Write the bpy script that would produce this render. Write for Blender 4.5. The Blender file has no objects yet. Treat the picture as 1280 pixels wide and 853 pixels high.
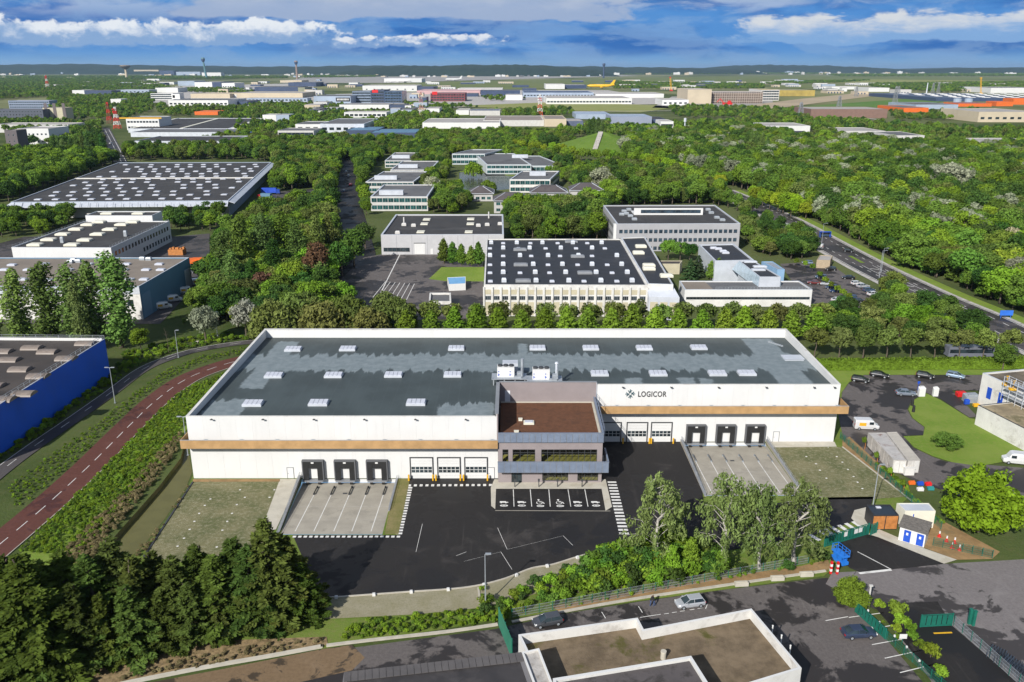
import bpy, bmesh, math, random
import numpy as np
from mathutils import Vector, Matrix
from mathutils.geometry import tessellate_polygon

S = bpy.context.scene
COL = S.collection
R = math.radians
rnd = random.Random(7)

# ---------------------------------------------------------------- camera
F = 1040.0; CAMH = 73.0; TH = math.atan(341 / 1040.0)
cam_d = bpy.data.cameras.new('camera')
cam_d.sensor_width = 36.0; cam_d.lens = F / 1280 * 36.0
cam_d.clip_start = 1.0; cam_d.clip_end = 60000.0
cam = bpy.data.objects.new('camera', cam_d); COL.objects.link(cam)
cam.location = (0, 0, CAMH); cam.rotation_euler = (math.pi / 2 - TH, 0, 0)
S.camera = cam

# ---------------------------------------------------------------- light
SUN_EL = R(33.0); SUN_AZ = R(30.0)      # light travels forward and 30 degrees to the right
sun_dir = Vector((math.sin(SUN_AZ) * math.cos(SUN_EL), math.cos(SUN_AZ) * math.cos(SUN_EL), -math.sin(SUN_EL)))
sd = bpy.data.lights.new('sun', 'SUN'); sd.energy = 4.9; sd.angle = R(0.53); sd.color = (1.0, 0.96, 0.90)
so = bpy.data.objects.new('sun', sd); COL.objects.link(so)
so.rotation_euler = sun_dir.to_track_quat('-Z', 'Y').to_euler()
so.location = (-100, -100, 200)

S.view_settings.view_transform = 'Standard'; S.view_settings.look = 'None'
S.view_settings.exposure = 0.3; S.view_settings.gamma = 1.0
S.cycles.max_bounces = 6; S.cycles.diffuse_bounces = 2; S.cycles.glossy_bounces = 3
S.cycles.transmission_bounces = 4; S.cycles.transparent_max_bounces = 6; S.cycles.volume_bounces = 0

# ---------------------------------------------------------------- world: blue sky and cloud banks
W = bpy.data.worlds.new('World'); S.world = W; W.use_nodes = True
nt = W.node_tree; N = nt.nodes; L = nt.links; N.clear()
def node(t, **kw):
    n = N.new(t)
    for k, v in kw.items(): setattr(n, k, v)
    return n
def math_(op, a, b=None, c=None, clamp=False):
    n = node('ShaderNodeMath', operation=op, use_clamp=clamp)
    for i, v in enumerate((a, b, c)):
        if v is None: continue
        if isinstance(v, (int, float)): n.inputs[i].default_value = v
        else: L.new(v, n.inputs[i])
    return n.outputs[0]
def ramp(v, lo, hi):
    n = node('ShaderNodeMapRange', interpolation_type='SMOOTHSTEP'); L.new(v, n.inputs[0])
    n.inputs[1].default_value = lo; n.inputs[2].default_value = hi
    return n.outputs[0]
def mixc(f, a, b):
    n = node('ShaderNodeMix', data_type='RGBA')
    if isinstance(f, (int, float)): n.inputs[0].default_value = f
    else: L.new(f, n.inputs[0])
    for i, v in ((6, a), (7, b)):
        if isinstance(v, tuple): n.inputs[i].default_value = v + (1,)
        else: L.new(v, n.inputs[i])
    return n.outputs[2]
sky = node('ShaderNodeTexSky', sky_type='NISHITA'); sky.sun_disc = False
sky.sun_elevation = SUN_EL; sky.sun_rotation = R(180 + 30); sky.altitude = 100
tc = node('ShaderNodeTexCoord'); sep = node('ShaderNodeSeparateXYZ'); L.new(tc.outputs['Generated'], sep.inputs[0])
az = math_('ARCTAN2', sep.outputs[0], sep.outputs[1])           # 0 straight ahead, radians
el = math_('ARCSINE', sep.outputs[2])
azd = math_('MULTIPLY', az, 57.2958); eld = math_('MULTIPLY', el, 57.2958)
def skynoise(sx, sy, off, detail=6, rough=.6, dist=0.0):
    cmb = node('ShaderNodeCombineXYZ')
    L.new(math_('MULTIPLY', azd, sx), cmb.inputs[0]); L.new(math_('MULTIPLY', eld, sy), cmb.inputs[1]); cmb.inputs[2].default_value = off
    n = node('ShaderNodeTexNoise'); n.inputs['Scale'].default_value = 1; n.inputs['Detail'].default_value = detail
    n.inputs['Roughness'].default_value = rough; n.inputs['Distortion'].default_value = dist
    L.new(cmb.outputs[0], n.inputs['Vector']); return n.outputs[0]
def kc(r, g, b): return (r * 16, g * 16, b * 16)
bg = node('ShaderNodeBackground'); bg.inputs[1].default_value = 0.06
out = node('ShaderNodeOutputWorld')
# low air: rain-blue behind the clouds, paler toward the horizon
n1 = skynoise(.10, .55, 3.1, 5, .55)
n2 = skynoise(.6, 1.5, 8.7, 8, .62, .3)
n3 = skynoise(.22, .8, 15.2, 8, .6, .5)
low = mixc(ramp(n1, .40, .60), kc(.075, .24, .56), kc(.025, .13, .41))
low = mixc(ramp(eld, 1.3, .0), low, kc(.20, .38, .60))
hi = mixc(ramp(eld, 3.5, 9.0), low, sky.outputs[0])
# high pale veil across the top
veil = math_('MULTIPLY', ramp(math_('ADD', n1, math_('MULTIPLY', math_('SUBTRACT', n3, .5), .8)), .40, .66), ramp(eld, 2.4, 3.7))
c = mixc(math_('MULTIPLY', veil, .85), hi, kc(.38, .46, .62))
# grey-blue banks
bank = math_('MULTIPLY', ramp(math_('ADD', n3, math_('MULTIPLY', math_('SUBTRACT', n2, .5), .4)), .42, .60), ramp(eld, 5.5, 2.5))
c = mixc(math_('MULTIPLY', bank, .5), c, kc(.22, .36, .58))
def cumulus(c, az0, az1, soft, el0, hgt, off, sx, sy, thr, col, shade):
    m = math_('MULTIPLY', ramp(azd, az0 - soft, az0 + soft), ramp(azd, az1 + soft, az1 - soft))
    wob = skynoise(.16, .05, off + 5, 3, .5)
    e = math_('SUBTRACT', eld, math_('ADD', el0, math_('MULTIPLY', math_('SUBTRACT', wob, .5), 1.3)))
    up = ramp(e, -.5, .2); dn = ramp(e, hgt, hgt * .35)
    n = skynoise(sx, sy, off, 9, .60, .25)
    d = ramp(math_('ADD', n, math_('MULTIPLY', math_('SUBTRACT', math_('MULTIPLY', math_('MULTIPLY', up, dn), m), .5), .6)), thr, thr + .16)
    sh = ramp(math_('ADD', e, math_('MULTIPLY', math_('SUBTRACT', n, .5), 2.6)), hgt * .12, hgt * .62)
    return mixc(math_('MULTIPLY', d, .93), c, mixc(sh, shade, col))
c = cumulus(c, -22, 9, 6, 3.0, 3.4, 88.1, .30, .9, .50, kc(.45, .50, .60), kc(.30, .38, .54))
c = cumulus(c, -40, -11, 4, 1.4, 2.0, 21.3, .95, 1.4, .50, kc(.74, .77, .80), kc(.22, .35, .57))
c = cumulus(c, -13, 0, 3, 1.25, 1.1, 31.3, 1.0, 1.7, .56, kc(.70, .73, .78), kc(.19, .32, .56))
c = cumulus(c, 14, 42, 4, 1.6, 2.3, 44.9, .36, 1.1, .50, kc(.62, .64, .66), kc(.20, .36, .62))
c = cumulus(c, 50, 180, 8, 1.7, 1.8, 71.0, .4, 1.2, .60, kc(.72, .74, .78), kc(.22, .34, .56))
c = cumulus(c, -180, -50, 8, 1.7, 1.8, 57.0, .4, 1.2, .60, kc(.72, .74, .78), kc(.22, .34, .56))
L.new(c, bg.inputs[0]); L.new(bg.outputs[0], out.inputs[0])

# ---------------------------------------------------------------- geometry helpers
cT, sT = math.cos(TH), math.sin(TH)
def G(px, py, z=0.0):
    """world point at height z that the photograph shows at this place"""
    x = (px - 640) / F; y = -(py - 426.5) / F
    dy = cT + y * sT; dz = -sT + y * cT
    t = (z - CAMH) / dz
    return (x * t, dy * t)
def ZX(px, py, Y):
    x = (px - 640) / F; y = -(py - 426.5) / F
    t = Y / (cT + y * sT)
    return CAMH + t * (-sT + y * cT), x * t
def proj(X, Y, Z=0):
    zc = Y * cT - (Z - CAMH) * sT; yc = Y * sT + (Z - CAMH) * cT
    if zc < 1: return (-9999, -9999)
    return (640 + F * X / zc, 426.5 - F * yc / zc)
def GP(pts, z=0.0): return [G(x, y, z) for x, y in pts]

class MB:
    """collects shapes into one mesh; m is a material slot index"""
    def __init__(s): s.v = []; s.f = []; s.m = []
    def add(s, vs, fs, m=0):
        b = len(s.v); s.v += [tuple(v) for v in vs]
        for f in fs: s.f.append(tuple(i + b for i in f)); s.m.append(m)
        return s
    def box(s, cx, cy, z0, sx, sy, sz, rz=0.0, m=0):
        c, n = math.cos(rz), math.sin(rz); hx, hy = sx / 2, sy / 2
        p = [(-hx, -hy), (hx, -hy), (hx, hy), (-hx, hy)]
        vs = [(cx + x * c - y * n, cy + x * n + y * c, z) for z in (z0, z0 + sz) for x, y in p]
        return s.add(vs, [(3, 2, 1, 0), (4, 5, 6, 7), (0, 1, 5, 4), (1, 2, 6, 5), (2, 3, 7, 6), (3, 0, 4, 7)], m)
    def prism(s, poly, z0, z1, m=0, top=True, bot=True):
        n = len(poly)
        z0s = z0 if isinstance(z0, (list, tuple)) else [z0] * n
        z1s = z1 if isinstance(z1, (list, tuple)) else [z1] * n
        if sum(poly[i][0] * poly[(i + 1) % n][1] - poly[(i + 1) % n][0] * poly[i][1] for i in range(n)) < 0:
            poly = poly[::-1]; z0s = z0s[::-1]; z1s = z1s[::-1]
        vs = [(x, y, z0s[i]) for i, (x, y) in enumerate(poly)] + [(x, y, z1s[i]) for i, (x, y) in enumerate(poly)]
        fs = [(i, (i + 1) % n, n + (i + 1) % n, n + i) for i in range(n)]
        tri = tessellate_polygon([[Vector((x, y, 0)) for x, y in poly]])
        def up(t):
            a, b, c = (poly[i] for i in t)
            return (b[0]-a[0])*(c[1]-a[1]) - (b[1]-a[1])*(c[0]-a[0]) > 0
        for t in tri:
            t = tuple(t) if up(t) else tuple(t)[::-1]
            if top: fs.append(tuple(n + i for i in t))
            if bot: fs.append(t[::-1])
        return s.add(vs, fs, m)
    def bar(s, a, b, w, h=None, m=0):
        """square bar between two points"""
        a = Vector(a); b = Vector(b); h = h or w; d = (b - a).normalized()
        up = Vector((0, 0, 1)) if abs(d.z) < .95 else Vector((0, 1, 0))
        x = d.cross(up).normalized() * (w / 2); y = x.cross(d).normalized() * (h / 2)
        vs = [p + q for p in (a, b) for q in (-x - y, x - y, x + y, -x + y)]
        return s.add(vs, [(0, 1, 2, 3), (7, 6, 5, 4), (4, 5, 1, 0), (5, 6, 2, 1), (6, 7, 3, 2), (7, 4, 0, 3)], m)
    def tube(s, a, b, r0, r1=None, n=8, m=0):
        a = Vector(a); b = Vector(b); r1 = r0 if r1 is None else r1; d = (b - a).normalized()
        up = Vector((0, 0, 1)) if abs(d.z) < .95 else Vector((1, 0, 0))
        x = d.cross(up).normalized(); y = d.cross(x).normalized()
        vs = [p + x * (math.cos(k * 2 * math.pi / n) * r) + y * (math.sin(k * 2 * math.pi / n) * r) for p, r in ((a, r0), (b, r1)) for k in range(n)]
        fs = [(k, n + k, n + (k + 1) % n, (k + 1) % n) for k in range(n)]
        fs += [tuple(range(n)), tuple(range(2 * n - 1, n - 1, -1))]
        return s.add(vs, fs, m)
    def wall(s, a, b, z0, z1, t, m=0):
        """straight wall of thickness t from a to b (2D), grown to the left of a->b"""
        a = Vector(a); b = Vector(b); d = (b - a).normalized(); nrm = Vector((-d.y, d.x)) * t
        return s.prism([tuple(a), tuple(b), tuple(b + nrm), tuple(a + nrm)], z0, z1, m)
    def lathe(s, prof, cx, cy, n=16, m=0):
        b = []
        for r, z in prof: b += [(cx + r * math.cos(k * 2 * math.pi / n), cy + r * math.sin(k * 2 * math.pi / n), z) for k in range(n)]
        fs = []
        for j in range(len(prof) - 1):
            for k in range(n): fs.append((j * n + k, j * n + (k + 1) % n, (j + 1) * n + (k + 1) % n, (j + 1) * n + k))
        fs.append(tuple((len(prof) - 1) * n + k for k in range(n)))
        return s.add(b, fs, m)
    def mesh(s, name, mats, off=(0, 0, 0), smooth=False):
        me = bpy.data.meshes.new(name)
        me.from_pydata([(x - off[0], y - off[1], z - off[2]) for x, y, z in s.v], [], s.f)
        for m in (mats if isinstance(mats, (list, tuple)) else [mats]): me.materials.append(m)
        if len(me.materials) > 1: me.polygons.foreach_set('material_index', s.m)
        if smooth: me.polygons.foreach_set('use_smooth', [True] * len(s.f))
        me.update(); return me

def wloc(o):
    v = Vector((0, 0, 0))
    while o: v += o.location; o = o.parent
    return v
def tag(o, label=None, cat=None, group=None, kind=None):
    if label: o['label'] = label
    if cat: o['category'] = cat
    if group: o['group'] = group
    if kind: o['kind'] = kind
    return o
def link(name, me, parent=None, loc=None, rz=0.0, color=None):
    o = bpy.data.objects.new(name, me); COL.objects.link(o)
    if parent: o.parent = parent
    if loc: o.location = loc
    if rz: o.rotation_euler[2] = rz
    if color: o.color = tuple(color) + (1,)
    return o
def part(name, mb, mat, parent, smooth=False):
    """mb is in world coordinates; the part hangs under an unrotated parent"""
    return link(name, mb.mesh(name, mat, wloc(parent), smooth), parent)
def thing(name, label, cat, loc, group=None):
    o = link(name, None, None, loc); o.empty_display_size = .5
    return tag(o, label, cat, group)
def solo(name, mb, mat, label, cat, loc=(0, 0, 0), group=None, smooth=False):
    o = link(name, mb.mesh(name, mat, loc, smooth), None, loc)
    return tag(o, label, cat, group)
def struct(name, mb, mat, parent=None):
    o = link(name, mb.mesh(name, mat, wloc(parent) if parent else (0, 0, 0)), parent)
    if not parent: o['kind'] = 'structure'
    return o
def copy_tree(o, parent=None):
    c = o.copy(); COL.objects.link(c); c.parent = parent
    for ch in o.children: copy_tree(ch, c)
    return c

KEEP = []    # footprints where no plant may grow
def keep(poly): KEEP.append((min(p[0] for p in poly), max(p[0] for p in poly), min(p[1] for p in poly), max(p[1] for p in poly), poly))
def inside(x, y, poly):
    r = False; n = len(poly); j = n - 1
    for i in range(n):
        xi, yi = poly[i]; xj, yj = poly[j]
        if (yi > y) != (yj > y) and x < (xj - xi) * (y - yi) / (yj - yi) + xi: r = not r
        j = i
    return r
def blocked(x, y, mar=0.0):
    for x0, x1, y0, y1, p in KEEP:
        if x0 - mar <= x <= x1 + mar and y0 - mar <= y <= y1 + mar:
            if inside(x, y, p): return True
            if mar:
                for k in range(8):
                    if inside(x + mar * math.cos(k * .785), y + mar * math.sin(k * .785), p): return True
    return False
def sheet(name, poly, mat, z=0.0, holes=(), parent=None, block=True, zs=None):
    vs = [Vector((x, y, 0)) for x, y in poly]
    loops = [vs] + [[Vector((x, y, 0)) for x, y in h] for h in holes]
    flat = [v for l in loops for v in l]
    tri = tessellate_polygon(loops)
    fs = []
    for t in tri:
        a, b, c = (flat[i] for i in t)
        fs.append(tuple(t) if (b - a).cross(c - a).z > 0 else tuple(t)[::-1])
    mb = MB(); mb.add([(v.x, v.y, (zs[i] if zs else z)) for i, v in enumerate(flat)], fs)
    if block: keep(poly)
    return struct(name, mb, mat, parent)
def spline(pts, n=8):
    out = []
    P_ = [Vector(p) for p in pts]
    for i in range(len(P_) - 1):
        p0 = P_[max(i - 1, 0)]; p1 = P_[i]; p2 = P_[i + 1]; p3 = P_[min(i + 2, len(P_) - 1)]
        for k in range(n):
            t = k / n
            out.append(.5 * ((2 * p1) + (p2 - p0) * t + (2 * p0 - 5 * p1 + 4 * p2 - p3) * t * t + (3 * p1 - p0 - 3 * p2 + p3) * t ** 3))
    out.append(P_[-1]); return [tuple(p) for p in out]
def offset(line, d):
    out = []
    for i, p in enumerate(line):
        a = Vector(line[max(i - 1, 0)]); b = Vector(line[min(i + 1, len(line) - 1)])
        t = (b - a).normalized(); out.append((p[0] - t.y * d, p[1] + t.x * d))
    return out
def ribbon(name, line, w0, w1, mat, z, parent=None, block=True):
    """strip between offsets w0 and w1 of a line"""
    a = offset(line, w0); b = offset(line, w1); n = len(line)
    mb = MB(); mb.add([(x, y, z) for x, y in a] + [(x, y, z) for x, y in b], [(i, i + 1, n + i + 1, n + i) if w1 > w0 else (n + i, n + i + 1, i + 1, i) for i in range(n - 1)])
    if block:
        for i in range(0, n - 1, 3):
            j = min(i + 3, n - 1); keep([a[i], a[j], b[j], b[i]])
    return struct(name, mb, mat, parent)
def along(line, step, start=0.0):
    """points and headings every step metres"""
    out = []; d = start; acc = 0
    for i in range(len(line) - 1):
        a = Vector(line[i]); b = Vector(line[i + 1]); l = (b - a).length
        while d <= acc + l:
            p = a.lerp(b, (d - acc) / l); out.append((p.x, p.y, math.atan2(b.y - a.y, b.x - a.x))); d += step
        acc += l
    return out
def kerb(name, line, w, h, mat, z=0.0, parent=None):
    a = offset(line, -w / 2); b = offset(line, w / 2); n = len(line); mb = MB()
    vs = [(x, y, z - .05) for x, y in a] + [(x, y, z + h) for x, y in a] + [(x, y, z + h) for x, y in b] + [(x, y, z - .05) for x, y in b]
    fs = []
    for i in range(n - 1):
        for k in range(3): fs.append((k * n + i, k * n + i + 1, (k + 1) * n + i + 1, (k + 1) * n + i)[::-1])
    fs += [(0, n, 2 * n, 3 * n), (n - 1, 4 * n - 1, 3 * n - 1, 2 * n - 1)]
    mb.add(vs, fs); return struct(name, mb, mat, parent)

# ---------------------------------------------------------------- materials
def newmat(name):
    m = bpy.data.materials.new(name); m.use_nodes = True
    t = m.node_tree; t.nodes.clear()
    o = t.nodes.new('ShaderNodeOutputMaterial'); b = t.nodes.new('ShaderNodeBsdfPrincipled')
    t.links.new(b.outputs[0], o.inputs[0]); return m, t, b
class NT:
    def __init__(s, t): s.t = t
    def n(s, ty, **kw):
        x = s.t.nodes.new(ty)
        for k, v in kw.items(): setattr(x, k, v)
        return x
    def l(s, a, b): s.t.links.new(a, b)
    def pos(s): return s.n('ShaderNodeNewGeometry').outputs['Position']
    def noise(s, scale, detail=4, rough=.6, vec=None, dist=0, stretch=None):
        v = vec or s.pos()
        if stretch:
            mp = s.n('ShaderNodeMapping'); mp.inputs['Scale'].default_value = stretch; s.l(v, mp.inputs[0]); v = mp.outputs[0]
        x = s.n('ShaderNodeTexNoise'); x.inputs['Scale'].default_value = scale; x.inputs['Detail'].default_value = detail
        x.inputs['Roughness'].default_value = rough; x.inputs['Distortion'].default_value = dist
        s.l(v, x.inputs['Vector']); return x.outputs[0]
    def rng(s, v, a, b, c=0., d=1., smooth=True):
        x = s.n('ShaderNodeMapRange'); x.interpolation_type = 'SMOOTHSTEP' if smooth else 'LINEAR'; s.l(v, x.inputs[0])
        for i, q in enumerate((a, b, c, d)): x.inputs[i + 1].default_value = q
        return x.outputs[0]
    def m(s, op, a, b=None, c=None, clamp=False):
        x = s.n('ShaderNodeMath', operation=op, use_clamp=clamp)
        for i, q in enumerate((a, b, c)):
            if q is None: continue
            if isinstance(q, (int, float)): x.inputs[i].default_value = q
            else: s.l(q, x.inputs[i])
        return x.outputs[0]
    def mix(s, f, a, b):
        x = s.n('ShaderNodeMix', data_type='RGBA')
        if isinstance(f, (int, float)): x.inputs[0].default_value = f
        else: s.l(f, x.inputs[0])
        for i, q in ((6, a), (7, b)):
            if isinstance(q, tuple): x.inputs[i].default_value = q[:3] + (1,)
            else: s.l(q, x.inputs[i])
        return x.outputs[2]
    def bump(s, b, h, strength=.4, dist=.05):
        x = s.n('ShaderNodeBump'); x.inputs['Strength'].default_value = strength; x.inputs['Distance'].default_value = dist
        s.l(h, x.inputs['Height']); s.l(x.outputs[0], b.inputs['Normal'])
def sc(c, k): return tuple(min(1, x * k) for x in c)
def mat(name, col, rough=.75, var=.12, scale=.5, spec=.35, metal=0., bump=0., bscale=3., stain=None, stain_col=None, ribs=None, ribdepth=.3):
    m, t, b = newmat(name); q = NT(t)
    a = q.noise(scale, 5, .65); f = q.rng(a, .3, .7)
    c = q.mix(f, sc(col, 1 - var), sc(col, 1 + var))
    if stain:
        s_ = q.noise(stain, 6, .7, dist=.4); c = q.mix(q.rng(s_, .52, .66), c, stain_col)
    q.l(c, b.inputs['Base Color'])
    q.l(q.rng(a, .3, .7, max(0, rough - .08), min(1, rough + .08)), b.inputs['Roughness'])
    b.inputs['Specular IOR Level'].default_value = spec; b.inputs['Metallic'].default_value = metal
    if bump: q.bump(b, q.noise(bscale, 4, .7), bump, .05)
    if ribs:
        w = q.n('ShaderNodeTexWave', wave_type='BANDS', bands_direction=ribs[0]); w.inputs['Scale'].default_value = ribs[1]
        q.l(q.pos(), w.inputs[0]); q.bump(b, w.outputs[1], ribdepth, .03)
    return m
def glass(name, col=(.02, .03, .035), rough=.08, va=.5):
    m, t, b = newmat(name); q = NT(t)
    f = q.rng(q.noise(.35, 2), .35, .65); q.l(q.mix(f, sc(col, 1 - va * .8), sc(col, 1 + va * 1.2)), b.inputs['Base Color'])
    b.inputs['Roughness'].default_value = rough; b.inputs['Specular IOR Level'].default_value = .7
    return m
# ---------------------------------------------------------------- palette
white = mat('white_cladding', (.63, .63, .62), .55, .03, .15, .3, bump=.05, bscale=.6)
t = white.node_tree; q = NT(t); b = t.nodes['Principled BSDF']; src = b.inputs['Base Color'].links[0].from_socket
oi = q.n('ShaderNodeObjectInfo'); st = q.rng(q.noise(1.1, 6, .7, stretch=(1, 1, .07)), .5, .75)
c = q.mix(q.m('MULTIPLY', st, .22), src, (.46, .46, .44)); c = q.mix(q.m('MULTIPLY', oi.outputs['Random'], .14), c, (.48, .48, .47)); q.l(c, b.inputs['Base Color'])
offwhite = mat('off_white_paint', (.60, .59, .56), .6, .08, .3, stain=.25, stain_col=(.45, .43, .40))
plaster = mat('pale_plaster', (.50, .49, .47), .8, .08, .4)
cream = mat('cream_panel', (.46, .42, .30), .75, .08, .4)
concrete = mat('concrete', (.325, .30, .25), .85, .10, .35, stain=.3, stain_col=(.27, .25, .21), bump=.15)
oldconcrete = mat('stained_concrete', (.40, .38, .355), .85, .16, .5, stain=.4, stain_col=(.26, .235, .21), bump=.2)
palecon = mat('pale_concrete', (.46, .43, .36), .85, .08, .5, stain=.3, stain_col=(.40, .365, .29))
kerbmat = mat('kerb_stone', (.42, .39, .33), .85, .12, .6)
taupe = mat('taupe_cladding', (.26, .225, .225), .6, .05, .4, ribs=('X', 3.2), ribdepth=.35)
bluegrey = mat('blue_grey_panel', (.155, .19, .255), .45, .10, .8, .5)
woodband = mat('wood_band', (.40, .245, .11), .6, .14, .5, ribs=('Z', 2.2), ribdepth=.3)
timber = mat('cedar_boards', (.42, .17, .05), .65, .2, 1.2)
steel = mat('galvanised_steel', (.36, .39, .42), .45, .1, .7, .5, .35)
lightmetal = mat('light_metal_sheet', (.52, .55, .60), .5, .06, .3, .5, .15)
greymetal = mat('grey_metal', (.22, .23, .245), .5, .1, .4, .5)
darkmetal = mat('dark_metal', (.045, .047, .05), .5, .15, .8, .5)
black = mat('black_rubber', (.018, .018, .018), .75, .2, 1.0)
yellow = mat('yellow_paint', (.65, .36, .02), .5, .1, 2)
bluepaint = mat('blue_paint', (.015, .07, .42), .5, .08, .5)
redpaint = mat('red_paint', (.55, .02, .02), .45, .08, .8)
orange = mat('orange_paint', (.62, .13, .02), .55, .1, .5)
greenpaint = mat('green_paint', (.01, .12, .085), .5, .12, .7)
paint = mat('road_paint', (.66, .65, .62), .7, .06, 1.5, stain=.9, stain_col=(.45, .44, .42))
ivory = mat('ivory_sheet', (.64, .62, .52), .6, .05, .4)
brown = mat('brown_metal', (.20, .125, .10), .6, .08, .3, ribs=('X', 1.0))
win = glass('window_glass')
winblue = glass('blue_glass', (.03, .05, .07), .06)
winteal = glass('teal_glass', (.012, .055, .055), .08)
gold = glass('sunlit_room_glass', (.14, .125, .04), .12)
skylight_m = mat('skylight_acrylic', (.50, .52, .58), .3, .04, 1, .6)
bluewall = mat('blue_sheet', (.012, .10, .58), .5, .06, .2, .4, ribs=('Y', 1.2), ribdepth=.15)
slate = mat('slate_blue_sheet', (.10, .20, .30), .6, .06, .2)
roofdark = mat('dark_felt_roof', (.050, .048, .047), .75, .16, .12, .25, stain=.07, stain_col=(.075, .072, .07), bump=.15)
roofblack = mat('black_membrane_roof', (.030, .031, .035), .6, .18, .2, .3, stain=.05, stain_col=(.04, .04, .044))
roofbrown = mat('brown_felt_roof', (.062, .052, .046), .7, .2, .12, stain=.1, stain_col=(.035, .03, .027))
roofbeige = mat('beige_gravel_roof', (.215, .185, .155), .9, .10, .1, .15, stain=.06, stain_col=(.16, .135, .115), bump=.3, bscale=5)
roofgrey = mat('grey_roof', (.12, .12, .122), .75, .14, .1, stain=.05, stain_col=(.085, .085, .088))
roofpale = mat('pale_roof', (.34, .32, .30), .8, .1, .05)
hiproof = mat('zinc_hip_roof', (.085, .073, .072), .55, .12, .3, .4, ribs=('X', .9), ribdepth=.4)
terrace = mat('red_brown_substrate', (.125, .06, .036), .95, .16, 1.2, .1, bump=.6, bscale=9, stain=.5, stain_col=(.095, .05, .033))
bark = mat('bark', (.10, .08, .06), .9, .25, 3, bump=.4)
birchbark = mat('birch_bark', (.38, .36, .32), .8, .2, 2.5, stain=2.0, stain_col=(.25, .235, .21))
soil = mat('bare_soil', (.27, .175, .085), .95, .2, .5, .1, stain=.6, stain_col=(.20, .15, .08), bump=.6, bscale=5)
chips = mat('wood_chip_bank', (.24, .175, .095), .95, .35, 1.6, .1, stain=1.2, stain_col=(.10, .085, .04), bump=1.0, bscale=7)
water = glass('canal_water', (.118, .112, .042), .2, .06); water.node_tree.nodes['Principled BSDF'].inputs['Specular IOR Level'].default_value = .12
pondwater = glass('pond_water', (.05, .055, .045), .2); pondwater.node_tree.nodes['Principled BSDF'].inputs['Specular IOR Level'].default_value = .2

def asphalt_mat(name, base, light, wet, s1=.06, s2=.25, wetamt=.55, tint=0):
    m, t, b = newmat(name); q = NT(t)
    g = q.noise(2.2, 5, .75); big = q.noise(s1, 6, .62, dist=.5); mid = q.noise(s2, 6, .66, dist=.8)
    c = q.mix(q.rng(g, .3, .7), sc(base, .85), sc(base, 1.15))
    c = q.mix(q.m('MULTIPLY', q.rng(mid, .5, .68), .75), c, light)
    w = q.rng(q.m('ADD', big, q.m('MULTIPLY', q.m('SUBTRACT', mid, .5), .55)), wetamt, wetamt + .05)
    sk = q.rng(q.noise(.8, 5, .7, stretch=(1, .07, 1), dist=.6), .56, .72); c = q.mix(q.m('MULTIPLY', sk, .55), c, light)
    c = q.mix(w, c, wet)
    q.l(c, b.inputs['Base Color']); q.l(q.m('SUBTRACT', .82, q.m('MULTIPLY', w, .30)), b.inputs['Roughness'])
    b.inputs['Specular IOR Level'].default_value = .3
    q.bump(b, q.noise(7, 3, .7), .25, .02); return m
asphalt = asphalt_mat('fresh_asphalt', (.020, .0185, .018), (.055, .049, .046), (.016, .015, .015), .05, .13, .50)
oldasph = asphalt_mat('worn_asphalt', (.165, .149, .146), (.205, .188, .182), (.050, .044, .043), .06, .22, .515)
wetasph = asphalt_mat('wet_asphalt', (.112, .099, .094), (.165, .148, .14), (.032, .028, .027), .07, .16, .505)
muddy = asphalt_mat('muddy_asphalt', (.17, .115, .065), (.215, .15, .09), (.060, .045, .030), .12, .3, .52)
roadasph = asphalt_mat('road_asphalt', (.075, .068, .067), (.11, .10, .098), (.042, .038, .037), .04, .15, .5)
redasph = asphalt_mat('red_asphalt', (.098, .036, .026), (.125, .050, .038), (.070, .026, .020), .05, .3, .56)

def grass_mat(name, a, bcol, c3, s=.12, bump=.8):
    m, t, b = newmat(name); q = NT(t)
    n1 = q.noise(s, 6, .65); n2 = q.noise(s * 9, 5, .7)
    c = q.mix(q.rng(n1, .35, .65), a, bcol)
    c = q.mix(q.m('MULTIPLY', q.rng(n2, .45, .7), .6), c, c3)
    q.l(c, b.inputs['Base Color']); b.inputs['Roughness'].default_value = .95; b.inputs['Specular IOR Level'].default_value = .1
    q.bump(b, q.noise(4.0, 5, .75), bump, .12); return m
grass = grass_mat('rough_grass', (.105, .165, .026), (.145, .195, .04), (.19, .18, .07))
lawn = grass_mat('lawn_grass', (.135, .215, .03), (.18, .245, .045), (.21, .23, .065), .15)
drygrass = grass_mat('dry_grass', (.16, .155, .055), (.24, .20, .095), (.11, .13, .035), .3)
pavers = grass_mat('grass_pavers', (.20, .185, .10), (.115, .125, .055), (.34, .32, .22), .17, 1.2)
paverpale = grass_mat('stone_pavers', (.29, .265, .19), (.24, .22, .14), (.17, .165, .085), .3, .5)

# earth: woodland floor close by, plots and fields further out
m, t, b = newmat('earth_cover'); q = NT(t)
n1 = q.noise(.02, 6, .6); n2 = q.noise(.0016, 5, .6); n3 = q.noise(.35, 5, .7)
c = q.mix(q.rng(n1, .38, .62), (.045, .07, .018), (.075, .10, .03))
c = q.mix(q.m('MULTIPLY', q.rng(n3, .45, .7), .5), c, (.105, .105, .045))
sy = q.n('ShaderNodeSeparateXYZ'); q.l(q.pos(), sy.inputs[0]); far = q.m('MULTIPLY', q.rng(n2, .40, .56), q.rng(sy.outputs[1], 900, 2500, .3, .9)); c = q.mix(far, c, (.21, .215, .10))
q.l(c, b.inputs['Base Color']); b.inputs['Roughness'].default_value = .95; b.inputs['Specular IOR Level'].default_value = .1
q.bump(b, q.noise(1.5, 5, .7), .8, .2); earth = m

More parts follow.
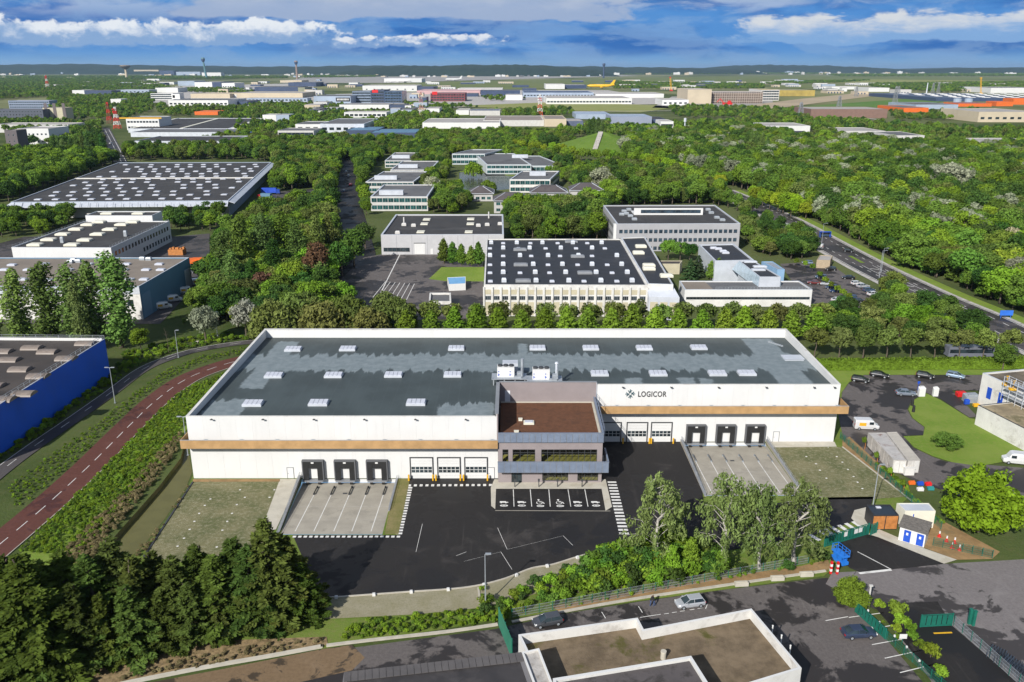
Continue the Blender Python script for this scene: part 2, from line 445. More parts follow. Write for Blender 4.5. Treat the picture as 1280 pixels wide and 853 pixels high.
# main roof: grey-green membrane, wet except for pale dry strips with fringed edges
m, t, b = newmat('membrane_roof'); q = NT(t)
p = q.pos(); sp = q.n('ShaderNodeSeparateXYZ'); q.l(p, sp.inputs[0]); X, Y = sp.outputs[0], sp.outputs[1]
rib = q.m('ABSOLUTE', q.m('SUBTRACT', q.m('FRACT', q.m('DIVIDE', X, 2.1)), .5))
fr = q.noise(1.7, 6, .75, stretch=(1, .02, 1)); wide = q.noise(.16, 3, .6, stretch=(1, .1, 1))
wn = q.n('ShaderNodeTexWhiteNoise', noise_dimensions='1D'); q.l(q.m('ADD', q.m('FLOOR', q.m('DIVIDE', X, 2.1)), q.m('MULTIPLY', q.m('GREATER_THAN', Y, 172.9), 71.3)), wn.inputs['W'])
tongue = q.m('MULTIPLY', q.m('SUBTRACT', 1.0, q.m('POWER', q.m('MULTIPLY', rib, 2.0), 1.6)), q.m('ADD', .4, q.m('MULTIPLY', wn.outputs['Value'], 2.8)))
edge = q.m('ADD', tongue, q.m('ADD', q.m('MULTIPLY', q.m('SUBTRACT', fr, .5), 7.0), q.m('MULTIPLY', q.m('SUBTRACT', wide, .5), 5.0)))
def bandmask(y0, hw): return q.rng(q.m('SUBTRACT', hw, q.m('ADD', q.m('ABSOLUTE', q.m('SUBTRACT', Y, y0)), edge)), -.5, .5)
def boxmask(x0, x1, y0, y1, w=.5, e=.8):
    wob = q.m('MULTIPLY', q.m('SUBTRACT', q.noise(.45, 5, .7, dist=.3), .5), 5)
    ax = q.m('MINIMUM', q.m('SUBTRACT', X, x0), q.m('SUBTRACT', x1, X))
    ay = q.m('ADD', q.m('MINIMUM', q.m('SUBTRACT', Y, y0), q.m('SUBTRACT', y1, Y)), q.m('MULTIPLY', edge, -e))
    return q.rng(q.m('ADD', q.m('MINIMUM', ax, ay), q.m('MULTIPLY', wob, w)), -.3, .3)
dry = bandmask(172.9, 6.4)
for a in ((-55.5, -50.5, 157, 188, .5, .3), (-58.5, -51, 141, 152, .5, .8), (-14, -3.5, 140.5, 150, .5, .9), (55, 62.0, 157, 190, .25, .1), (-60, -3, 140, 142.0, .3, .6),
          (1.5, 3.5, 176, 186, .4, .2), (23.5, 27, 158.5, 163.5, .6, .2), (34.5, 38, 158.5, 163.5, .6, .2), (39, 41.5, 158, 163.5, .5, .2)):
    dry = q.m('MAXIMUM', dry, boxmask(*a))
base = q.mix(q.rng(q.noise(.12, 5, .65), .35, .65), (.048, .060, .060), (.062, .078, .079))
seam = q.rng(rib, .47, .495)
base = q.mix(q.m('MULTIPLY', seam, .35), base, (.10, .12, .12))
pale = q.mix(q.rng(q.noise(.6, 5, .7), .35, .65), (.15, .185, .20), (.195, .23, .245))
pale = q.mix(q.m('MULTIPLY', seam, .4), pale, (.13, .155, .165))
c = q.mix(dry, base, pale)
st = q.m('MULTIPLY', q.rng(q.noise(1.6, 5, .7, stretch=(1.5, .12, 1)), .64, .74), .35); c = q.mix(st, c, (.16, .19, .20))
q.l(c, b.inputs['Base Color']); q.l(q.m('ADD', .55, q.m('MULTIPLY', dry, .25)), b.inputs['Roughness'])
b.inputs['Specular IOR Level'].default_value = .3
q.bump(b, rib, .12, .05); membrane = m

def leafmat(name, dark=.6, light=1.5, trans=.24, big=.16):
    """leaf colour comes from the object's own colour, varied per plant and per clump"""
    m = bpy.data.materials.new(name); m.use_nodes = True; t = m.node_tree; t.nodes.clear(); q = NT(t)
    oi = q.n('ShaderNodeObjectInfo'); o = q.n('ShaderNodeOutputMaterial')
    hs = q.n('ShaderNodeHueSaturation'); at = q.n('ShaderNodeAttribute', attribute_type='INSTANCER', attribute_name='tint'); ln = q.n('ShaderNodeVectorMath', operation='LENGTH'); q.l(at.outputs['Vector'], ln.inputs[0])
    q.l(q.mix(q.m('GREATER_THAN', ln.outputs['Value'], .001), oi.outputs['Color'], at.outputs['Color']), hs.inputs['Color'])
    q.l(q.rng(oi.outputs['Random'], 0, 1, .491, .506, False), hs.inputs['Hue'])
    q.l(q.rng(q.m('FRACT', q.m('MULTIPLY', oi.outputs['Random'], 7.31)), 0, 1, .62, 1.16, False), hs.inputs['Value'])
    cl = q.noise(big * 4, 3, .6); lf = q.noise(3.1, 2, .7)
    f = q.m('ADD', q.m('MULTIPLY', q.rng(cl, .3, .7), .6), q.m('MULTIPLY', q.rng(lf, .3, .7), .4))
    v = q.m('ADD', dark, q.m('MULTIPLY', f, light - dark))
    mul = q.n('ShaderNodeVectorMath', operation='SCALE'); q.l(hs.outputs[0], mul.inputs[0]); q.l(v, mul.inputs['Scale'])
    d = q.n('ShaderNodeBsdfDiffuse'); tr = q.n('ShaderNodeBsdfTranslucent'); mx = q.n('ShaderNodeMixShader')
    q.l(mul.outputs[0], d.inputs[0]); q.l(mul.outputs[0], tr.inputs[0]); mx.inputs[0].default_value = trans
    q.l(d.outputs[0], mx.inputs[1]); q.l(tr.outputs[0], mx.inputs[2]); q.l(mx.outputs[0], o.inputs[0])
    return m
leaf = leafmat('broad_leaves'); needle = leafmat('conifer_needles', .5, 1.6, .15)

# ---------------------------------------------------------------- foliage
def cards(rng, lumps, n, size, flat=.0, droop=0.0, inner=.35, up=0.0, long=1.0):
    """diamond leaf sprays scattered through the lumps (centre, radii)"""
    V = []
    tot = sum((l[1][0] * l[1][2]) for l in lumps)
    for c, r in lumps:
        k = max(6, int(n * (r[0] * r[2]) / tot))
        d = rng.normal(size=(k, 3)); d /= np.linalg.norm(d, axis=1)[:, None]
        rad = rng.uniform(inner, 1.0, size=(k, 1)) ** .5 * rng.uniform(.9, 1.12, size=(k, 1))
        p = np.array(c) + d * np.array(r) * rad
        nr = d + rng.normal(size=(k, 3)) * .55; nr[:, 2] += up
        nr /= np.linalg.norm(nr, axis=1)[:, None]
        tg = rng.normal(size=(k, 3)); tg[:, 2] -= droop * 2.5
        tg -= nr * (tg * nr).sum(1)[:, None]; tg /= np.linalg.norm(tg, axis=1)[:, None]
        bt = np.cross(nr, tg)
        s = size * rng.uniform(.6, 1.35, size=(k, 1))
        lift = nr * s * .18
        V.append(np.stack([p + tg * s * long, p + bt * s * .6 - lift, p - tg * s * long * .9, p - bt * s * .6 - lift], 1))
    return np.concatenate(V).reshape(-1, 3)
def crown_mesh(name, verts, material, extra=None, extramats=()):
    k = len(verts) // 4
    me = bpy.data.meshes.new(name)
    ev, ef, em = ([], [], []) if extra is None else (extra.v, extra.f, extra.m)
    nv = len(verts)
    if ev: verts = np.concatenate([verts, np.array(ev, dtype=float)])
    loops = np.concatenate([np.arange(k * 4), np.array([i + nv for f in ef for i in f], dtype=int)]) if ef else np.arange(k * 4)
    tot = np.concatenate([np.full(k, 4), np.array([len(f) for f in ef], dtype=int)]) if ef else np.full(k, 4)
    st = np.concatenate([[0], np.cumsum(tot)[:-1]])
    me.vertices.add(len(verts)); me.vertices.foreach_set('co', verts.astype(np.float32).ravel())
    me.loops.add(len(loops)); me.loops.foreach_set('vertex_index', loops.astype(np.int32))
    me.polygons.add(len(tot)); me.polygons.foreach_set('loop_start', st.astype(np.int32))
    me.materials.append(material)
    for x in extramats: me.materials.append(x)
    if ef: me.polygons.foreach_set('material_index', np.concatenate([np.zeros(k), 1 + np.array(em)]).astype(np.int32))
    me.update(calc_edges=True); me.validate(); return me
def ellipsoid_lumps(rng, n, rx, rz, zc, lr, shell=.72, bottom=-.75):
    out = []
    while len(out) < n:
        d = rng.normal(size=3); d /= np.linalg.norm(d)
        if d[2] < bottom: continue
        k = rng.uniform(.5, 1.0) ** .5 * shell
        r = lr * rng.uniform(.65, 1.3)
        out.append(((d[0] * rx * k, d[1] * rx * k, zc + d[2] * rz * k), (r, r, r * rng.uniform(.7, .95))))
    return out
def trunk_mb(h, r, limbs, rng, spread=.5, m=0, lean=0):
    t = MB(); pts = [(0, 0, 0)]
    for k in range(1, 5): pts.append((rng.normal() * .03 * h * k / 4 + lean * k, rng.normal() * .03 * h * k / 4, h * k / 4))
    rr = [r, r * .8, r * .62, r * .45, r * .2]
    for k in range(4): t.tube(pts[k], pts[k + 1], rr[k], rr[k + 1], 7, m)
    for k in range(limbs):
        a = k * 2.4 + rng.uniform(0, 1); z = h * rng.uniform(.38, .85); s = spread * h * rng.uniform(.3, .6)
        b0 = Vector((0, 0, z)); b1 = Vector((math.cos(a) * s, math.sin(a) * s, z + s * rng.uniform(.3, .9)))
        t.tube(b0, b1, r * .32, r * .06, 5, m)
    return t
PROTO = {}
def proto(kind, crown, trunk, crownmat, trunkmat, height):
    """one mesh with everything (far copies) and separate crown and trunk (near copies); unit is metres"""
    cm = crown_mesh('crown', crown, crownmat); tm = trunk.mesh('trunk', trunkmat)
    am = crown_mesh('tree', crown, crownmat, trunk, (trunkmat,))
    PROTO.setdefault(kind, []).append((am, cm, tm, height))
def make_protos():
    for s in range(4):      # round broadleaf, about 12 m
        g = np.random.default_rng(10 + s)
        rx = [4.6, 5.0, 4.2, 5.4][s]; rz = [4.6, 4.2, 5.0, 4.4][s]
        lm = ellipsoid_lumps(g, 34, rx, rz, 7.2, 1.75)
        proto('broadleaf', cards(g, lm, 3400, .40), trunk_mb(9, .32, 7, g), leaf, bark, 12)
    for s in range(2):      # willow, drooping
        g = np.random.default_rng(30 + s)
        lm = ellipsoid_lumps(g, 30, 4.6, 4.4, 6.4, 1.7)
        lm += [((math.cos(a) * 4.6, math.sin(a) * 4.6, 3.4 + g.uniform(-.6, 1.2)), (.9, .9, 2.4)) for a in np.arange(0, 6.2, .45)]
        proto('willow', cards(g, lm, 3600, .38, droop=.8, long=1.3), trunk_mb(8, .35, 8, g), leaf, bark, 11)
    for s in range(3):      # columnar poplar, about 20 m
        g = np.random.default_rng(50 + s); lm = []
        for k in range(46):
            z = 2.2 + 17.2 * k / 45; w = 2.3 * math.sin(min(1, (z) / 6.5) * 1.57) * (1 - max(0, (z - 14.5) / 6.1)) ** .55 + .15
            a = g.uniform(0, 6.28); kk = g.uniform(.1, .75)
            lm.append(((math.cos(a) * w * kk, math.sin(a) * w * kk, z), (w * .5 + .25, w * .5 + .25, 1.5 + g.uniform(0, .8))))
        proto('poplar', cards(g, lm, 4200, .30, droop=-.5, up=.1), trunk_mb(17, .34, 6, g, .12), leaf, bark, 20)
    for s in range(4):      # dark bushy conifer, about 14 m, branches in flat sprays
        g = np.random.default_rng(70 + s); V = []; t = trunk_mb(13.6, .3, 0, g)
        H_ = 14.0
        for k in range(105):
            u = (k + g.uniform(0, 1)) / 105; z = .5 + u * (H_ - .9); wmax = 4.3 * (1 - u) ** .8 + .15
            a = k * 2.39996 + g.normal() * .25; ln = wmax * g.uniform(.6, 1.25)
            d = np.array([math.cos(a), math.sin(a), .18 - .1 * (1 - u)])
            n = int(8 + 32 * ln); ts = g.uniform(.25, 1.0, n) ** .7
            side = np.array([-math.sin(a), math.cos(a), 0])
            sp = (g.uniform(-1, 1, n) * .34 * ln * (1.2 - ts))
            p = d * (ts * ln)[:, None] + side * sp[:, None] + np.array([0, 0, z]) + g.normal(size=(n, 3)) * .13
            p[:, 2] -= ts ** 2 * ln * .10
            tg = d + side * (np.sign(sp) * .8)[:, None] + g.normal(size=(n, 3)) * .35; tg /= np.linalg.norm(tg, axis=1)[:, None]
            nr = np.array([0, 0, 1.0]) + d * .5 + g.normal(size=(n, 3)) * .42; nr -= tg * (nr * tg).sum(1)[:, None]; nr /= np.linalg.norm(nr, axis=1)[:, None]
            bt = np.cross(nr, tg); q_ = .29 * g.uniform(.6, 1.35, (n, 1))
            V.append(np.stack([p + tg * q_ * 1.2, p + bt * q_ * .55 - nr * q_ * .1, p - tg * q_, p - bt * q_ * .55 - nr * q_ * .1], 1))
            if ln > .4: t.tube((0, 0, z), tuple(d * ln * .8 + np.array([0, 0, z - .05 * ln])), .055, .015, 4)
        proto('conifer', np.concatenate(V).reshape(-1, 3), t, needle, bark, 14)
    for s in range(4):      # birch with white limbs and hanging sprays, about 13 m
        g = np.random.default_rng(90 + s); lm = []; t = MB()
        pts = [Vector((0, 0, 0))]
        for k in range(1, 7): pts.append(Vector((g.normal() * .16 * k, g.normal() * .16 * k, 12.4 * k / 6)))
        rr = [.24, .20, .17, .13, .10, .06, .02]
        for k in range(6): t.tube(pts[k], pts[k + 1], rr[k], rr[k + 1], 7)
        for k in range(34):
            z = 2.6 + 9.4 * k / 33; i = min(5, int(z / 12.4 * 6)); b0 = pts[i].lerp(pts[i + 1], z / 12.4 * 6 - i)
            a = k * 2.4 + g.uniform(-.4, .4); ln = (3.4 * (1 - (z / 13.2)) ** .6 + .6) * g.uniform(.7, 1.15)
            b1 = b0 + Vector((math.cos(a) * ln * .55, math.sin(a) * ln * .55, ln * .5)); b2 = b0 + Vector((math.cos(a) * ln, math.sin(a) * ln, ln * .45))
            t.tube(b0, b1, .05, .03, 5); t.tube(b1, b2, .03, .012, 4)
            for f in (.55, .8, 1.0):
                c = b1.lerp(b2, (f - .5) * 2) if f > .5 else b1
                r = .55 * g.uniform(.7, 1.3); lm.append(((c.x, c.y, c.z - .55), (r * .85, r * .85, r * 2.1)))
        proto('birch', cards(g, lm, 3300, .165, droop=1.2, long=1.7), t, leaf, birchbark, 13)
    for s in range(3):      # upright hornbeam of the planted row, about 8 m
        g = np.random.default_rng(110 + s); lm = []
        for k in range(30):
            u = k / 29; z = 1.3 + 6.3 * u; w = 2.15 * (1 - u) ** .62 * min(1, .55 + u * 2.2) + .22; a = k * 2.4; kk = g.uniform(.35, .8)
            lm.append(((math.cos(a) * w * kk, math.sin(a) * w * kk, z), (w * .42 + .3, w * .42 + .3, .75)))
        proto('hornbeam', cards(g, lm, 2600, .27, up=.25), trunk_mb(6.5, .16, 5, g, .2), leaf, bark, 8)
    for s in range(3):      # round-topped street tree on a clear stem, about 6.5 m
        g = np.random.default_rng(130 + s)
        lm = ellipsoid_lumps(g, 22, 2.5, 2.0, 4.6, .95)
        proto('street_tree', cards(g, lm, 1700, .27), trunk_mb(5.2, .15, 6, g, .35), leaf, bark, 6.6)
    for s in range(4):      # bush, about 2 m
        g = np.random.default_rng(150 + s)
        lm = ellipsoid_lumps(g, 12, 1.1, .85, .9, .5, bottom=-.4)
        proto('bush', cards(g, lm, 620, .17), trunk_mb(1.2, .06, 4, g, .6), leaf, bark, 2)
    for s in range(2):      # wide dome down to the ground, about 11 m
        g = np.random.default_rng(190 + s)
        lm = ellipsoid_lumps(g, 80, 5.8, 4.9, 5.4, 1.25, .86, -.85) + ellipsoid_lumps(g, 16, 2.8, 3, 5.4, 1.8)
        proto('dome', cards(g, lm, 8000, .33), trunk_mb(7, .4, 5, g), leaf, bark, 11)
    for s in range(3):      # light version for the far woods
        g = np.random.default_rng(170 + s)
        lm = ellipsoid_lumps(g, 13, 4.6, 4.4, 6.6, 2.2, bottom=-.5)
        proto('far_tree', cards(g, lm, 330, 1.05), trunk_mb(7, .3, 0, g), leaf, bark, 11)
make_protos()
GREEN = dict(mid=(.122, .210, .034), deep=(.064, .128, .028), olive=(.145, .190, .048), lime=(.20, .30, .028), bright=(.165, .272, .030), silver=(.30, .34, .22),
             blue=(.065, .11, .05), copper=(.17, .105, .055), conif=(.072, .104, .022), yellowg=(.22, .325, .025), pop=(.135, .21, .055), birch=(.19, .27, .08))
def tree(kind, x, y, h, col, name, label, cat='tree', group=None, parts=True, wide=1.0, z=0.0, rot=None, var=None):
    ps = PROTO[kind]; am, cm, tm, ph = ps[rnd.randrange(len(ps)) if var is None else var]
    k = h / ph; c = GREEN[col] if isinstance(col, str) else col
    c = tuple(v * rnd.uniform(.88, 1.12) for v in c)
    rz = rnd.uniform(0, 6.28) if rot is None else rot
    if parts:
        o = thing(name, label, cat, (x, y, z), group); o.rotation_euler[2] = rz; o.scale = (k * wide, k * wide, k)
        link('trunk', tm, o); link('crown', cm, o, color=c)
    else:
        o = link(name, am, None, (x, y, z), rz, c); o.scale = (k * wide, k * wide, k); tag(o, label, cat, group)
    return o
# ================================================================ GROUND AND ROADS
YL, YR, YB = 140.1, 156.2, 191.5         # left front, right front and back of the warehouse
XL, XR = -59.6, 66.1
dockL = [(-39.3, YL - .02), (-21.6, YL - .02), (-21.4, 120.4), (-38.3, 120.4)]
dockR = [(35.0, YR - .02), (52.0, YR - .02), (52.2, 133.5), (35.0, 133.5)]
canal = GP([(232, 545), (226, 572), (200, 606), (170, 640), (145, 668), (118, 700), (96, 730), (128, 735), (156, 704), (182, 678), (206, 648), (232, 610), (240, 590)])
pond = GP([(574, 214), (598, 214), (632, 218), (662, 222), (640, 236), (600, 240), (566, 238), (548, 240), (552, 232), (574, 226)])
sheet('ground', [(-26000, -300), (26000, -300), (26000, 32500), (-26000, 32500)], earth, -.12, (dockL, dockR, canal, pond), block=False)
sheet('canal_water', [(x + (x - 0) * .0, y) for x, y in canal], water, -1.0)
sheet('pond_water', pond, pondwater, -.6)
def bank(name, poly, drop, m):
    mb = MB(); n = len(poly)
    mb.add([(x, y, -.1) for x, y in poly] + [(x, y, -drop - .05) for x, y in poly], [(i, (i + 1) % n, n + (i + 1) % n, n + i) for i in range(n)])
    struct(name, mb, m)
bank('canal_bank', canal, 1.0, drygrass); bank('pond_bank', pond, .6, grass)

# site grass and yard
sheet('site_grass', GP([(158, 706), (184, 680), (208, 650), (234, 612), (241, 594), (255, 480), (1050, 480), (1062, 545), (1135, 622), (1030, 720), (620, 775), (395, 812), (160, 800)]), grass, -.06, (dockL, dockR), block=False)
yard_poly = GP([(366, 669), (498, 669), (505, 640), (513, 598.1), (752, 598.1), (752, 552.2), (850, 552.2), (878, 613), (880, 640), (1030, 622), (1092, 621), (1087, 640),
                (1060, 655), (1020, 668), (900, 690), (776, 682), (727, 695), (691, 706), (664, 711), (627, 725), (580, 735), (500, 741), (400, 748)])
sheet('yard_asphalt', yard_poly, asphalt, 0.0)
pavstrip = GP([(400, 748), (500, 741), (580, 735), (627, 725), (664, 711), (691, 706), (727, 695), (776, 682), (800, 700), (760, 716), (700, 732), (640, 752), (600, 760), (520, 768), (405, 774)])
sheet('paver_strip', pavstrip, paverpale, .004, block=False)
pg_left = GP([(241, 602.5), (350, 602), (341, 660), (330, 720), (180, 695)])
sheet('grass_paver_field', pg_left, pavers, 0.0)
pg_right = GP([(966, 559), (1053, 559), (1133, 621), (1090, 624), (1008, 625), (1000, 612)])
sheet('grass_paver_field', pg_right, pavers, 0.0)
sheet('soil_strip', GP([(1053, 550), (1062, 546), (1110, 590), (1150, 630), (1133, 621), (1053, 559)]), soil, .004, block=False)
sheet('soil_strip', GP([(241, 599.3), (350, 599), (350, 602.2), (241, 602.7)]), soil, .012, block=False)
sheet('concrete_path', GP([(350, 599), (374, 599), (345, 662), (326, 664)]), palecon, .008)
sheet('concrete_path', GP([(961, 552.4), (1043, 552.4), (1046, 558.5), (966, 559.5)]), palecon, .008)
# white pegs marking the paver fields
mk = [(300, 612.5), (343, 612.5), (263, 624), (256, 632), (249, 642), (243, 652), (237, 662), (230, 673), (222, 683), (296, 631), (290, 642), (284, 652), (278, 663), (271, 684), (337, 622), (306, 622)]
mk += [(1008, 571), (1046, 571), (1020, 580), (1053, 578), (1025, 588), (1060, 587), (1033, 598), (1067, 596), (1072, 603), (1078, 611)]
pegm = MB(); pegm.box(0, 0, 0, .32, .32, .02); pegm.box(0, 0, .02, .2, .2, .02); pegme = pegm.mesh('marker_plate', paint)
for p in mk:
    x, y = G(*p); o = link('marker_plate', pegme, None, (x, y, .004), .4); tag(o, 'small white marker plate set in the grass pavers', 'marker', 'white plates in the grass paver fields')

# sunken loading docks: apron falls toward the wall
def dock(poly, name):
    n = MB(); (ax, ay), (bx, by), (cx, cy), (dx, dy) = poly; z = -.95
    n.add([(ax, ay, z), (bx, by, z), (cx, cy, 0), (dx, dy, 0)], [(3, 2, 1, 0)])
    keep(poly); return struct(name, n, concrete)
apL = dock(dockL, 'dock_apron'); apR = dock(dockR, 'dock_apron')
def apz(poly, y): return -.95 * (y - poly[2][1]) / (poly[0][1] - poly[2][1])
def on_apron(poly, x0, y0, x1, y1, w, m, name, parent, up=.006):
    mb = MB(); a = Vector((x0, y0)); b = Vector((x1, y1)); d = (b - a).normalized(); q = Vector((-d.y, d.x)) * w / 2
    vs = [(p.x, p.y, apz(poly, p.y) + up) for p in (a - q, b - q, b + q, a + q)]
    mb.add(vs, [(0, 1, 2, 3)] if (Vector(vs[1][:2]) - Vector(vs[0][:2])).cross(Vector(vs[2][:2]) - Vector(vs[0][:2])) > 0 else [(3, 2, 1, 0)])
    return part(name, mb, m, parent)
for ap, poly, xs in ((apL, dockL, [-36.0, -32.9, -29.6, -26.6, -23.4]), (apR, dockR, [36.2, 39.2, 42.2, 45.4, 48.5, 51.2])):
    for x in xs:
        on_apron(poly, x, poly[2][1] + 1.0, x, poly[2][1] + 14.5, .14, paint, 'bay_line', ap)
        g = MB(); y0 = poly[2][1] + 14.6          # steel wheel guides: sloped tubes on feet
        for k in (0, 1): g.tube((x, y0, apz(poly, y0) + .28), (x, y0 + 3.0, apz(poly, y0 + 3) + .30), .11, None, 8)
        g.box(x, y0 + .1, apz(poly, y0) - .02, .3, .3, .3); g.box(x, y0 + 2.9, apz(poly, y0 + 3) - .02, .3, .3, .32)
        solo('wheel_guide', g, darkmetal if poly is dockL else steel, 'dark steel wheel guide rail on the left loading apron' if poly is dockL else 'grey steel wheel guide rail on the right loading apron', 'wheel guide', (x, y0 + 1.5, apz(poly, y0 + 1.5)), 'wheel guides on the left apron' if poly is dockL else 'wheel guides on the right apron')
    # slab joints
    for yy in (5, 10):
        on_apron(poly, poly[3][0] + .2, poly[2][1] + yy, poly[2][0] - .2, poly[2][1] + yy, .06, oldconcrete, 'slab_joint', ap, .003)
    d = MB(); d.box((poly[0][0] + poly[1][0]) / 2, poly[2][1] + 15.2, apz(poly, poly[2][1] + 15.2) + .002, .8, .5, .02); part('drain_cover', d, darkmetal, ap)
def ret_wall(x, y0, y1, xt, z0, h0, h1, lab, t=.35, mt=None):
    """retaining wall with a steel rail on its top"""
    o = thing('retaining_wall', lab, 'wall', (x, y0, 0))
    mb = MB(); mb.prism([(x, y0), (x + t, y0), (xt + t, y1), (xt, y1)], -1.1, [h0, h0, h1, h1]); part('wall', mb, mt or concrete, o)
    c = MB(); c.prism([(x - .04, y0), (x + t + .04, y0), (xt + t + .04, y1 - .04), (xt - .04, y1 - .04)], [h0, h0, h1, h1], [h0 + .08, h0 + .08, h1 + .08, h1 + .08]); part('coping', c, greymetal, o)
    n = 6
    for k in range(n + 1):
        f = k / n; X_ = x + (xt - x) * f + t / 2; Y_ = y0 + (y1 - y0) * f; zz = h0 + (h1 - h0) * f
        b = MB(); b.tube((X_, Y_ + (.05 if k == n else -.05 if k == 0 else 0), zz), (X_, Y_, zz + .75), .03, None, 6); part('rail_post', b, steel, o)
    for hh in (.4, .75):
        b = MB(); b.tube((x + t / 2, y0, h0 + hh), (xt + t / 2, y1, h1 + hh), .03, None, 6); part('rail', b, steel, o)
ret_wall(-39.8, YL - .3, 119.8, -38.75, 0, .75, .1, 'grey retaining wall with a handrail left of the three left loading docks')
ret_wall(-21.6, YL - .3, 128, -21.5, 0, .10, .05, 'low kerb wall between the left loading apron and the planted strip', .25, palecon)
ret_wall(34.55, YR - .4, 133.2, 34.55, 0, .65, .1, 'grey retaining wall with a handrail left of the three right loading docks')
ret_wall(52.1, YR - .4, 133.2, 52.2, 0, .65, .1, 'grey retaining wall with a handrail right of the three right loading docks')
sheet('planted_strip', GP([(496, 599), (512.5, 598.3), (505, 636), (498, 668), (481, 668), (488, 630)]), drygrass, .02)

# painted marks on the yard
mk_me = {}
def marks(pts, sx, sy, name, zz=.006, rot=None, m=None):
    key = (sx, sy)
    if key not in mk_me:
        q = MB(); q.add([(-sx / 2, -sy / 2, 0), (sx / 2, -sy / 2, 0), (sx / 2, sy / 2, 0), (-sx / 2, sy / 2, 0)], [(0, 1, 2, 3)]); mk_me[key] = q.mesh(name, m or paint)
    for x, y, a in pts: link(name, mk_me[key], yard, (x, y, zz), a)
yard = [o for o in COL.objects if o.name == 'yard_asphalt'][0]
def lerp2(a, b, n): return [(a[0] + (b[0] - a[0]) * k / (n - 1), a[1] + (b[1] - a[1]) * k / (n - 1)) for k in range(n)]
def dashes(p0, p1, n, sx, sy, turn=0.0, z=.006):
    a = G(*p0); b = G(*p1); h = math.atan2(b[1] - a[1], b[0] - a[0]) + turn
    marks([(x, y, h) for x, y in lerp2(a, b, n)], sx, sy, 'painted_block', z)
dashes((512, 607), (613, 606.5), 15, .55, .8)                 # along the left sectional doors
dashes((512, 610), (499, 667), 18, .55, 1.0)                  # down the planted strip
dashes((368, 671), (498, 671), 20, .55, .55)                  # foot of the left apron
dashes((765, 603), (780, 667), 17, .6, 1.6)                   # crossing right of the office
dashes((1036, 665), (1072, 656), 5, .75, 2.2)                 # crossing inside the gate
dashes((1018, 672), (1030, 667), 2, .75, 2.2)
def line(p0, p1, w=.12, z=.006, parent=None, name='painted_line', m=None):
    a = Vector(G(*p0)); b = Vector(G(*p1)); d = (b - a).normalized(); q = Vector((-d.y, d.x)) * w / 2
    mb = MB(); mb.add([(p.x, p.y, z) for p in (a - q, b - q, b + q, a + q)], [(0, 1, 2, 3)])
    return part(name, mb, m or paint, parent or yard)
for a, b in (((622, 660), (634, 687)), ((704, 670), (716, 682)), ((520, 690), (528, 655)), ((583, 690), (570, 695)), ((626, 690), (640, 712))): line(a, b, .06, .006)
for a, b in (((634, 687), (704, 670)), ((580, 702), (626, 690))): line(a, b, .025, .006)
line((1035, 559), (1035.5, 560), .1)
# office car park: kerb island and six bays
pk = sheet('parking_apron', GP([(618, 599.6), (757, 599.6), (765, 634), (757, 639), (752, 611.5), (620, 611.5), (619, 637), (614, 633), (613.5, 610)]), palecon, .05)
for px_t, px_b in ((641.6, 642.5), (662.8, 664.7), (686, 687.8), (710, 713.5), (731, 735)): line((px_t, 612), (px_b, 633.5), .13, .006)
line((619, 638.4), (763, 639), .18, .006, None, 'gutter', concrete)
def sym(cx, cy, kind):
    mb = MB()
    def q(x0, y0, x1, y1): mb.add([(cx + x0, cy + y0, .008), (cx + x1, cy + y0, .008), (cx + x1, cy + y1, .008), (cx + x0, cy + y1, .008)], [(0, 1, 2, 3)])
    def ring(x, y, r0, r1, sxx=1, a0=0, a1=6.283, n=18):
        vs = []; fs = []
        for k in range(n + 1):
            a = a0 + (a1 - a0) * k / n
            vs += [(cx + x + r0 * sxx * math.cos(a), cy + y + r0 * math.sin(a), .008), (cx + x + r1 * sxx * math.cos(a), cy + y + r1 * math.sin(a), .008)]
        for k in range(n): fs.append((2 * k, 2 * k + 1, 2 * k + 3, 2 * k + 2))
        mb.add(vs, fs)
    if kind == 'ev':      # a car outline over a plug
        q(-.75, .8, .35, 1.35); q(.35, .8, .75, 1.1); q(-.6, .62, -.35, .8); q(.2, .62, .45, .8)
        ring(0, -.2, .22, .36, 2.0); q(-.25, -.32, .25, -.08)
    else:                 # wheelchair user over a plug
        ring(-.15, .8, .42, .56, 1, 2.3, 6.6); ring(-.28, 1.85, 0, .2); q(-.36, .95, -.18, 1.65); q(-.36, 1.2, .25, 1.36); q(-.36, .95, .4, 1.1); mb.add([(cx + .3, cy + 1.1, .008), (cx + .62, cy + .45, .008), (cx + .8, cy + .5, .008), (cx + .48, cy + 1.12, .008)], [(0, 1, 2, 3)])
        ring(0, -.35, .2, .34, 2.0); q(-.25, -.45, .25, -.25)
    part('painted_symbol', mb, paint, yard)
for px, k in ((630, 'ev'), (652.3, 'ev'), (675.5, 'h'), (700.2, 'h'), (722.5, 'ev'), (745, 'ev')):
    x, y = G(px, 631.5); sym(x, y, k)

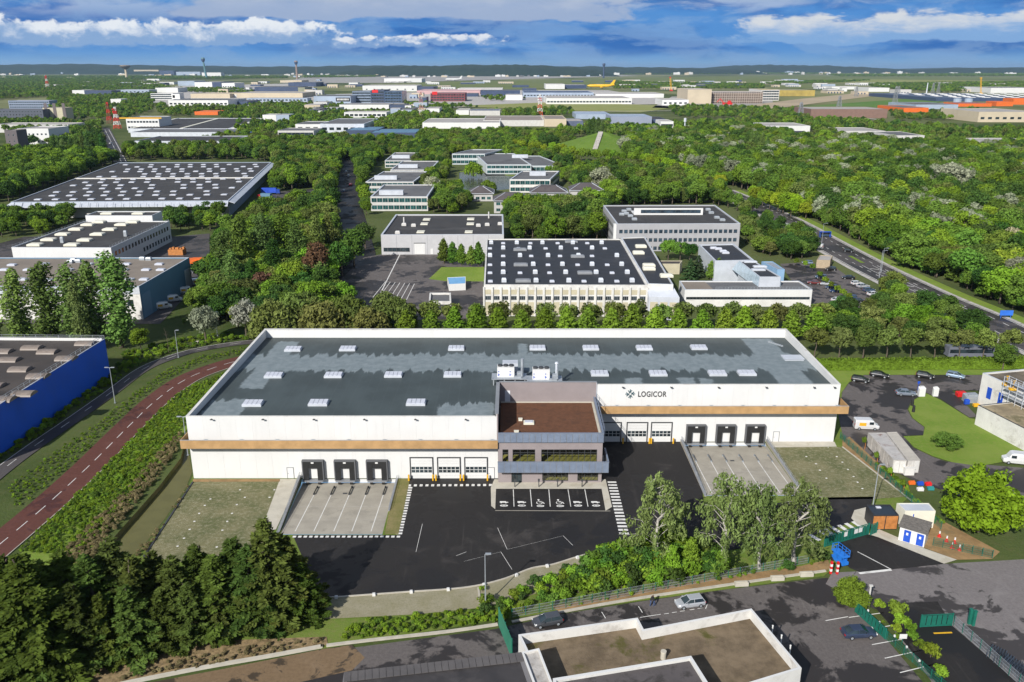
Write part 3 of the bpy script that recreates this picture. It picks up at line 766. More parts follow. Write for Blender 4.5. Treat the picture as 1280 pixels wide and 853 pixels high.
# kerb stones and small posts of the yard
kl = spline(GP([(405, 748), (500, 741), (580, 735), (627, 725), (664, 711), (691, 706), (727, 695), (776, 682)]), 8)
kerb('yard_kerb', kl, .25, .12, kerbmat)
kerb('paver_kerb', GP([(180, 696), (241, 603)]), .3, .12, darkmetal)
kerb('paver_kerb', GP([(1053, 559), (1133, 621), (1150, 634)]), .25, .1, kerbmat)
kerb('garden_kerb', GP([(598, 735), (601, 764)]), .3, .1, kerbmat)
kb = MB(); kb.box(0, 0, 0, .45, .4, .35); kb.box(0, 0, .35, .38, .33, .06); kbm = kb.mesh('kerb_block', white)
for i, (x, y, a) in enumerate(along(kl, 5.4, 1.5)):
    o = link('kerb_block', kbm, None, (x + .3, y - .25, .02), a); tag(o, 'small white block marking the curved edge of the asphalt yard', 'marker block', 'white blocks along the curved yard edge')

# ================================================================ MAIN WAREHOUSE
HT = 12.55
wh = thing('warehouse', 'long white warehouse with a grey membrane roof and wooden band, centre of the picture', 'warehouse', (0, YL, 0))
keep([(XL, YL), (-2.6, YL), (-2.6, YR), (XR, YR), (XR, YB), (XL, YB)])
oL = -2.6                                  # where the left front ends at the office
def clad(a, b, z0, z1, n, name='wall_panel'):
    """cladding sheets side by side with a 12 mm open joint, outer face on a->b"""
    a = Vector(a); b = Vector(b); L_ = (b - a).length; d = (b - a) / L_; rz = math.atan2(d.y, d.x); w = L_ / n
    q = MB(); q.box(w / 2, .1, z0, w - .012, .2, z1 - z0); me = q.mesh(name, white)
    for k in range(n):
        p = a + d * (w * k); o = link(name, me, wh, (p.x - wh.location.x, p.y - wh.location.y, -wh.location.z), rz)
core = MB()
core.prism([(XL + .2, YL + .2), (oL - .2, YL + .2), (oL - .2, YR + .21), (XR - .2, YR + .21), (XR - .2, YB - .2), (XL + .2, YB - .2)], -1.0, 11.19)
part('wall', core, white, wh)
clad((XL, YL), (oL, YL), 0, 5.9, 19); clad((XL, YL), (oL, YL), 5.915, HT, 19)
clad((17.0, YR), (XR, YR), 0, 5.9, 16); clad((17.0, YR), (XR, YR), 5.915, HT, 16)
clad((XR, YR + .2), (XR, YB), 0, HT, 12); clad((XL, YB), (XL, YL + .2), 0, HT, 17); clad((XR - .2, YB), (XL + .2, YB), 0, HT, 40)
rf = MB(); rf.prism([(XL + .45, YL + .25), (oL - .5, YL + .25), (oL - .5, YR + .3), (XR - .45, YR + .3), (XR - .45, YB - .5), (XL + .45, YB - .5)], 11.2, 11.35)
roof = part('roof', rf, membrane, wh)
# parapets: high on the sides and the back, low in front
pp = MB()
pp.prism([(XL + .2, YL + .2), (XL + .5, YL + .2), (XL + .5, YB - .2), (XL + .2, YB - .2)], 11.3, [12.56, 12.56, 13.3, 13.3])
pp.prism([(XR - .5, YR + .2), (XR - .2, YR + .2), (XR - .2, YB - .2), (XR - .5, YB - .2)], 11.3, [12.56, 12.56, 13.3, 13.3])
pp.prism([(XL + .5, YB - .9), (XR - .5, YB - .9), (XR - .5, YB - .2), (XL + .5, YB - .2)], 11.3, 13.3)
part('parapet', pp, white, wh)
cp = MB()
cp.prism([(XL - .03, YL - .03), (XL + .55, YL - .03), (XL + .55, YB + .03), (XL - .03, YB + .03)], [12.57, 12.57, 13.31, 13.31], [12.63, 12.63, 13.37, 13.37])
cp.prism([(XR - .55, YR - .03), (XR + .03, YR - .03), (XR + .03, YB + .03), (XR - .55, YB + .03)], [12.57, 12.57, 13.31, 13.31], [12.63, 12.63, 13.37, 13.37])
cp.prism([(XL + .56, YB - .95), (XR - .56, YB - .95), (XR - .56, YB + .03), (XL + .56, YB + .03)], 13.31, 13.37)
cp.prism([(XL + .56, YL - .03), (oL - .46, YL - .03), (oL - .46, YL + .3), (XL + .56, YL + .3)], 12.56, 12.62)
cp.prism([(17.0, YR - .03), (XR - .56, YR - .03), (XR - .56, YR + .3), (17.0, YR + .3)], 12.56, 12.62)
part('coping', cp, offwhite, wh)
gut = MB(); gut.prism([(XL + .56, YL + .31), (oL - .5, YL + .31), (oL - .5, YL + .9), (XL + .56, YL + .5)], 11.36, 12.2); gut.prism([(17.0, YR + .31), (XR - .56, YR + .31), (XR - .56, YR + .6), (17.0, YR + .6)], 11.36, 12.0)
part('upstand', gut, greymetal, wh)
# wooden band
def band(x0, x1, y, left, right):
    z0, z1 = 7.1, 8.75; p = 2.15; n = int((x1 - x0) / 6)
    b = MB(); b.prism([(x0 - left, y - p), (x1 + right, y - p), (x1 + right, y - p + .15), (x0 - left, y - p + .15)], z0, z1)
    if left: b.prism([(x0 - left, y - p + .15), (x0 - left + .15, y - p + .15), (x0 - left + .15, y + 3), (x0 - left, y + 3)], z0, z1)
    if right: b.prism([(x1 + right - .15, y - p + .15), (x1 + right, y - p + .15), (x1 + right, y + 4), (x1 + right - .15, y + 4)], z0, z1)
    f = part('fascia', b, woodband, wh)
    s = MB(); s.prism([(x0 - left + .16, y - p + .16), (x1 + right - .16, y - p + .16), (x1 + right - .16, y - .02), (x0 - left + .16, y - .02)], z0 + .1, z0 + .25)
    if right: s.prism([(x1 + .02, y), (x1 + right - .16, y), (x1 + right - .16, y + 4), (x1 + .02, y + 4)], z0 + .1, z0 + .25)
    part('soffit', s, greymetal, wh)
    c = MB(); c.prism([(x0 - left - .02, y - p - .02), (x1 + right + .02, y - p - .02), (x1 + right + .02, y - p + .18), (x0 - left - .02, y - p + .18)], z1, z1 + .05); part('band_cap', c, steel, wh)
    for k in range(n):
        X_ = x0 + 4 + k * (x1 - x0 - 5) / max(1, n - 1); u = MB(); u.box(X_, y - p + .09, z1 + .05, .5, .08, .14); u.box(X_, y - p + .09, z1 + .19, .9, .05, .05); part('strap', u, steel, wh)
band(XL, oL, YL, .75, 0); band(17.0, XR, YR, 0, 1.35)
# wall lamps
for y, xs in ((YL, [-54.9, -45.5, -36.2, -27, -17.7, -8.5]), (YR, [22.2, 31.9, 41.4, 51.0, 60.6, 64.7])):
    for x in xs:
        l = MB(); l.bar((x, y, 12.12), (x, y - .4, 12.2), .07); l.box(x + .1, y - .5, 12.08, .45, .28, .13); part('wall_lamp', l, darkmetal, wh)
# skylights: kerb, frame and four acrylic panes
skp = [(366.6, 435.7), (434.8, 435.3), (570.5, 434.7), (671.9, 434.3), (738.4, 434.3), (805.3, 434.3), (873.4, 433.8), (342.4, 468.5), (417, 468.3), (491.9, 467.8), (565.8, 467.6),
       (749.5, 466.2), (822.6, 466.2), (896.6, 466), (933.4, 465.7), (316.2, 503.5), (398.2, 502.9), (520.1, 502.5)]
kb_ = MB(); kb_.box(0, 0, 0, 3.7, 2.3, .42); kbme = kb_.mesh('skylight', lightmetal)
pn = MB(); pn.prism([(-.4, -1.0), (.4, -1.0), (.4, 1.0), (-.4, 1.0)], 0, [.10, .10, .24, .24]); pnme = pn.mesh('pane', skylight_m)
for p in skp:
    x, y = G(p[0], p[1], 11.75); o = link('skylight', kbme, wh, (x - wh.location.x, y - wh.location.y, 11.35))
    for k in range(4): link('pane', pnme, o, (-1.32 + .88 * k, 0, .425))
hx, hy = G(991, 444, 12.2); h = MB(); h.box(hx, hy, 11.36, 4.2, 2.8, .35); h.box(hx, hy - .1, 11.71, 4.5, 3.1, .06); part('roof_hatch', h, lightmetal, wh)
h = MB()
for k in range(7): h.box(60.8 + .35 * k, 187 - .5 * k, 11.36, .5, .5, .25)
part('roof_vent', h, steel, wh)
# sectional doors: frame, slats, glazed strip
def sect_door(x, y, w=4.0, hh=4.2):
    fr = MB(); fr.box(x - w / 2 - .1, y - .06, 0, .2, .16, hh + .2); fr.box(x + w / 2 + .1, y - .06, 0, .2, .16, hh + .2); fr.box(x, y - .06, hh, w, .16, .2)
    d = link('sectional_door', fr.mesh('sectional_door', darkmetal, wloc(wh)), wh)
    for k in range(7):
        if k in (2, 3): continue
        p = MB(); p.box(x, y - .02, .02 + k * hh / 7, w - .02, .09, hh / 7 - .025); part('slat', p, white, d)
    g = MB(); g.box(x, y - .015, .02 + 2 * hh / 7, w - .04, .05, 2 * hh / 7 - .025); part('glazing', g, win, d)
    b = MB()
    for k in range(6): b.box(x - w / 2 + .05 + (w - .1) * k / 5, y - .05, .03 + 2 * hh / 7, .09, .03, 2 * hh / 7 - .05)
    b.box(x, y - .054, .02 + 3 * hh / 7 - .04, w - .04, .03, .08); part('glazing_bar', b, white, d)
for x in (-16.85, -11.75, -6.7): sect_door(x, YL)
for x in (20.2, 25.6, 30.6): sect_door(x, YR)
def person_door(x, y, w=1.1, hh=2.2, frame=None):
    fr = MB(); fr.box(x - w / 2 - .05, y - .03, 0, .1, .1, hh + .1); fr.box(x + w / 2 + .05, y - .03, 0, .1, .1, hh + .1); fr.box(x, y - .03, hh, w, .1, .1)
    d = link('door', fr.mesh('door', frame or greymetal, wloc(wh)), wh)
    p = MB(); p.box(x, y - .015, .02, w - .01, .06, hh - .03); part('door_leaf', p, white, d)
    k = MB(); k.box(x - w / 2 + .15, y - .08, 1.0, .14, .06, .05); part('handle', k, darkmetal, d)
person_door(-41.4, YL); person_door(-3.9, YL); person_door(54.2, YR)
# loading docks: shelter frame, curtains, door, bumpers
dockgrey = mat('shelter_grey', (.10, .103, .11), .6, .1, .8)
def dock_door(x, y):
    w, z0, z1, dp = 3.6, -.1, 3.75, .75
    fr = MB(); fr.box(x - w / 2 - .1, y - dp / 2, z0, .2, dp, z1 - z0); fr.box(x + w / 2 + .1, y - dp / 2, z0, .2, dp, z1 - z0); fr.box(x, y - dp / 2, z1, w + .4, dp, .18)
    d = link('dock_shelter', fr.mesh('dock_shelter', dockgrey, wloc(wh)), wh)
    c = MB(); c.box(x - w / 2 + .5, y - dp + .06, z0, .98, .06, z1 - z0 - .02); c.box(x + w / 2 - .5, y - dp + .06, z0, .98, .06, z1 - z0 - .02); c.box(x, y - dp + .07, z1 - 1.35, w - .02, .05, 1.33); part('curtain', c, black, d)
    p = MB(); p.box(x, y - .08, 0.05, 2.6, .1, 2.7); part('dock_door', p, white, d)
    b = MB(); b.box(x - 1.1, y - dp - .02, -.75, .5, .5, .6); b.box(x + 1.1, y - dp - .02, -.75, .5, .5, .6); part('bumper', b, black, d)
    l = MB(); l.box(x, y - dp + .02, -.25, w, .9, .2); part('dock_leveller', l, greymetal, d)
    n = MB(); n.box(x, y - dp - .005, z1 - .35, .5, .05, .28); part('number_plate', n, white, d)
for x in (-37.0, -31.05, -25.1): dock_door(x, YL)
for x in (37.6, 43.7, 49.7): dock_door(x, YR)
# name and emblem on the upper right front
cu = bpy.data.curves.new('lettering', 'FONT'); cu.body = 'LOGICOR'; cu.size = 1.62; cu.extrude = .03; cu.space_character = 1.10; cu.offset = .035
tmp = bpy.data.objects.new('tmp', cu); COL.objects.link(tmp)
bpy.context.view_layer.update()
tme = bpy.data.meshes.new_from_object(tmp.evaluated_get(bpy.context.evaluated_depsgraph_get())); bpy.data.objects.remove(tmp)
tme.materials.clear(); tme.materials.append(darkmetal); tme.name = 'lettering'
xs_ = [v.co.x for v in tme.vertices]; kx = 5.75 / (max(xs_) - min(xs_)); mx_ = min(xs_)
for v in tme.vertices: v.co = Vector(((v.co.x - mx_) * kx, v.co.y, v.co.z))
o = link('lettering', tme, wh, (25.45 - wh.location.x, YR - .035 - wh.location.y, 9.97)); o.rotation_euler[0] = math.pi / 2
em = MB()
for k in range(4):           # four notched arms round a small open diamond
    a = k * math.pi / 2; ca, sa = math.cos(a), math.sin(a)
    def rr(x, y): return (23.85 + x * ca - y * sa, 10.55 + x * sa + y * ca)
    def strip(p, q, w):
        p = Vector(rr(*p)); q = Vector(rr(*q)); d = (q - p).normalized(); n_ = Vector((-d.y, d.x)) * w
        vs = [p - n_, q - n_, q + n_, p + n_]
        em.add([(v.x, YR - .07, v.y) for v in vs] + [(v.x, YR - .005, v.y) for v in vs], [(0, 1, 2, 3), (0, 4, 5, 1), (1, 5, 6, 2), (2, 6, 7, 3), (3, 7, 4, 0)])
    strip((.30, .02), (.98, .02), .085); strip((.36, .10), (.74, .46), .085); strip((.52, -.08), (.80, -.34), .07); strip((.12, .30), (.30, .12), .08)
part('emblem', em, mat('emblem_teal', (.02, .07, .09), .5), wh)
# ================================================================ OFFICE BLOCK
of = thing('office_block', 'two storey taupe office block with blue grey balconies in front of the white warehouse', 'office building', (7, 138.5, 0))
keep([(-2.6, 136.5), (17.8, 136.5), (17.8, 156.2), (-2.6, 156.2)])
OX0, OX1, OY = -2.55, 16.55, 138.4
TZ = 8.95
def wallwin(o, x0, x1, y, z0, z1, openings, t, m, axis='x', name='wall'):
    """wall along x (facing -y) with rectangular openings, built from butted piers"""
    mb = MB(); cur = x0
    for (a, b, c, d) in sorted(openings):
        if a > cur: mb.box((cur + a) / 2, y + t / 2, z0, a - cur, t, z1 - z0)
        if c > z0: mb.box((a + b) / 2, y + t / 2, z0, b - a, t, c - z0)
        if d < z1: mb.box((a + b) / 2, y + t / 2, d, b - a, t, z1 - d)
        cur = b
    if cur < x1: mb.box((cur + x1) / 2, y + t / 2, z0, x1 - cur, t, z1 - z0)
    return part(name, mb, m, o)
def glazed(o, a, b, c, d, y, n, gm, fm, name='window', trans=.72):
    fr = MB(); w = .09
    fr.box((a + b) / 2, y, c, b - a, .14, w); fr.box((a + b) / 2, y, d - w, b - a, .14, w)
    for k in range(n + 1): fr.box(a + w / 2 + (b - a - w) * k / n, y, c + w, w, .139, d - c - 2 * w)
    if trans: fr.box((a + b) / 2, y - .003, c + (d - c) * trans, b - a - .2, .13, .07)
    f = link(name, fr.mesh(name, fm, wloc(o)), o)
    for k in range(n):
        p = MB(); x0 = a + w + (b - a - w) * k / n; x1 = a + (b - a - w) * (k + 1) / n
        p.box((x0 + x1) / 2, y + .03, c + w, x1 - x0, .03, d - c - 2 * w); part('pane', p, gm, f)
clear = bpy.data.materials.new('clear_glass'); clear.use_nodes = True
t = clear.node_tree; t.nodes.clear(); q = NT(t); o_ = q.n('ShaderNodeOutputMaterial'); g_ = q.n('ShaderNodeBsdfGlossy'); tr = q.n('ShaderNodeBsdfTransparent'); mx = q.n('ShaderNodeMixShader')
tr.inputs[0].default_value = (.90, .92, .90, 1); g_.inputs['Roughness'].default_value = .03; mx.inputs[0].default_value = .07; q.l(tr.outputs[0], mx.inputs[1]); q.l(g_.outputs[0], mx.inputs[2]); q.l(mx.outputs[0], o_.inputs[0])
up = [(-1.75, -.65, 4.15, 6.75), (.1, 4.25, 4.15, 6.75), (5.35, 15.6, 4.15, 6.75)]
lo = [(-.1, 1.85, .05, 2.25), (5.6, 10.4, .35, 2.2), (12.1, 15.95, .35, 2.2)]
wallwin(of, OX0, OX1, OY, 3.9, 8.2, up, .3, taupe); wallwin(of, OX0, OX1, OY, 0, 2.55, lo, .3, taupe)
glazed(of, *up[0], OY + .12, 1, clear, darkmetal); glazed(of, *up[1], OY + .12, 3, clear, darkmetal); glazed(of, *up[2], OY + .12, 9, clear, darkmetal)
glazed(of, *lo[0], OY + .12, 2, win, darkmetal, 'entrance_door'); glazed(of, *lo[1], OY + .12, 4, clear, darkmetal); glazed(of, *lo[2], OY + .12, 3, clear, darkmetal)
sw = MB(); sw.box(OX1 - .15, (OY + .3 + YR) / 2, 0, .3, YR - OY - .3, 8.2); part('side_wall', sw, taupe, of)
ofl = mat('olive_floor', (.30, .27, .07), .7, .06, .5)
for z, zz in ((3.6, .3), (0.02, .05)):
    f = MB(); f.prism([(OX0, OY + .31), (OX1 - .31, OY + .31), (OX1 - .31, YR - .3), (OX0, YR - .3)], z, z + zz); part('floor', f, ofl, of)
f = MB(); f.prism([(OX0, OY + .01), (OX1 - .01, OY + .01), (OX1 - .01, OY + .3), (OX0, OY + .3)], 2.56, 3.89); part('spandrel', f, taupe, of)
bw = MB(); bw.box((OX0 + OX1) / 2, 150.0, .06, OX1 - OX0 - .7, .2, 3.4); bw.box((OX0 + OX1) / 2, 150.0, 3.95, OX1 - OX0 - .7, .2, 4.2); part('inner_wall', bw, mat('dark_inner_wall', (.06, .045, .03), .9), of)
# terrace and its parapet
tr_ = MB(); tr_.prism([(OX0 + .3, OY + .4), (OX1 - .5, OY + .4), (OX1 - .5, YR - .35), (OX0 + .3, YR - .35)], 8.3, 8.75); part('terrace_floor', tr_, terrace, of)
ed = MB(); ed.prism([(OX1 - .5, OY + .4), (OX1 - .05, OY + .4), (OX1 - .05, YR - .35), (OX1 - .5, YR - .35)], 8.3, 9.0)
ed.prism([(OX0 + .3, YR - .34), (OX1 - .5, YR - .34), (OX1 - .5, YR - .02), (OX0 + .3, YR - .02)], 8.3, 8.9); part('terrace_edge', ed, palecon, of)
# back wall of the terrace and the return along the left roof
bk = MB(); bk.box((OX0 + 17.0) / 2, YR + .1, 8.0, 17.0 - OX0, .2, 5.05); part('terrace_back_wall', bk, taupe, of)
bkc = MB(); bkc.box((OX0 + 17.0) / 2, YR + .25, 13.06, 17.0 - OX0 + .06, .6, .06); bkc.box(OX0 - .25, (YL + YR) / 2, 13.06, .7, YR - YL + .1, .06); part('coping', bkc, greymetal, of)
rt = MB(); rt.box(OX0 - .12, (YL + YR) / 2 - .01, 7.5, .22, YR - YL + .1, 5.55); part('terrace_side_wall', rt, taupe, of)
ms = MB(); ms.box(17.04, YR + .3, 0, .1, .9, 13.0); part('end_post', ms, lightmetal, of)
dr = MB(); dr.box(-.9, YR - .03, 8.92, 1.05, .1, 2.35); part('terrace_door', dr, mat('white_door', (.62, .63, .66), .5, .03), of)
# cladding bands: proud panels on a backing, one object each
def pband(x0, x1, y, z0, z1, n, d=.28):
    b = MB(); b.box((x0 + x1) / 2, y + d / 2, z0, x1 - x0, d, z1 - z0); o = link('balustrade', b.mesh('balustrade', greymetal, wloc(of)), of)
    w = (x1 - x0) / n; p = MB(); p.box(0, 0, 0, w - .10, .08, z1 - z0 - .16); me = p.mesh('panel', bluegrey)
    for k in range(n): link('panel', me, o, (x0 + w * (k + .5) - of.location.x, y - .035 - of.location.y, z0 + .08))
    c = MB(); c.box((x0 + x1) / 2, y + d / 2, z1, x1 - x0 + .06, d + .1, .07); part('coping', c, bluegrey, o)
def sband(x, y0, y1, z0, z1, n, d=.28):
    b = MB(); b.box(x - d / 2, (y0 + y1) / 2, z0, d, y1 - y0, z1 - z0); o = link('balustrade', b.mesh('balustrade', greymetal, wloc(of)), of)
    w = (y1 - y0) / n; p = MB(); p.box(0, 0, 0, .08, w - .10, z1 - z0 - .16); me = p.mesh('panel', bluegrey)
    for k in range(n): link('panel', me, o, (x + .035 - of.location.x, y0 + w * (k + .5) - of.location.y, z0 + .08))
    c = MB(); c.box(x - d / 2, (y0 + y1) / 2, z1, d + .1, y1 - y0, .07); part('coping', c, bluegrey, o)
pband(OX0 + .02, OX1 + .15, OY - .3, 8.25, 10.05, 17); sband(OX1 + .15, OY - .01, YR - .4, 8.25, 10.05, 15)
pband(OX0 - .05, 17.65, 136.95, 2.75, 4.85, 17, .2); sband(17.65, 137.16, 143, 2.75, 4.85, 6, .2)
bf = MB(); bf.prism([(OX0 - .05, 137.16), (17.44, 137.16), (17.44, 143), (OX1 + .001, 143), (OX1 + .001, OY - .005), (OX0 - .05, OY - .005)], 3.0, 3.3); part('balcony_floor', bf, greymetal, of)
# handrails on the terrace edge
rl = MB()
for hh in (10.45, 10.85):
    rl.tube((OX1 + .35, OY + .5, hh), (OX1 + .35, YR - .4, hh), .035, None, 6)
for k in range(9): rl.tube((OX1 + .35, OY + .5 + k * 2.0, 9.6), (OX1 + .35, OY + .5 + k * 2.0, 10.85), .035, None, 6)
part('handrail', rl, bluegrey, of)
sk = MB(); x, y = G(661, 528.5, 8.9); sk.box(x, y, 8.751, 2.0, 1.4, .35); s_ = part('skylight', sk, ivory, of)
sk = MB(); sk.box(x, y, 9.102, 1.5, 1.0, .12); part('pane', sk, skylight_m, s_)
for p, s in (((650.5, 524.5), .7), ((645.5, 540), .8)):
    x, y = G(*p, 9.0); b = MB(); b.box(x, y, 8.752, s, s * .7, .4); b.box(x, y, 9.153, s * 1.15, s * .85, .08); part('roof_vent', b, ivory, of)
# charging posts in front of the office
cp_ = MB(); cp_.box(0, 0, 0, .16, .16, 1.1); cpm = cp_.mesh('post', darkmetal); cs_ = MB(); cs_.box(0, 0, 1.1, .34, .14, .5); csm = cs_.mesh('sign_panel', darkmetal)
for i, px in enumerate((643.5, 673.5, 696.8, 727.5)):
    x, y = G(px, 609.0); o = thing('sign_post', 'short dark sign post on the kerb facing the office parking bays', 'sign post', (x, y, .05), 'sign posts along the office parking bays')
    link('post', cpm, o); link('sign_panel', csm, o)
# yellow bollards beside the sectional doors
bo = MB(); bo.tube((0, 0, 0), (0, 0, 1.15), .17, None, 10); bo.tube((0, 0, 1.15), (0, 0, 1.24), .17, .08, 10); bom = bo.mesh('bollard', yellow)
for y, xs in ((YL - .9, [-19.2, -14.7, -14.15, -9.6, -9.0, -4.55]), (YR - .9, [22.7, 28.1, 28.5, 33.0])):
    for x in xs: tag(link('bollard', bom, None, (x, y, 0)), 'yellow steel bollard guarding a sectional door %s of the office block' % ('left' if x < 0 else 'right'), 'bollard', 'yellow bollards left of the office' if x < 0 else 'yellow bollards right of the office')
# roof chillers on two steel platforms
def chiller(x, y, lab, big):
    z = 11.35; p = thing('plant_platform', 'raised steel grid platform under the %s roof chiller' % lab, 'platform', (x, y, z))
    d = MB(); d.box(x, y, z + 1.3, 7.2, 3.4, .18); part('deck', d, steel, p)
    for sx in (-3.2, -1, 1.2, 3.2):
        for sy in (-1.4, 1.4): l = MB(); l.box(x + sx, y + sy, z, .22, .22, 1.3); part('leg', l, steel, p)
    r = MB()
    for sx in (-3.5, 3.5): r.tube((x + sx, y - 1.6, z + 1.48), (x + sx, y - 1.6, z + 2.1), .03, None, 6)
    part('rail', r, steel, p)
    c = thing('chiller', 'white roof chiller with three fans, the %s of the two behind the office terrace' % lab, 'air conditioner', (x - .7, y + .3, z + 1.48))
    b = MB(); b.box(x - .7, y + .3, z + 1.48, 3.5, 1.9, 2.1); part('casing', b, white, c)
    for k in (-1.15, 0, 1.15):
        f = MB(); f.tube((x - .7 + k, y + .3, z + 3.58), (x - .7 + k, y + .3, z + 3.92), .5, .48, 14); part('fan', f, darkmetal, c)
    for k in (-1.5, .85):
        f = MB(); f.box(x - .7 + k, y - .68, z + 1.75, .14, .06, .5); f.box(x - .55 + k, y - .68, z + 1.95, .3, .055, .1); f.box(x - .65 + k, y - .68, z + 2.6, .18, .05, .18); part('service_panel', f, bluepaint, c)
    u = MB(); u.box(x + 2.2, y + .2, z + 1.48, 1.2, 1.0, .9); u.tube((x + 2.6, y - .8, z + 1.5), (x + 2.6, y - .8, z + 3.6), .2, None, 8); u.box(x + 1.7, y - 1.0, z + 1.48, 1.6, .6, .35); part('pipework', u, steel, c)
    if big:
        b = MB(); b.box(x + .2, y + 3.6, z + .05, 3.2, 2.2, 3.3); part('second_casing', b, lightmetal, c)
        b = MB(); b.tube((x + 2.7, y + 2.5, z + .05), (x + 2.7, y + 2.5, z + 4.4), .32, None, 10); part('flue', b, steel, c)
    else:
        b = MB(); b.tube((x + 2.5, y + .9, z + 1.5), (x + 2.5, y + .9, z + 4.4), .26, None, 10); b.tube((x + 2.5, y + .9, z + 4.4), (x + 2.5, y + .9, z + 4.7), .42, .3, 10); part('flue', b, lightmetal, c)
x, y = G(636.5, 470.5, 12.8); chiller(x, y, 'left', True)
x, y = G(680.5, 473.5, 12.8); chiller(x, y, 'right', False)
# ================================================================ ROADS AROUND
red_c = spline(GP([(-60, 730), (15, 668), (62, 628), (113, 581), (160, 534), (196, 500), (235, 473), (280, 456), (318, 447), (345, 443)]), 10)
ribbon('red_road', red_c, -3.2, 3.2, redasph, .03)
redo = [o for o in COL.objects if o.name == 'red_road'][0]
q = MB(); q.add([(-1.5, -.07, 0), (1.5, -.07, 0), (1.5, .07, 0), (-1.5, .07, 0)], [(0, 1, 2, 3)]); dme = q.mesh('lane_dash', paint)
for x, y, a in along(red_c, 5.2, 1): link('lane_dash', dme, redo, (x, y, .036), a)
kerb('red_road_kerb', offset(red_c, -3.3), .14, .06, kerbmat)
bike_c = spline(GP([(-60, 640), (0, 590), (40, 560), (95, 522), (140, 490), (175, 464), (205, 450), (245, 438), (300, 429), (345, 426)]), 10)
ribbon('cycle_path', bike_c, -1.8, 1.8, roadasph, .02)
bo_ = [o for o in COL.objects if o.name == 'cycle_path'][0]
for w in (1.6,):
    o = ribbon('edge_line', offset(bike_c, w), -.06, .06, paint, .028, bo_, False)
for x, y, a in along(bike_c, 9, 1): link('lane_dash', dme, bo_, (x, y, .028), a)
def lamp(px, py, h, lab, arm=0.0, tilt=0, double=False, grp=None, m=None):
    x, y = G(px, py); o = thing('street_lamp', lab, 'street lamp', (x, y, 0), grp); m = m or steel
    p = MB(); p.tube((x, y, 0), (x, y, h), .11, .06, 8); p.box(x, y, 0, .4, .4, .06); part('pole', p, m, o)
    hd = MB()
    for s in ((-1, 1) if double else (1,)):
        if arm: hd.tube((x, y, h - .05), (x + s * arm, y, h + .1), .05, .04, 6)
        hd.box(x + s * (arm + .3), y, h + .02, .8, .32, .14)
    part('lamp_head', hd, m, o)
lamp(235, 569, 8.2, 'grey street lamp nearest the canal, between red road and cycle path', .5, double=True)
lamp(144, 504, 8.6, 'grey street lamp halfway along the red road', .4, double=True)
lamp(223, 447, 7.5, 'slim grey street lamp beside the bare young tree', .3)
lamp(272, 420, 7.0, 'thin grey lamp post at the far end of the cycle path', .2)
lamp(607, 757, 8.4, 'tall grey lamp post on the grass strip in front of the yard', .15)
lamp(1090, 640, 9, 'slim grey lamp post behind the timber cabin', .3)

# main road on the right with its markings
mr_c = spline(GP([(1330, 446), (1280, 424), (1222, 396), (1160, 369), (1090, 335), (1040, 308), (1010, 291), (985, 277), (958, 264), (930, 251), (900, 238)]), 10)
ribbon('main_road', mr_c, -7.5, 7.5, roadasph, .03)
mro = [o for o in COL.objects if o.name == 'main_road'][0]
for w in (-7.1, 7.1): ribbon('edge_line', offset(mr_c, w), -.12, .12, paint, .04, mro, False)
for w in (-3.6, 3.6):
    ln = offset(mr_c, w)
    for x, y, a in along(ln, 7, 1): o = link('lane_dash', dme, mro, (x, y, .04), a); o.scale = (1, 1.6, 1)
ribbon('road_median', [p for p in mr_c if 318 < p[1] < 335], -.8, .8, lawn, .10, mro, False)
for i, (x, y, a) in enumerate(along([p for p in mr_c if 250 < p[1] < 318], 6.5, 1)):
    o = link('lane_dash', dme, mro, (x, y, .04), a + .9); o.scale = (1.1, 3.2, 1)
for w in (-2, 2): ribbon('edge_line', [p for p in offset(mr_c, w) if 245 < p[1] < 318], -.1, .1, paint, .042, mro, False)
ribbon('road_verge', offset(mr_c, -10.7), -2.8, 2.8, lawn, .015)
ribbon('footway', offset(mr_c, -8.4), -.8, .8, oldconcrete, .035, None, False)
ribbon('footway', offset(mr_c, 8.6), -1.0, 1.0, oldconcrete, .03, None, False)
# street between the hedge and the planted trees, with the bus
st_c = spline(GP([(330, 428), (640, 421), (900, 420), (1030, 443), (1120, 448), (1290, 452)]), 10)
# loop drive on the right
loop = GP([(1058, 552), (1050, 520), (1056, 490), (1062, 480), (1080, 469), (1120, 468), (1220, 468), (1300, 470), (1300, 489), (1230, 488), (1180, 487), (1200, 503), (1222, 522), (1217, 517), (1210, 515), (1180, 500), (1160, 490),
           (1138, 503), (1135, 512), (1142, 524), (1155, 534), (1153, 545), (1130, 546), (1142, 561), (1170, 573), (1190, 578), (1180, 610), (1150, 600), (1120, 585), (1090, 570)])
sheet('loop_drive', GP([(1056, 556), (1048, 520), (1053, 490), (1062, 478), (1080, 469), (1300, 469), (1300, 489), (1190, 488), (1222, 521), (1212, 522), (1176, 499), (1158, 491), (1140, 500), (1134, 512), (1140, 523), (1155, 534), (1154, 544), (1129, 545),
                       (1142, 560), (1165, 571), (1182, 577), (1280, 585), (1300, 600), (1300, 640), (1255, 640), (1200, 620), (1140, 600), (1100, 580)]), wetasph, .0)
sheet('lawn', GP([(1129, 545.5), (1154, 544.5), (1156, 534), (1141, 523), (1135.5, 512), (1141, 501), (1158, 492), (1175, 500), (1212, 523), (1225, 525), (1300, 566), (1300, 575), (1256, 577), (1225, 583), (1190, 578), (1166, 570.5), (1143, 559.5)]), lawn, .01)
sheet('lawn', GP([(1030, 462), (1300, 462), (1300, 468.5), (1080, 468.5), (1061, 478), (1051, 492)]), lawn, -.05, block=False)
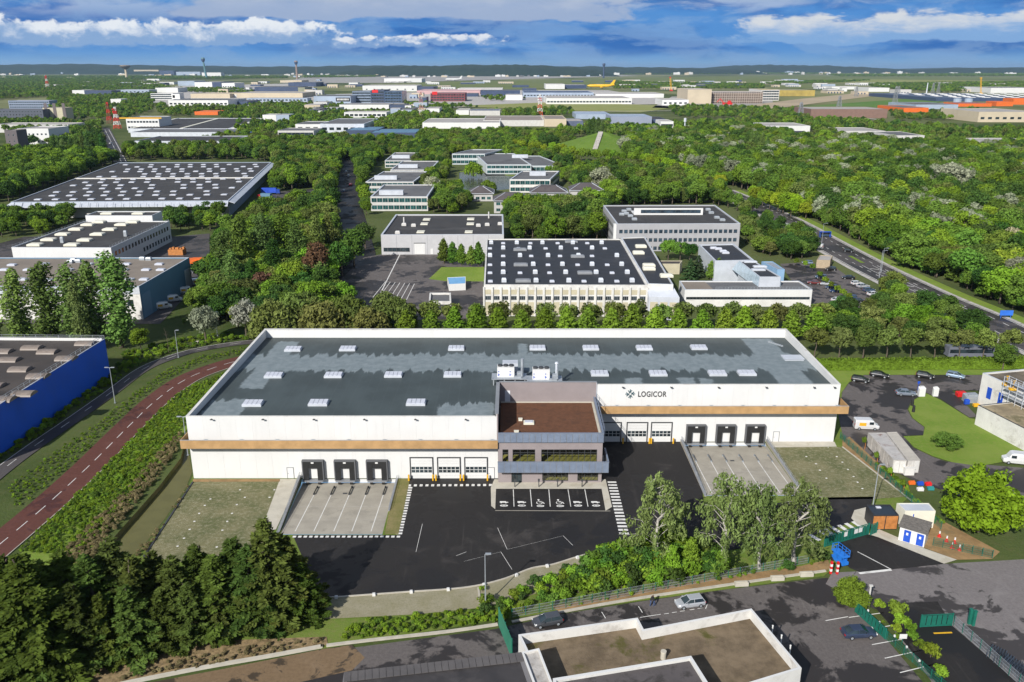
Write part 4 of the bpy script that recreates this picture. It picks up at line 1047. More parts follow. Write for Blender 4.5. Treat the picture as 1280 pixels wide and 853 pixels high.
# street along the bottom right, car park and the lane
sheet('street', GP([(1076, 714), (1178, 705), (1300, 698), (1400, 690), (1400, 900), (1160, 900), (1165, 853), (1100, 764), (1072, 752), (1032, 730), (1040, 716)]), oldasph, -.02)
sheet('car_park', GP([(400, 815), (620, 786), (700, 768), (800, 752), (900, 738), (1000, 726), (1034, 722), (1075, 760), (1160, 860), (1160, 960), (160, 960), (200, 856)]), wetasph, -.03)
sheet('muddy_lane', GP([(140, 862), (280, 836), (400, 812), (440, 806), (456, 822), (440, 838), (300, 870), (140, 900)]), muddy, -.02, block=False)
kerb('lane_kerb', spline(GP([(150, 856), (250, 836), (330, 822), (395, 810), (402, 808.5)]), 6), .55, .22, palecon)
kerb('lane_kerb', spline(GP([(408, 807.5), (470, 800), (560, 790), (622, 781)]), 6), .45, .18, kerbmat)
kerb('lane_kerb', spline(GP([(640, 778), (720, 762), (800, 748), (900, 733), (975, 722), (1032, 714)]), 6), .4, .16, kerbmat)
sheet('wood_chip_bank', GP([(20, 853), (140, 815), (300, 800), (408, 796), (410, 806), (330, 820), (250, 834), (150, 854), (120, 870)]), chips, .0, block=False)
sheet('soil_strip', GP([(690, 758), (800, 738), (900, 722), (1000, 708), (1035, 700), (1040, 712), (975, 720), (900, 731), (800, 746), (700, 766)]), soil, .01, block=False)
sheet('gate_apron', GP([(1040, 690), (1064, 660), (1098, 671), (1182, 705), (1076, 716), (1062, 710)]), asphalt, .006)
sheet('entrance_path', GP([(1085, 668), (1099, 662), (1150, 684), (1196, 700), (1180, 705), (1098, 672)]), palecon, .03)
sheet('cabin_pad', GP([(1064, 648), (1068, 638), (1084, 634), (1092, 650), (1090, 660), (1072, 656)]), palecon, .02)
sheet('soil_patch', GP([(1150, 650), (1176, 650), (1250, 690), (1240, 699), (1196, 700), (1150, 683)]), soil, .012, block=False)
sheet('lane', GP([(1090, 755), (1172, 752), (1190, 782), (1280, 860), (1290, 900), (1200, 900), (1170, 853), (1120, 790)]), asphalt, .0)
for a, b in (((1061, 772), (1105, 766)), ((1075, 789), (1120, 781)), ((1090, 806), (1134, 798)), ((1106, 823), (1152, 813)), ((1125, 841), (1170, 830)), ((1032, 776), (1060, 771))): line(a, b, .14, .0, mro, 'bay_line')
for a, b in (((1072, 690), (1114, 712)),): line(a, b, .16, .02, mro, 'painted_line')
line((1074, 717), (1114, 712.5), .5, .02, mro, 'stop_line')
for a, b in (((800, 772), (826, 768)), ((830, 767.6), (836, 766.8)), ((840, 766), (846, 765.2)), ((850, 764.4), (856, 763.6)), ((862, 762.6), (868, 761.7)), ((872, 761), (878, 760)), ((798, 758), (803, 766)), ((752, 765), (757, 773)), ((884, 756), (882, 761))): line(a, b, .11, .0, mro, 'bay_line')
line((1167, 792), (1190, 791), .3, .02, mro, 'painted_line', yellow)
# paved yards in the middle ground
sheet('depot_yard', GP([(430, 375), (425, 350), (455, 322), (478, 318), (604, 318), (604, 398), (520, 400), (470, 398)]), wetasph, .0)
sheet('office_drive', GP([(395, 360), (430, 290), (415, 240), (418, 200), (440, 195), (450, 250), (470, 318), (455, 330), (428, 380)]), asphalt, -.01, block=False)
KEEP.pop() if False else None
keep(GP([(425, 300), (420, 240), (428, 200), (440, 200), (448, 250), (460, 310), (436, 330)]))
sheet('green_patch', GP([(536, 349), (552, 334), (605, 334), (605, 352), (560, 352)]), lawn, .01)
dy = [o for o in COL.objects if o.name == 'depot_yard'][0]
for k in range(7): line((482 + 6 * k, 352 + .5 * k), (466 + 7 * k, 372 + .5 * k), .2, .006, dy, 'bay_line')
line((500, 318), (476, 366), .35, .006, dy)
sheet('white_factory_yard', GP([(-40, 315), (30, 296), (215, 296), (262, 292), (262, 340), (240, 362), (205, 400), (200, 405), (150, 405), (-40, 405)]), roadasph, .0)
sheet('staff_car_park', GP([(975, 330), (1010, 328), (1040, 332), (1098, 372), (1092, 388), (1015, 386), (990, 352)]), wetasph, .0)
sheet('warehouse_yard', GP([(322, 262), (345, 240), (395, 236), (400, 252), (360, 268)]), roadasph, .0)
sheet('street_left', GP([(128, 160), (137, 160), (160, 203), (140, 203)]), roadasph, .02)
ct_ = [o for o in COL.objects if o.name == 'street_left'][0]
line((131, 162), (152, 203), .4, .04, ct_)
line((136, 162), (158, 203), .4, .04, ct_)
sheet('lane_far', GP([(700, 312), (700, 306), (760, 304), (760, 312)]), roadasph, .0)

# ================================================================ BUILDING KIT
def block(name, label, cat, cs, h, wm, rm, par=.5, th=.35, group=None, z0=0.0, cope=None, kp=True, roofname='roof'):
    """cs: world corners, front left, front right, back right, back left ... ; walls carry the parapet"""
    cx = sum(c[0] for c in cs) / len(cs); cy = sum(c[1] for c in cs) / len(cs)
    o = thing(name, label, cat, (cx, cy, z0), group)
    if kp: keep(cs)
    n = len(cs); ar = sum(cs[i][0] * cs[(i + 1) % n][1] - cs[(i + 1) % n][0] * cs[i][1] for i in range(n))
    if ar < 0: cs = cs[::-1]
    inn = []
    for i in range(n):
        a = Vector(cs[i - 1]); b = Vector(cs[i]); c = Vector(cs[(i + 1) % n])
        d1 = (b - a).normalized(); d2 = (c - b).normalized(); n1 = Vector((-d1.y, d1.x)); n2 = Vector((-d2.y, d2.x))
        k = (n1 + n2); k = k / max(.3, (1 + n1.dot(n2))); inn.append(tuple(b + k * th))
    mb = MB(); vs = [(x, y, z0) for x, y in cs] + [(x, y, h) for x, y in cs] + [(x, y, h) for x, y in inn] + [(x, y, h - par - .1) for x, y in inn]
    fs = []
    for i in range(n):
        j = (i + 1) % n
        fs += [(i, j, n + j, n + i), (n + i, n + j, 2 * n + j, 2 * n + i), (2 * n + i, 2 * n + j, 3 * n + j, 3 * n + i)]
    mb.add(vs, fs); part('wall', mb, wm, o)
    if cope:
        mb = MB(); e = .06
        vs = [(x, y, h + .004) for x, y in cs] + [(x, y, h + .09) for x, y in cs] + [(x, y, h + .09) for x, y in inn] + [(x, y, h + .004) for x, y in inn]
        mb.add(vs, [f for i in range(n) for f in ((i, (i + 1) % n, n + (i + 1) % n, n + i), (n + i, n + (i + 1) % n, 2 * n + (i + 1) % n, 2 * n + i), (2 * n + i, 2 * n + (i + 1) % n, 3 * n + (i + 1) % n, 3 * n + i))]); part('coping', mb, cope, o)
    rb = MB(); rb.prism(inn, h - par - .08, h - par); part(roofname, rb, rm, o)
    o['_h'] = h - par; return o
def top(cs_px, h): return GP(cs_px, h)
WIN = {}
def windows(o, a, b, z, wh_, ww, n, fm, gm, pad=.0, name='window', panes=1, proud=.05):
    """n windows along the wall a->b (outward side on the right), each a frame with a pane"""
    a = Vector(a); b = Vector(b); d = b - a; L_ = d.length; d /= L_; out_ = Vector((d.y, -d.x)); rz = math.atan2(d.y, d.x)
    key = (round(wh_, 2), round(ww, 2), fm.name, gm.name, panes, proud)
    if key not in WIN:
        f = MB(); t = .1
        f.box(0, -proud / 2 + .02, 0, ww, proud + .04, t); f.box(0, -proud / 2 + .02, wh_ - t, ww, proud + .04, t)
        for k in range(panes + 1): f.box(-ww / 2 + t / 2 + (ww - t) * k / panes, -proud / 2 + .02, t, t, proud + .04, wh_ - 2 * t)
        p = MB(); p.box(0, -.005, t, ww - 2 * t, .03, wh_ - 2 * t)
        WIN[key] = (f.mesh(name, fm), p.mesh('pane', gm))
    fme, pme = WIN[key]; base = wloc(o)
    for k in range(n):
        s = pad + (L_ - 2 * pad) * (k + .5) / n; p = a + d * s
        w = link(name, fme, o, (p.x - base.x, p.y - base.y, z - base.z), rz); link('pane', pme, w)
BOXM = {}
def roofbits(o, pts, sx, sy, sz, m, name, rz=0.0, h=None, capm=None):
    key = (sx, sy, sz, m.name, name)
    if key not in BOXM:
        b = MB(); b.box(0, 0, 0, sx, sy, sz * .7); b.prism([(-sx / 2, -sy / 2), (sx / 2, -sy / 2), (sx / 2, sy / 2), (-sx / 2, sy / 2)], sz * .7, sz * .7 + .02)
        b.add([(-sx / 2, -sy / 2, sz * .72), (sx / 2, -sy / 2, sz * .72), (sx / 2, sy / 2, sz * .72), (-sx / 2, sy / 2, sz * .72), (-sx * .38, -sy * .38, sz), (sx * .38, -sy * .38, sz), (sx * .38, sy * .38, sz), (-sx * .38, sy * .38, sz)],
              [(0, 1, 5, 4), (1, 2, 6, 5), (2, 3, 7, 6), (3, 0, 4, 7), (4, 5, 6, 7)])
        BOXM[key] = b.mesh(name, m)
    base = wloc(o); hh = o['_h'] if h is None else h
    for x, y in pts: link(name, BOXM[key], o, (x - base.x, y - base.y, hh - base.z), rz)
def gridpts(c, nu, nv, u0=.1, u1=.9, v0=.1, v1=.9, jit=0):
    """bilinear grid in a quad: front left, front right, back right, back left"""
    out = []
    for j in range(nv):
        for i in range(nu):
            u = u0 + (u1 - u0) * (i / max(1, nu - 1)); v = v0 + (v1 - v0) * (j / max(1, nv - 1))
            u += rnd.uniform(-jit, jit); v += rnd.uniform(-jit, jit)
            x = (c[0][0] * (1 - u) + c[1][0] * u) * (1 - v) + (c[3][0] * (1 - u) + c[2][0] * u) * v
            y = (c[0][1] * (1 - u) + c[1][1] * u) * (1 - v) + (c[3][1] * (1 - u) + c[2][1] * u) * v
            out.append((x, y))
    return out
def wallpart(o, a, b, z0, z1, m, name, proud=.06, u0=0, u1=1):
    """a panel standing proud of the wall a->b (outward on the right)"""
    a = Vector(a); b = Vector(b); d = (b - a); p0 = a + d * u0; p1 = a + d * u1; n_ = Vector((d.y, -d.x)).normalized() * proud
    mb = MB(); mb.prism([tuple(p0 + n_), tuple(p1 + n_), tuple(p1 - n_ * .3), tuple(p0 - n_ * .3)], z0, z1); return part(name, mb, m, o)
def railing(o, a, b, z, n, h=1.0, m=None):
    mb = MB()
    for hh in (h * .5, h): mb.bar((a[0], a[1], z + hh), (b[0], b[1], z + hh), .06)
    for k in range(n + 1): f = k / n; x = a[0] + (b[0] - a[0]) * f; y = a[1] + (b[1] - a[1]) * f; mb.bar((x, y, z), (x, y, z + h), .06)
    part('roof_rail', mb, m or steel, o)
# ================================================================ BUILDINGS, LEFT SIDE
# blue warehouse at the left edge
hB = 9.6; b0 = G(131, 424, hB); b1 = G(-2, 507, hB); d = (Vector(b1) - Vector(b0)); b1 = tuple(Vector(b0) + d * 1.25)
bx = [(b1[0] - 85, b1[1]), b1, b0, (b0[0] - 85, b0[1] + 2)]
blue = block('blue_warehouse', 'bright blue warehouse with curved rooflights at the left edge of the picture', 'warehouse', bx, hB, bluewall, roofbrown, .35, .3, cope=lightmetal)
nfr = Vector((b0[0] - b1[0], b0[1] - b1[1])).normalized(); rzB = math.atan2(nfr.y, nfr.x)
vb = MB()
for k in range(7):
    a0 = math.pi * k / 7; a1 = math.pi * (k + 1) / 7
    y0, y1 = -1.5 * math.cos(a0), -1.5 * math.cos(a1); z0_, z1_ = .75 * math.sin(a0), .75 * math.sin(a1)
    vb.add([(-2.1, y0, z0_), (2.1, y0, z0_), (2.1, y1, z1_), (-2.1, y1, z1_)], [(0, 1, 2, 3)])
for sx in (-2.1, 2.1):
    vb.add([(sx, -1.5 * math.cos(math.pi * k / 7), .75 * math.sin(math.pi * k / 7)) for k in range(8)], [tuple(range(8))])
vme = vb.mesh('barrel_rooflight', mat('weathered_acrylic', (.20, .165, .14), .5, .15, .8)); base = wloc(blue)
for p in ((40, 435.5), (60, 440.5), (12, 450.5), (25, 462.5), (83, 449), (48, 471), (3, 440), (-8, 483), (30, 493), (4, 500), (107, 430)):
    x, y = G(*p, 9.3); link('barrel_rooflight', vme, blue, (x - base.x, y - base.y, 9.25), 0.0)
railing(blue, (b0[0] - .6, b0[1]), (b1[0] - .6, b1[1]), 9.7, 26, .9); railing(blue, (bx[3][0], bx[3][1] - .2), (b0[0], b0[1] - .2), 9.7, 30, .9)
wallpart(blue, (bx[3][0], bx[3][1] - .4), (b0[0] - .5, b0[1] - .4), 9.25, 9.95, white, 'back_parapet', .1)

# beige roofed hall behind the poplars
hC = 10.3; c = top([(-60, 358.4), (173.7, 358.4), (236.6, 322.3), (-60, 322.3)], hC)
beige = block('beige_roof_hall', 'flat beige roofed hall with white front and dark side wall behind the poplar row', 'hall', c, hC, slate, roofbeige, .3, .35, cope=lightmetal)
wallpart(beige, c[0], c[1], 0, 7.9, offwhite, 'front_panel', .12); wallpart(beige, c[0], c[1], 8.0, 10.2, lightmetal, 'front_panel', .10)
wallpart(beige, c[1], c[2], .05, 7.5, mat('blue_shutter', (.16, .26, .38), .6, .05), 'side_door', .08, .02, .17); wallpart(beige, c[1], c[2], .05, 7.0, lightmetal, 'side_door', .08, .86, .98)
windows(beige, (c[1][0] - 7, c[1][1] - .14), (c[1][0] - 2, c[1][1] - .14), 4.2, 2.0, 1.9, 2, darkmetal, win, panes=2)
roofbits(beige, [G(x, y, hC) for x, y in ((5, 337), (35, 337), (28, 349), (56, 330), (86, 337), (111, 330), (155, 337), (158, 330), (182.5, 337), (201, 337), (199, 330), (180, 349), (162, 349), (85, 347), (115, 349), (15, 331), (60, 350))], 2.6, 1.8, .6, skylight_m, 'rooflight')
roofbits(beige, [G(x, y, hC) for x, y in ((178, 324), (186, 324.5), (92, 326), (88, 328), (98, 327))], 1.8, 1.4, 1.1, steel, 'roof_unit')

# white office factory
hD = 9.0; c = top([(14.2, 309.5), (138.5, 310), (212, 276.6), (106.6, 276.6)], hD)
wf = block('white_factory', 'white two storey factory with dark roof, round rooflights and two rows of small windows', 'factory', c, hD, white, roofdark, .35, .35, cope=lightmetal)
windows(wf, c[1], c[2], 5.4, 1.7, 1.5, 18, darkmetal, win, 2.0); windows(wf, (c[1][0] + (c[2][0] - c[1][0]) * .45, c[1][1] + (c[2][1] - c[1][1]) * .45), c[2], 1.6, 1.7, 1.5, 10, darkmetal, win, 1.0)
windows(wf, (c[0][0] + 5, c[0][1]), (c[0][0] + 14, c[0][1]), 5.6, 1.7, 1.9, 2, darkmetal, gold, 0); windows(wf, (c[0][0] + 22, c[0][1]), (c[1][0], c[1][1]), 2.8, 1.7, 1.9, 8, darkmetal, win, 1)
roofbits(wf, [G(x, y, hD) for x, y in ((44, 306), (61, 299.5), (78.5, 292.8), (95, 286.6), (110, 280.9), (90, 306), (106, 300), (122, 292.8), (137, 286.8), (152, 280.8), (166, 277.5), (124, 277.5))], 5, 3.4, .9, ivory, 'rooflight')
roofbits(wf, [G(78, 302.5, hD), G(157, 294.5, hD)], 1.2, 1.0, 2.4, steel, 'roof_vent')
railing(wf, (c[1][0] - .4, c[1][1]), (c[2][0] - .4, c[2][1]), 9.0, 22, .9); railing(wf, (c[0][0] + .4, c[0][1]), (c[3][0] + .4, c[3][1]), 9.0, 22, .9)
hE = 10.8; e = top([(106.6, 269.8), (190, 269.8), (202, 264.4), (120.9, 264.4)], hE)
e2 = block('white_factory_wing', 'white raised rear wing closing the back of the white factory', 'building', e, hE, white, roofdark, .3, .35, cope=lightmetal)
roofbits(e2, [G(134, 267, hE), G(173, 267, hE)], 5, 3, .8, ivory, 'rooflight')

# the wide dark roofed warehouse
hF = 8.2; c = top([(13.4, 253), (285.5, 251), (339, 203), (148, 203.5)], hF)
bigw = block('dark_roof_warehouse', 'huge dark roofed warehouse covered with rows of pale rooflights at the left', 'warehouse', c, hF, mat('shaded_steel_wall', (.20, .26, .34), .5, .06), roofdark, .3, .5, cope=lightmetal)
pts = []
for i in range(11):
    u0 = .10 + .083 * i
    for j in range(13):
        v = .05 + .073 * j
        if .49 < v < .54 or rnd.random() < .12: continue
        u = u0 + (v - .5) * -.01 + (.012 if j % 2 else -.012)
        if u > .96 or u < .05: continue
        pts.append(((c[0][0] * (1 - u) + c[1][0] * u) * (1 - v) + (c[3][0] * (1 - u) + c[2][0] * u) * v, (c[0][1] * (1 - u) + c[1][1] * u) * (1 - v) + (c[3][1] * (1 - u) + c[2][1] * u) * v))
roofbits(bigw, pts, 3.3, 2.4, .6, mat('grey_acrylic', (.46, .48, .53), .35, .12, .3), 'rooflight')
def mid(a, b, f=.5): return (a[0] + (b[0] - a[0]) * f, a[1] + (b[1] - a[1]) * f)
ma, mb_ = mid(c[0], c[3], .51), mid(c[1], c[2], .51)
w_ = MB(); w_.wall(ma, mb_, hF - .3, hF + .35, .5); part('fire_wall', w_, offwhite, bigw)
# sloped metal apron along the front and the right side, with slanted struts
ap = MB()
f0, f1 = Vector(c[0]), Vector(c[1]); ap.add([(f0.x, f0.y - .1, 8.0), (f1.x, f1.y - .1, 8.0), (f1.x + 1, f1.y - 5, 6.4), (f0.x - 1, f0.y - 5, 6.4), (f0.x, f0.y - .1, 7.6), (f1.x, f1.y - .1, 7.6), (f1.x + 1, f1.y - 5, 6.0), (f0.x - 1, f0.y - 5, 6.0)], [(3, 2, 1, 0), (4, 5, 6, 7), (7, 6, 2, 3), (6, 5, 1, 2), (4, 7, 3, 0)])
part('canopy', ap, lightmetal, bigw); ribs_ = MB()
for k in range(26):
    x = f0.x + (f1.x - f0.x) * (k + .5) / 26; ribs_.bar((x, f0.y - .3, 8.06), (x + 1.6, f0.y - 5, 6.5), .14)
part('canopy_rib', ribs_, greymetal, bigw)
wallpart(bigw, (c[0][0], c[0][1]), (c[1][0], c[1][1]), .1, 5.5, plaster, 'front_panel', .1)
s0, s1 = Vector(c[1]), Vector(c[2]); sd_ = (s1 - s0).normalized(); sn = Vector((sd_.y, -sd_.x))
ap = MB(); vs = [(s0.x, s0.y, 8.0), (s1.x, s1.y, 8.0), ((s1 + sn * 3).x, (s1 + sn * 3).y, 6.9), ((s0 + sn * 3).x, (s0 + sn * 3).y, 6.9)]
ap.add(vs + [(x, y, z - .3) for x, y, z in vs], [(3, 2, 1, 0)[::-1], (4, 5, 6, 7), (3, 2, 6, 7), (2, 1, 5, 6), (0, 3, 7, 4)]); part('canopy', ap, lightmetal, bigw)

# far left apartment and office blocks
def pxblock(name, label, cat, x0, x1, yt, yb, depth, wm, rm, nwin=0, rows=1, wsz=(1.6, 1.6), group=None, gm=None, par=.5, skew=0.0, cope=None):
    """axis-aligned building: front face between pixel columns x0..x1, from ground row yb up to roof row yt"""
    Y = G((x0 + x1) / 2, yb)[1]; z, X0 = ZX(x0, yt, Y); X1 = ZX(x1, yt, Y)[1]; h = max(z, 2.5)
    cs = [(X0, Y), (X1, Y), (X1 + skew, Y + depth), (X0 + skew, Y + depth)]
    o = block(name, label, cat, cs, h, wm, rm, min(par, h * .2), max(.35, depth * .012), group, cope=cope)
    if nwin:
        sh = h / (rows + .25)
        for r_ in range(rows): windows(o, cs[0], cs[1], sh * (r_ + .35), min(wsz[0], sh * .6), wsz[1], nwin, greymetal, gm or win, 1.0)
    return o
o = pxblock('grey_office', 'grey tower with a white left edge at the far left', 'tower', 5, 20, 163, 196, 16, mat('dark_grey_render', (.12, .105, .11), .8, .05), roofpale, 2, 4, (1.4, 1.2)); cs = None
o = pxblock('white_office', 'white building with six small dark windows beside the grey tower at the far left', 'building', 21, 60, 161, 181, 40, white, roofpale, 7, 2, (1.6, 1.8))
o = pxblock('flat_roof_hall', 'long pale flat roofed hall behind the grey tower at the far left', 'hall', -10, 85, 156, 166, 40, plaster, roofpale)
o = pxblock('apartment_block', 'long dark grey apartment block at the far left edge', 'apartment block', -10, 53, 137, 154, 26, mat('dark_blue_grey', (.085, .095, .12), .8, .06), roofgrey, 16, 4, (1.8, 2.0))
o = pxblock('apartment_block', 'cream apartment tower with dark stripes right of the dark grey block', 'apartment block', 53, 79, 135, 153, 26, cream, roofgrey, 0)
for u in (.22, .5, .8): wallpart(o, *[(o.location.x + s * 22, o.location.y - 13) for s in (-1, 1)], .3, 26, mat('stripe', (.13, .11, .11), .8, .05), 'stair_strip', .3, u, u + .1)
o = pxblock('long_office', 'blue grey office with ribbon windows above the dark apartment block', 'office building', 10, 61, 126, 136, 30, mat('blue_grey_wall', (.20, .24, .33), .6, .06), roofpale, 18, 3, (2.2, 3.5), gm=winblue)

# halls beside the left street
o = pxblock('brown_roof_hall', 'grey hall with dark felt roof, nearest of the stepped halls by the left street', 'hall', 166, 286, 176.5, 190, 62, lightmetal, roofdark, 9, 1, (2.2, 5))
o = pxblock('brown_roof_hall', 'middle stepped hall with a blue end bay by the left street', 'hall', 163, 286, 165.5, 171.5, 60, lightmetal, roofgrey)
o = pxblock('blue_annex', 'small blue annex at the right end of the stepped halls', 'annex', 275, 305, 168, 178, 34, bluepaint, roofgrey)
o = pxblock('brown_roof_hall', 'rear stepped hall with three dark roof bays and pale ridges', 'hall', 160, 287, 161, 166, 220, lightmetal, roofdark, skew=-25)
h0 = o['_h']; bb = wloc(o)
for u in (-60, 0, 62):
    mbq = MB(); mbq.box(bb.x + u, bb.y, h0 + .01, 4, 205, .5, .12); part('roof_ridge', mbq, ivory, o)
o = pxblock('long_office', 'white office with a yellow roof edge behind the stepped halls', 'office building', 157, 198, 147.5, 163, 40, white, roofgrey, 10, 2, (2.2, 3.0))
wallpart(o, (o.location.x - 28, o.location.y - 20), (o.location.x + 24, o.location.y - 20), o['_h'] - .6, o['_h'] + .9, yellow, 'roof_edge', .3)

# ================================================================ BUILDINGS, MIDDLE
hG = 8.2; c = top([(476, 293.9), (629.8, 293.4), (629, 268.3), (494.7, 268.3)], hG)
gw = block('grey_warehouse', 'pale grey warehouse with dark flat roof and a white gate behind the depot yard', 'warehouse', c, hG, mat('pale_grey_panel', (.44, .44, .45), .6, .04), roofdark, .45, .7, cope=lightmetal)
for u in np.arange(.125, 1, .125): wallpart(gw, c[0], c[1], .1, 8.0, greymetal, 'panel_joint', .02, u - .001, u + .001)
wallpart(gw, c[0], c[1], .1, 4.6, white, 'gate', .1, .27, .355); wallpart(gw, c[0], c[1], 4.6, 4.9, darkmetal, 'gate_frame', .12, .265, .36); wallpart(gw, c[0], c[1], .1, 2.4, white, 'door', .08, .40, .42)
windows(gw, (c[0][0] + .8, c[0][1]), (c[0][0] + 11.5, c[0][1]), 1.3, 1.6, 1.7, 6, darkmetal, win);
roofbits(gw, [G(x, y, hG) for x, y in ((530.5, 279), (526, 289), (588, 279), (586, 289), (533.5, 273.5), (588.5, 273))], 3.2, 5.0, .4, ivory, 'rooflight')
roofbits(gw, [G(x, y, hG) for x, y in ((505, 281), (517, 282), (598, 282), (497, 291), (609, 281), (625, 280))], 2.0, 1.4, 1.2, plaster, 'roof_vent')
for p in ((505, 279), (611, 272)):
    x, y = G(*p, hG); t_ = MB(); t_.tube((x, y, hG - .4), (x, y, hG + 2.6), .35, .3, 8); part('chimney', t_, plaster, gw)

hH = 9.9; c = top([(604.7, 356.4), (809.6, 357), (776, 299), (608, 299)], hH)
bw_ = block('black_roof_factory', 'factory with black roof full of white vents and cream panelled front', 'factory', c, hH, offwhite, roofblack, .3, .5, cope=offwhite)
nb = 19; a, b = Vector(c[0]), Vector(c[1])
for k in range(nb + 1):
    f = k / nb; p = a.lerp(b, f); mbq = MB(); mbq.box(p.x, p.y - .2, 0, .5, .42, 9.3); part('pilaster', mbq, offwhite, bw_)
pme1 = MB(); pme1.box(0, 0, 0, 1.75, .1, 1.5); pme1 = pme1.mesh('panel', cream); pme2 = MB(); pme2.box(0, 0, 0, 1.75, .1, 4.2); pme2 = pme2.mesh('panel', cream)
for k in range(nb):
    p = a.lerp(b, (k + .5) / nb); q = (p.x - bw_.location.x, p.y - .03 - bw_.location.y)
    link('panel', pme1, bw_, (q[0], q[1], 6.95)); link('panel', pme2, bw_, (q[0], q[1], .3))
windows(bw_, tuple(a), tuple(b), 5.15, 1.3, 1.75, nb, greymetal, win, panes=3)
pts = []
for r_, (yy, xs) in enumerate(((304, (614, 629, 646, 663, 678, 697, 716, 734, 752)), (310.5, (612.5, 629, 648, 662, 682, 701, 720, 740, 756)), (320, (612.5, 629, 650, 664, 685, 700, 723, 740, 771)), (331, (612.5, 629, 652, 666.5, 685, 703, 722, 740, 759, 777)), (341, (612.5, 629, 650, 669, 687, 707, 726, 745, 765, 784)), (351.5, (613, 630, 654, 670, 690, 711, 730, 751, 771, 790)))):
    for x in xs: pts.append(G(x, yy, hH))
roofbits(bw_, pts[::2], 1.5, 1.2, 1.3, lightmetal, 'roof_vent'); roofbits(bw_, pts[1::2], 1.5, 1.3, .6, skylight_m, 'rooflight')
roofbits(bw_, [G(x, y, hH) for x, y in ((650, 312), (651, 331), (654, 351), (722, 320.5), (731, 341), (714, 302))], 4.8, 2.4, .8, greymetal, 'roof_unit')
c2 = [c[1], *top([(841.5, 358), (806, 298), (776.3, 299)], hH)]; c2[0] = (c2[0][0] + .02, c2[0][1])
bs = block('black_roof_wing', 'narrow black roofed wing joined to the right side of the black roofed factory', 'factory wing', c2, hH + .5, offwhite, roofblack, .3, .4, cope=lightmetal)
roofbits(bs, [G(x, y, hH) for x, y in ((801, 310), (798, 318), (811, 334), (811, 338), (833, 347))], 4, 2.4, 1.0, ivory, 'roof_unit')
fc = top([(811, 360), (848, 364), (851, 373), (811, 369)], 0)
mbq = MB(); A0 = Vector(c2[0]); A1 = Vector(c2[1])
mbq.add([(A0.x, A0.y + 3, hH + .2), (A1.x, A1.y + 3, hH + .2), (A1.x + 1.5, A1.y - 3.2, 7.2), (A0.x, A0.y - 3.2, 7.2), (A0.x, A0.y + 3, 0), (A1.x, A1.y + 3, 0), (A1.x + 1.5, A1.y - 3.2, 0), (A0.x, A0.y - 3.2, 0)], [(3, 2, 1, 0)[::-1], (7, 6, 2, 3), (6, 5, 1, 2), (4, 7, 3, 0)])
part('sloped_front', mbq, lightmetal, bs)
for k in range(3): wallpart(bs, (A0.x, A0.y - 3.2), (A1.x + 1.5, A1.y - 3.2), .6, 5.6, cream, 'panel', .06, .05 + k * .32, .3 + k * .32)

# grey three storey office with a courtyard roof
hI = 11.5; c = top([(771, 280.3), (925.6, 279.8), (893.7, 256.6), (754, 257)], hI)
go = block('grey_office', 'grey three storey office with ribbon windows and a courtyard behind the black roofed factory', 'office building', c, hI, mat('grey_aluminium_panel', (.34, .34, .355), .5, .04, .4, .4), roofdark, .4, .6, cope=lightmetal)
for z in (7.6, 4.0, .5): 
    windows(go, c[0], c[1], z, 1.5, 1.45, 24, darkmetal, winblue, .8); windows(go, c[3], c[0], z, 1.5, 1.45, 16, darkmetal, win, .8); windows(go, c[1], c[2], z, 1.5, 1.45, 14, darkmetal, win, .8)
mbq = MB(); mbq.box(c[0][0] - .5, c[0][1] + 2, 0, 1.2, 2, 11.3); part('corner_fin', mbq, white, go)
iy = G(830, 272, hI)[1]; ix0 = G(796, 272, hI)[0]; ix1 = G(884, 272, hI)[0]
mbq = MB(); mbq.box((ix0 + ix1) / 2, iy + 9, hI - .38, ix1 - ix0, .5, 3.0); mbq.box((ix0 + ix1) / 2, iy + 14, hI - .38, ix1 - ix0, 9.4, .3); part('courtyard_wall', mbq, white, go)
windows(go, (ix0 + 3, iy + 8.75), (ix1 - 1, iy + 8.75), hI + .4, 1.5, 2.2, 12, darkmetal, winblue)
roofbits(go, [G(x, y, hI) for x, y in ((780, 264), (783, 267), (788, 270), (777, 268), (793, 274), (786, 262), (896, 272), (903, 275), (889, 266), (885, 262))], 2.2, 1.6, 1.0, steel, 'roof_unit')

# low office with the glass wedge
hJ = 5.6; c = top([(856, 362.5), (1015.6, 362.5), (999, 351.5), (849, 351.5)], hJ)
lo_ = block('low_office', 'long low white office with a row of small windows beside the staff car park', 'office building', c, hJ, white, roofgrey, .3, .4, cope=lightmetal)
windows(lo_, c[0], c[1], 2.4, .85, 1.1, 36, darkmetal, win, .6); wallpart(lo_, c[0], c[1], .1, 2.2, offwhite, 'plinth_panel', .03)
x0, y0 = c[0]; mbq = MB(); mbq.prism([(c[0][0] + .5, c[0][1] + .5), (c[0][0] + 9.5, c[0][1] + .5), (c[3][0] + 8.5, c[3][1] - .5), (c[3][0] + .5, c[3][1] - .5)], lo_['_h'], lo_['_h'] + .12); part('gravel_bed', mbq, roofbeige, lo_)
railing(lo_, (c[0][0] + 10, c[0][1] + .6), (c[1][0], c[1][1] + .6), hJ, 30, .8)
wd = top([(949.6, 346.5), (976, 346.5), (942.5, 326.5), (924, 326.5)], 8.6)
wdo = block('glass_wedge_hall', 'dark roofed hall with a sloping pale blue glass flank above the low office', 'hall', wd, 8.6, lightmetal, roofblack, .2, .3, cope=lightmetal)
sl = MB(); gl0 = G(946.6, 357.4, 5.4); gl1 = G(915, 333.7, 5.4)
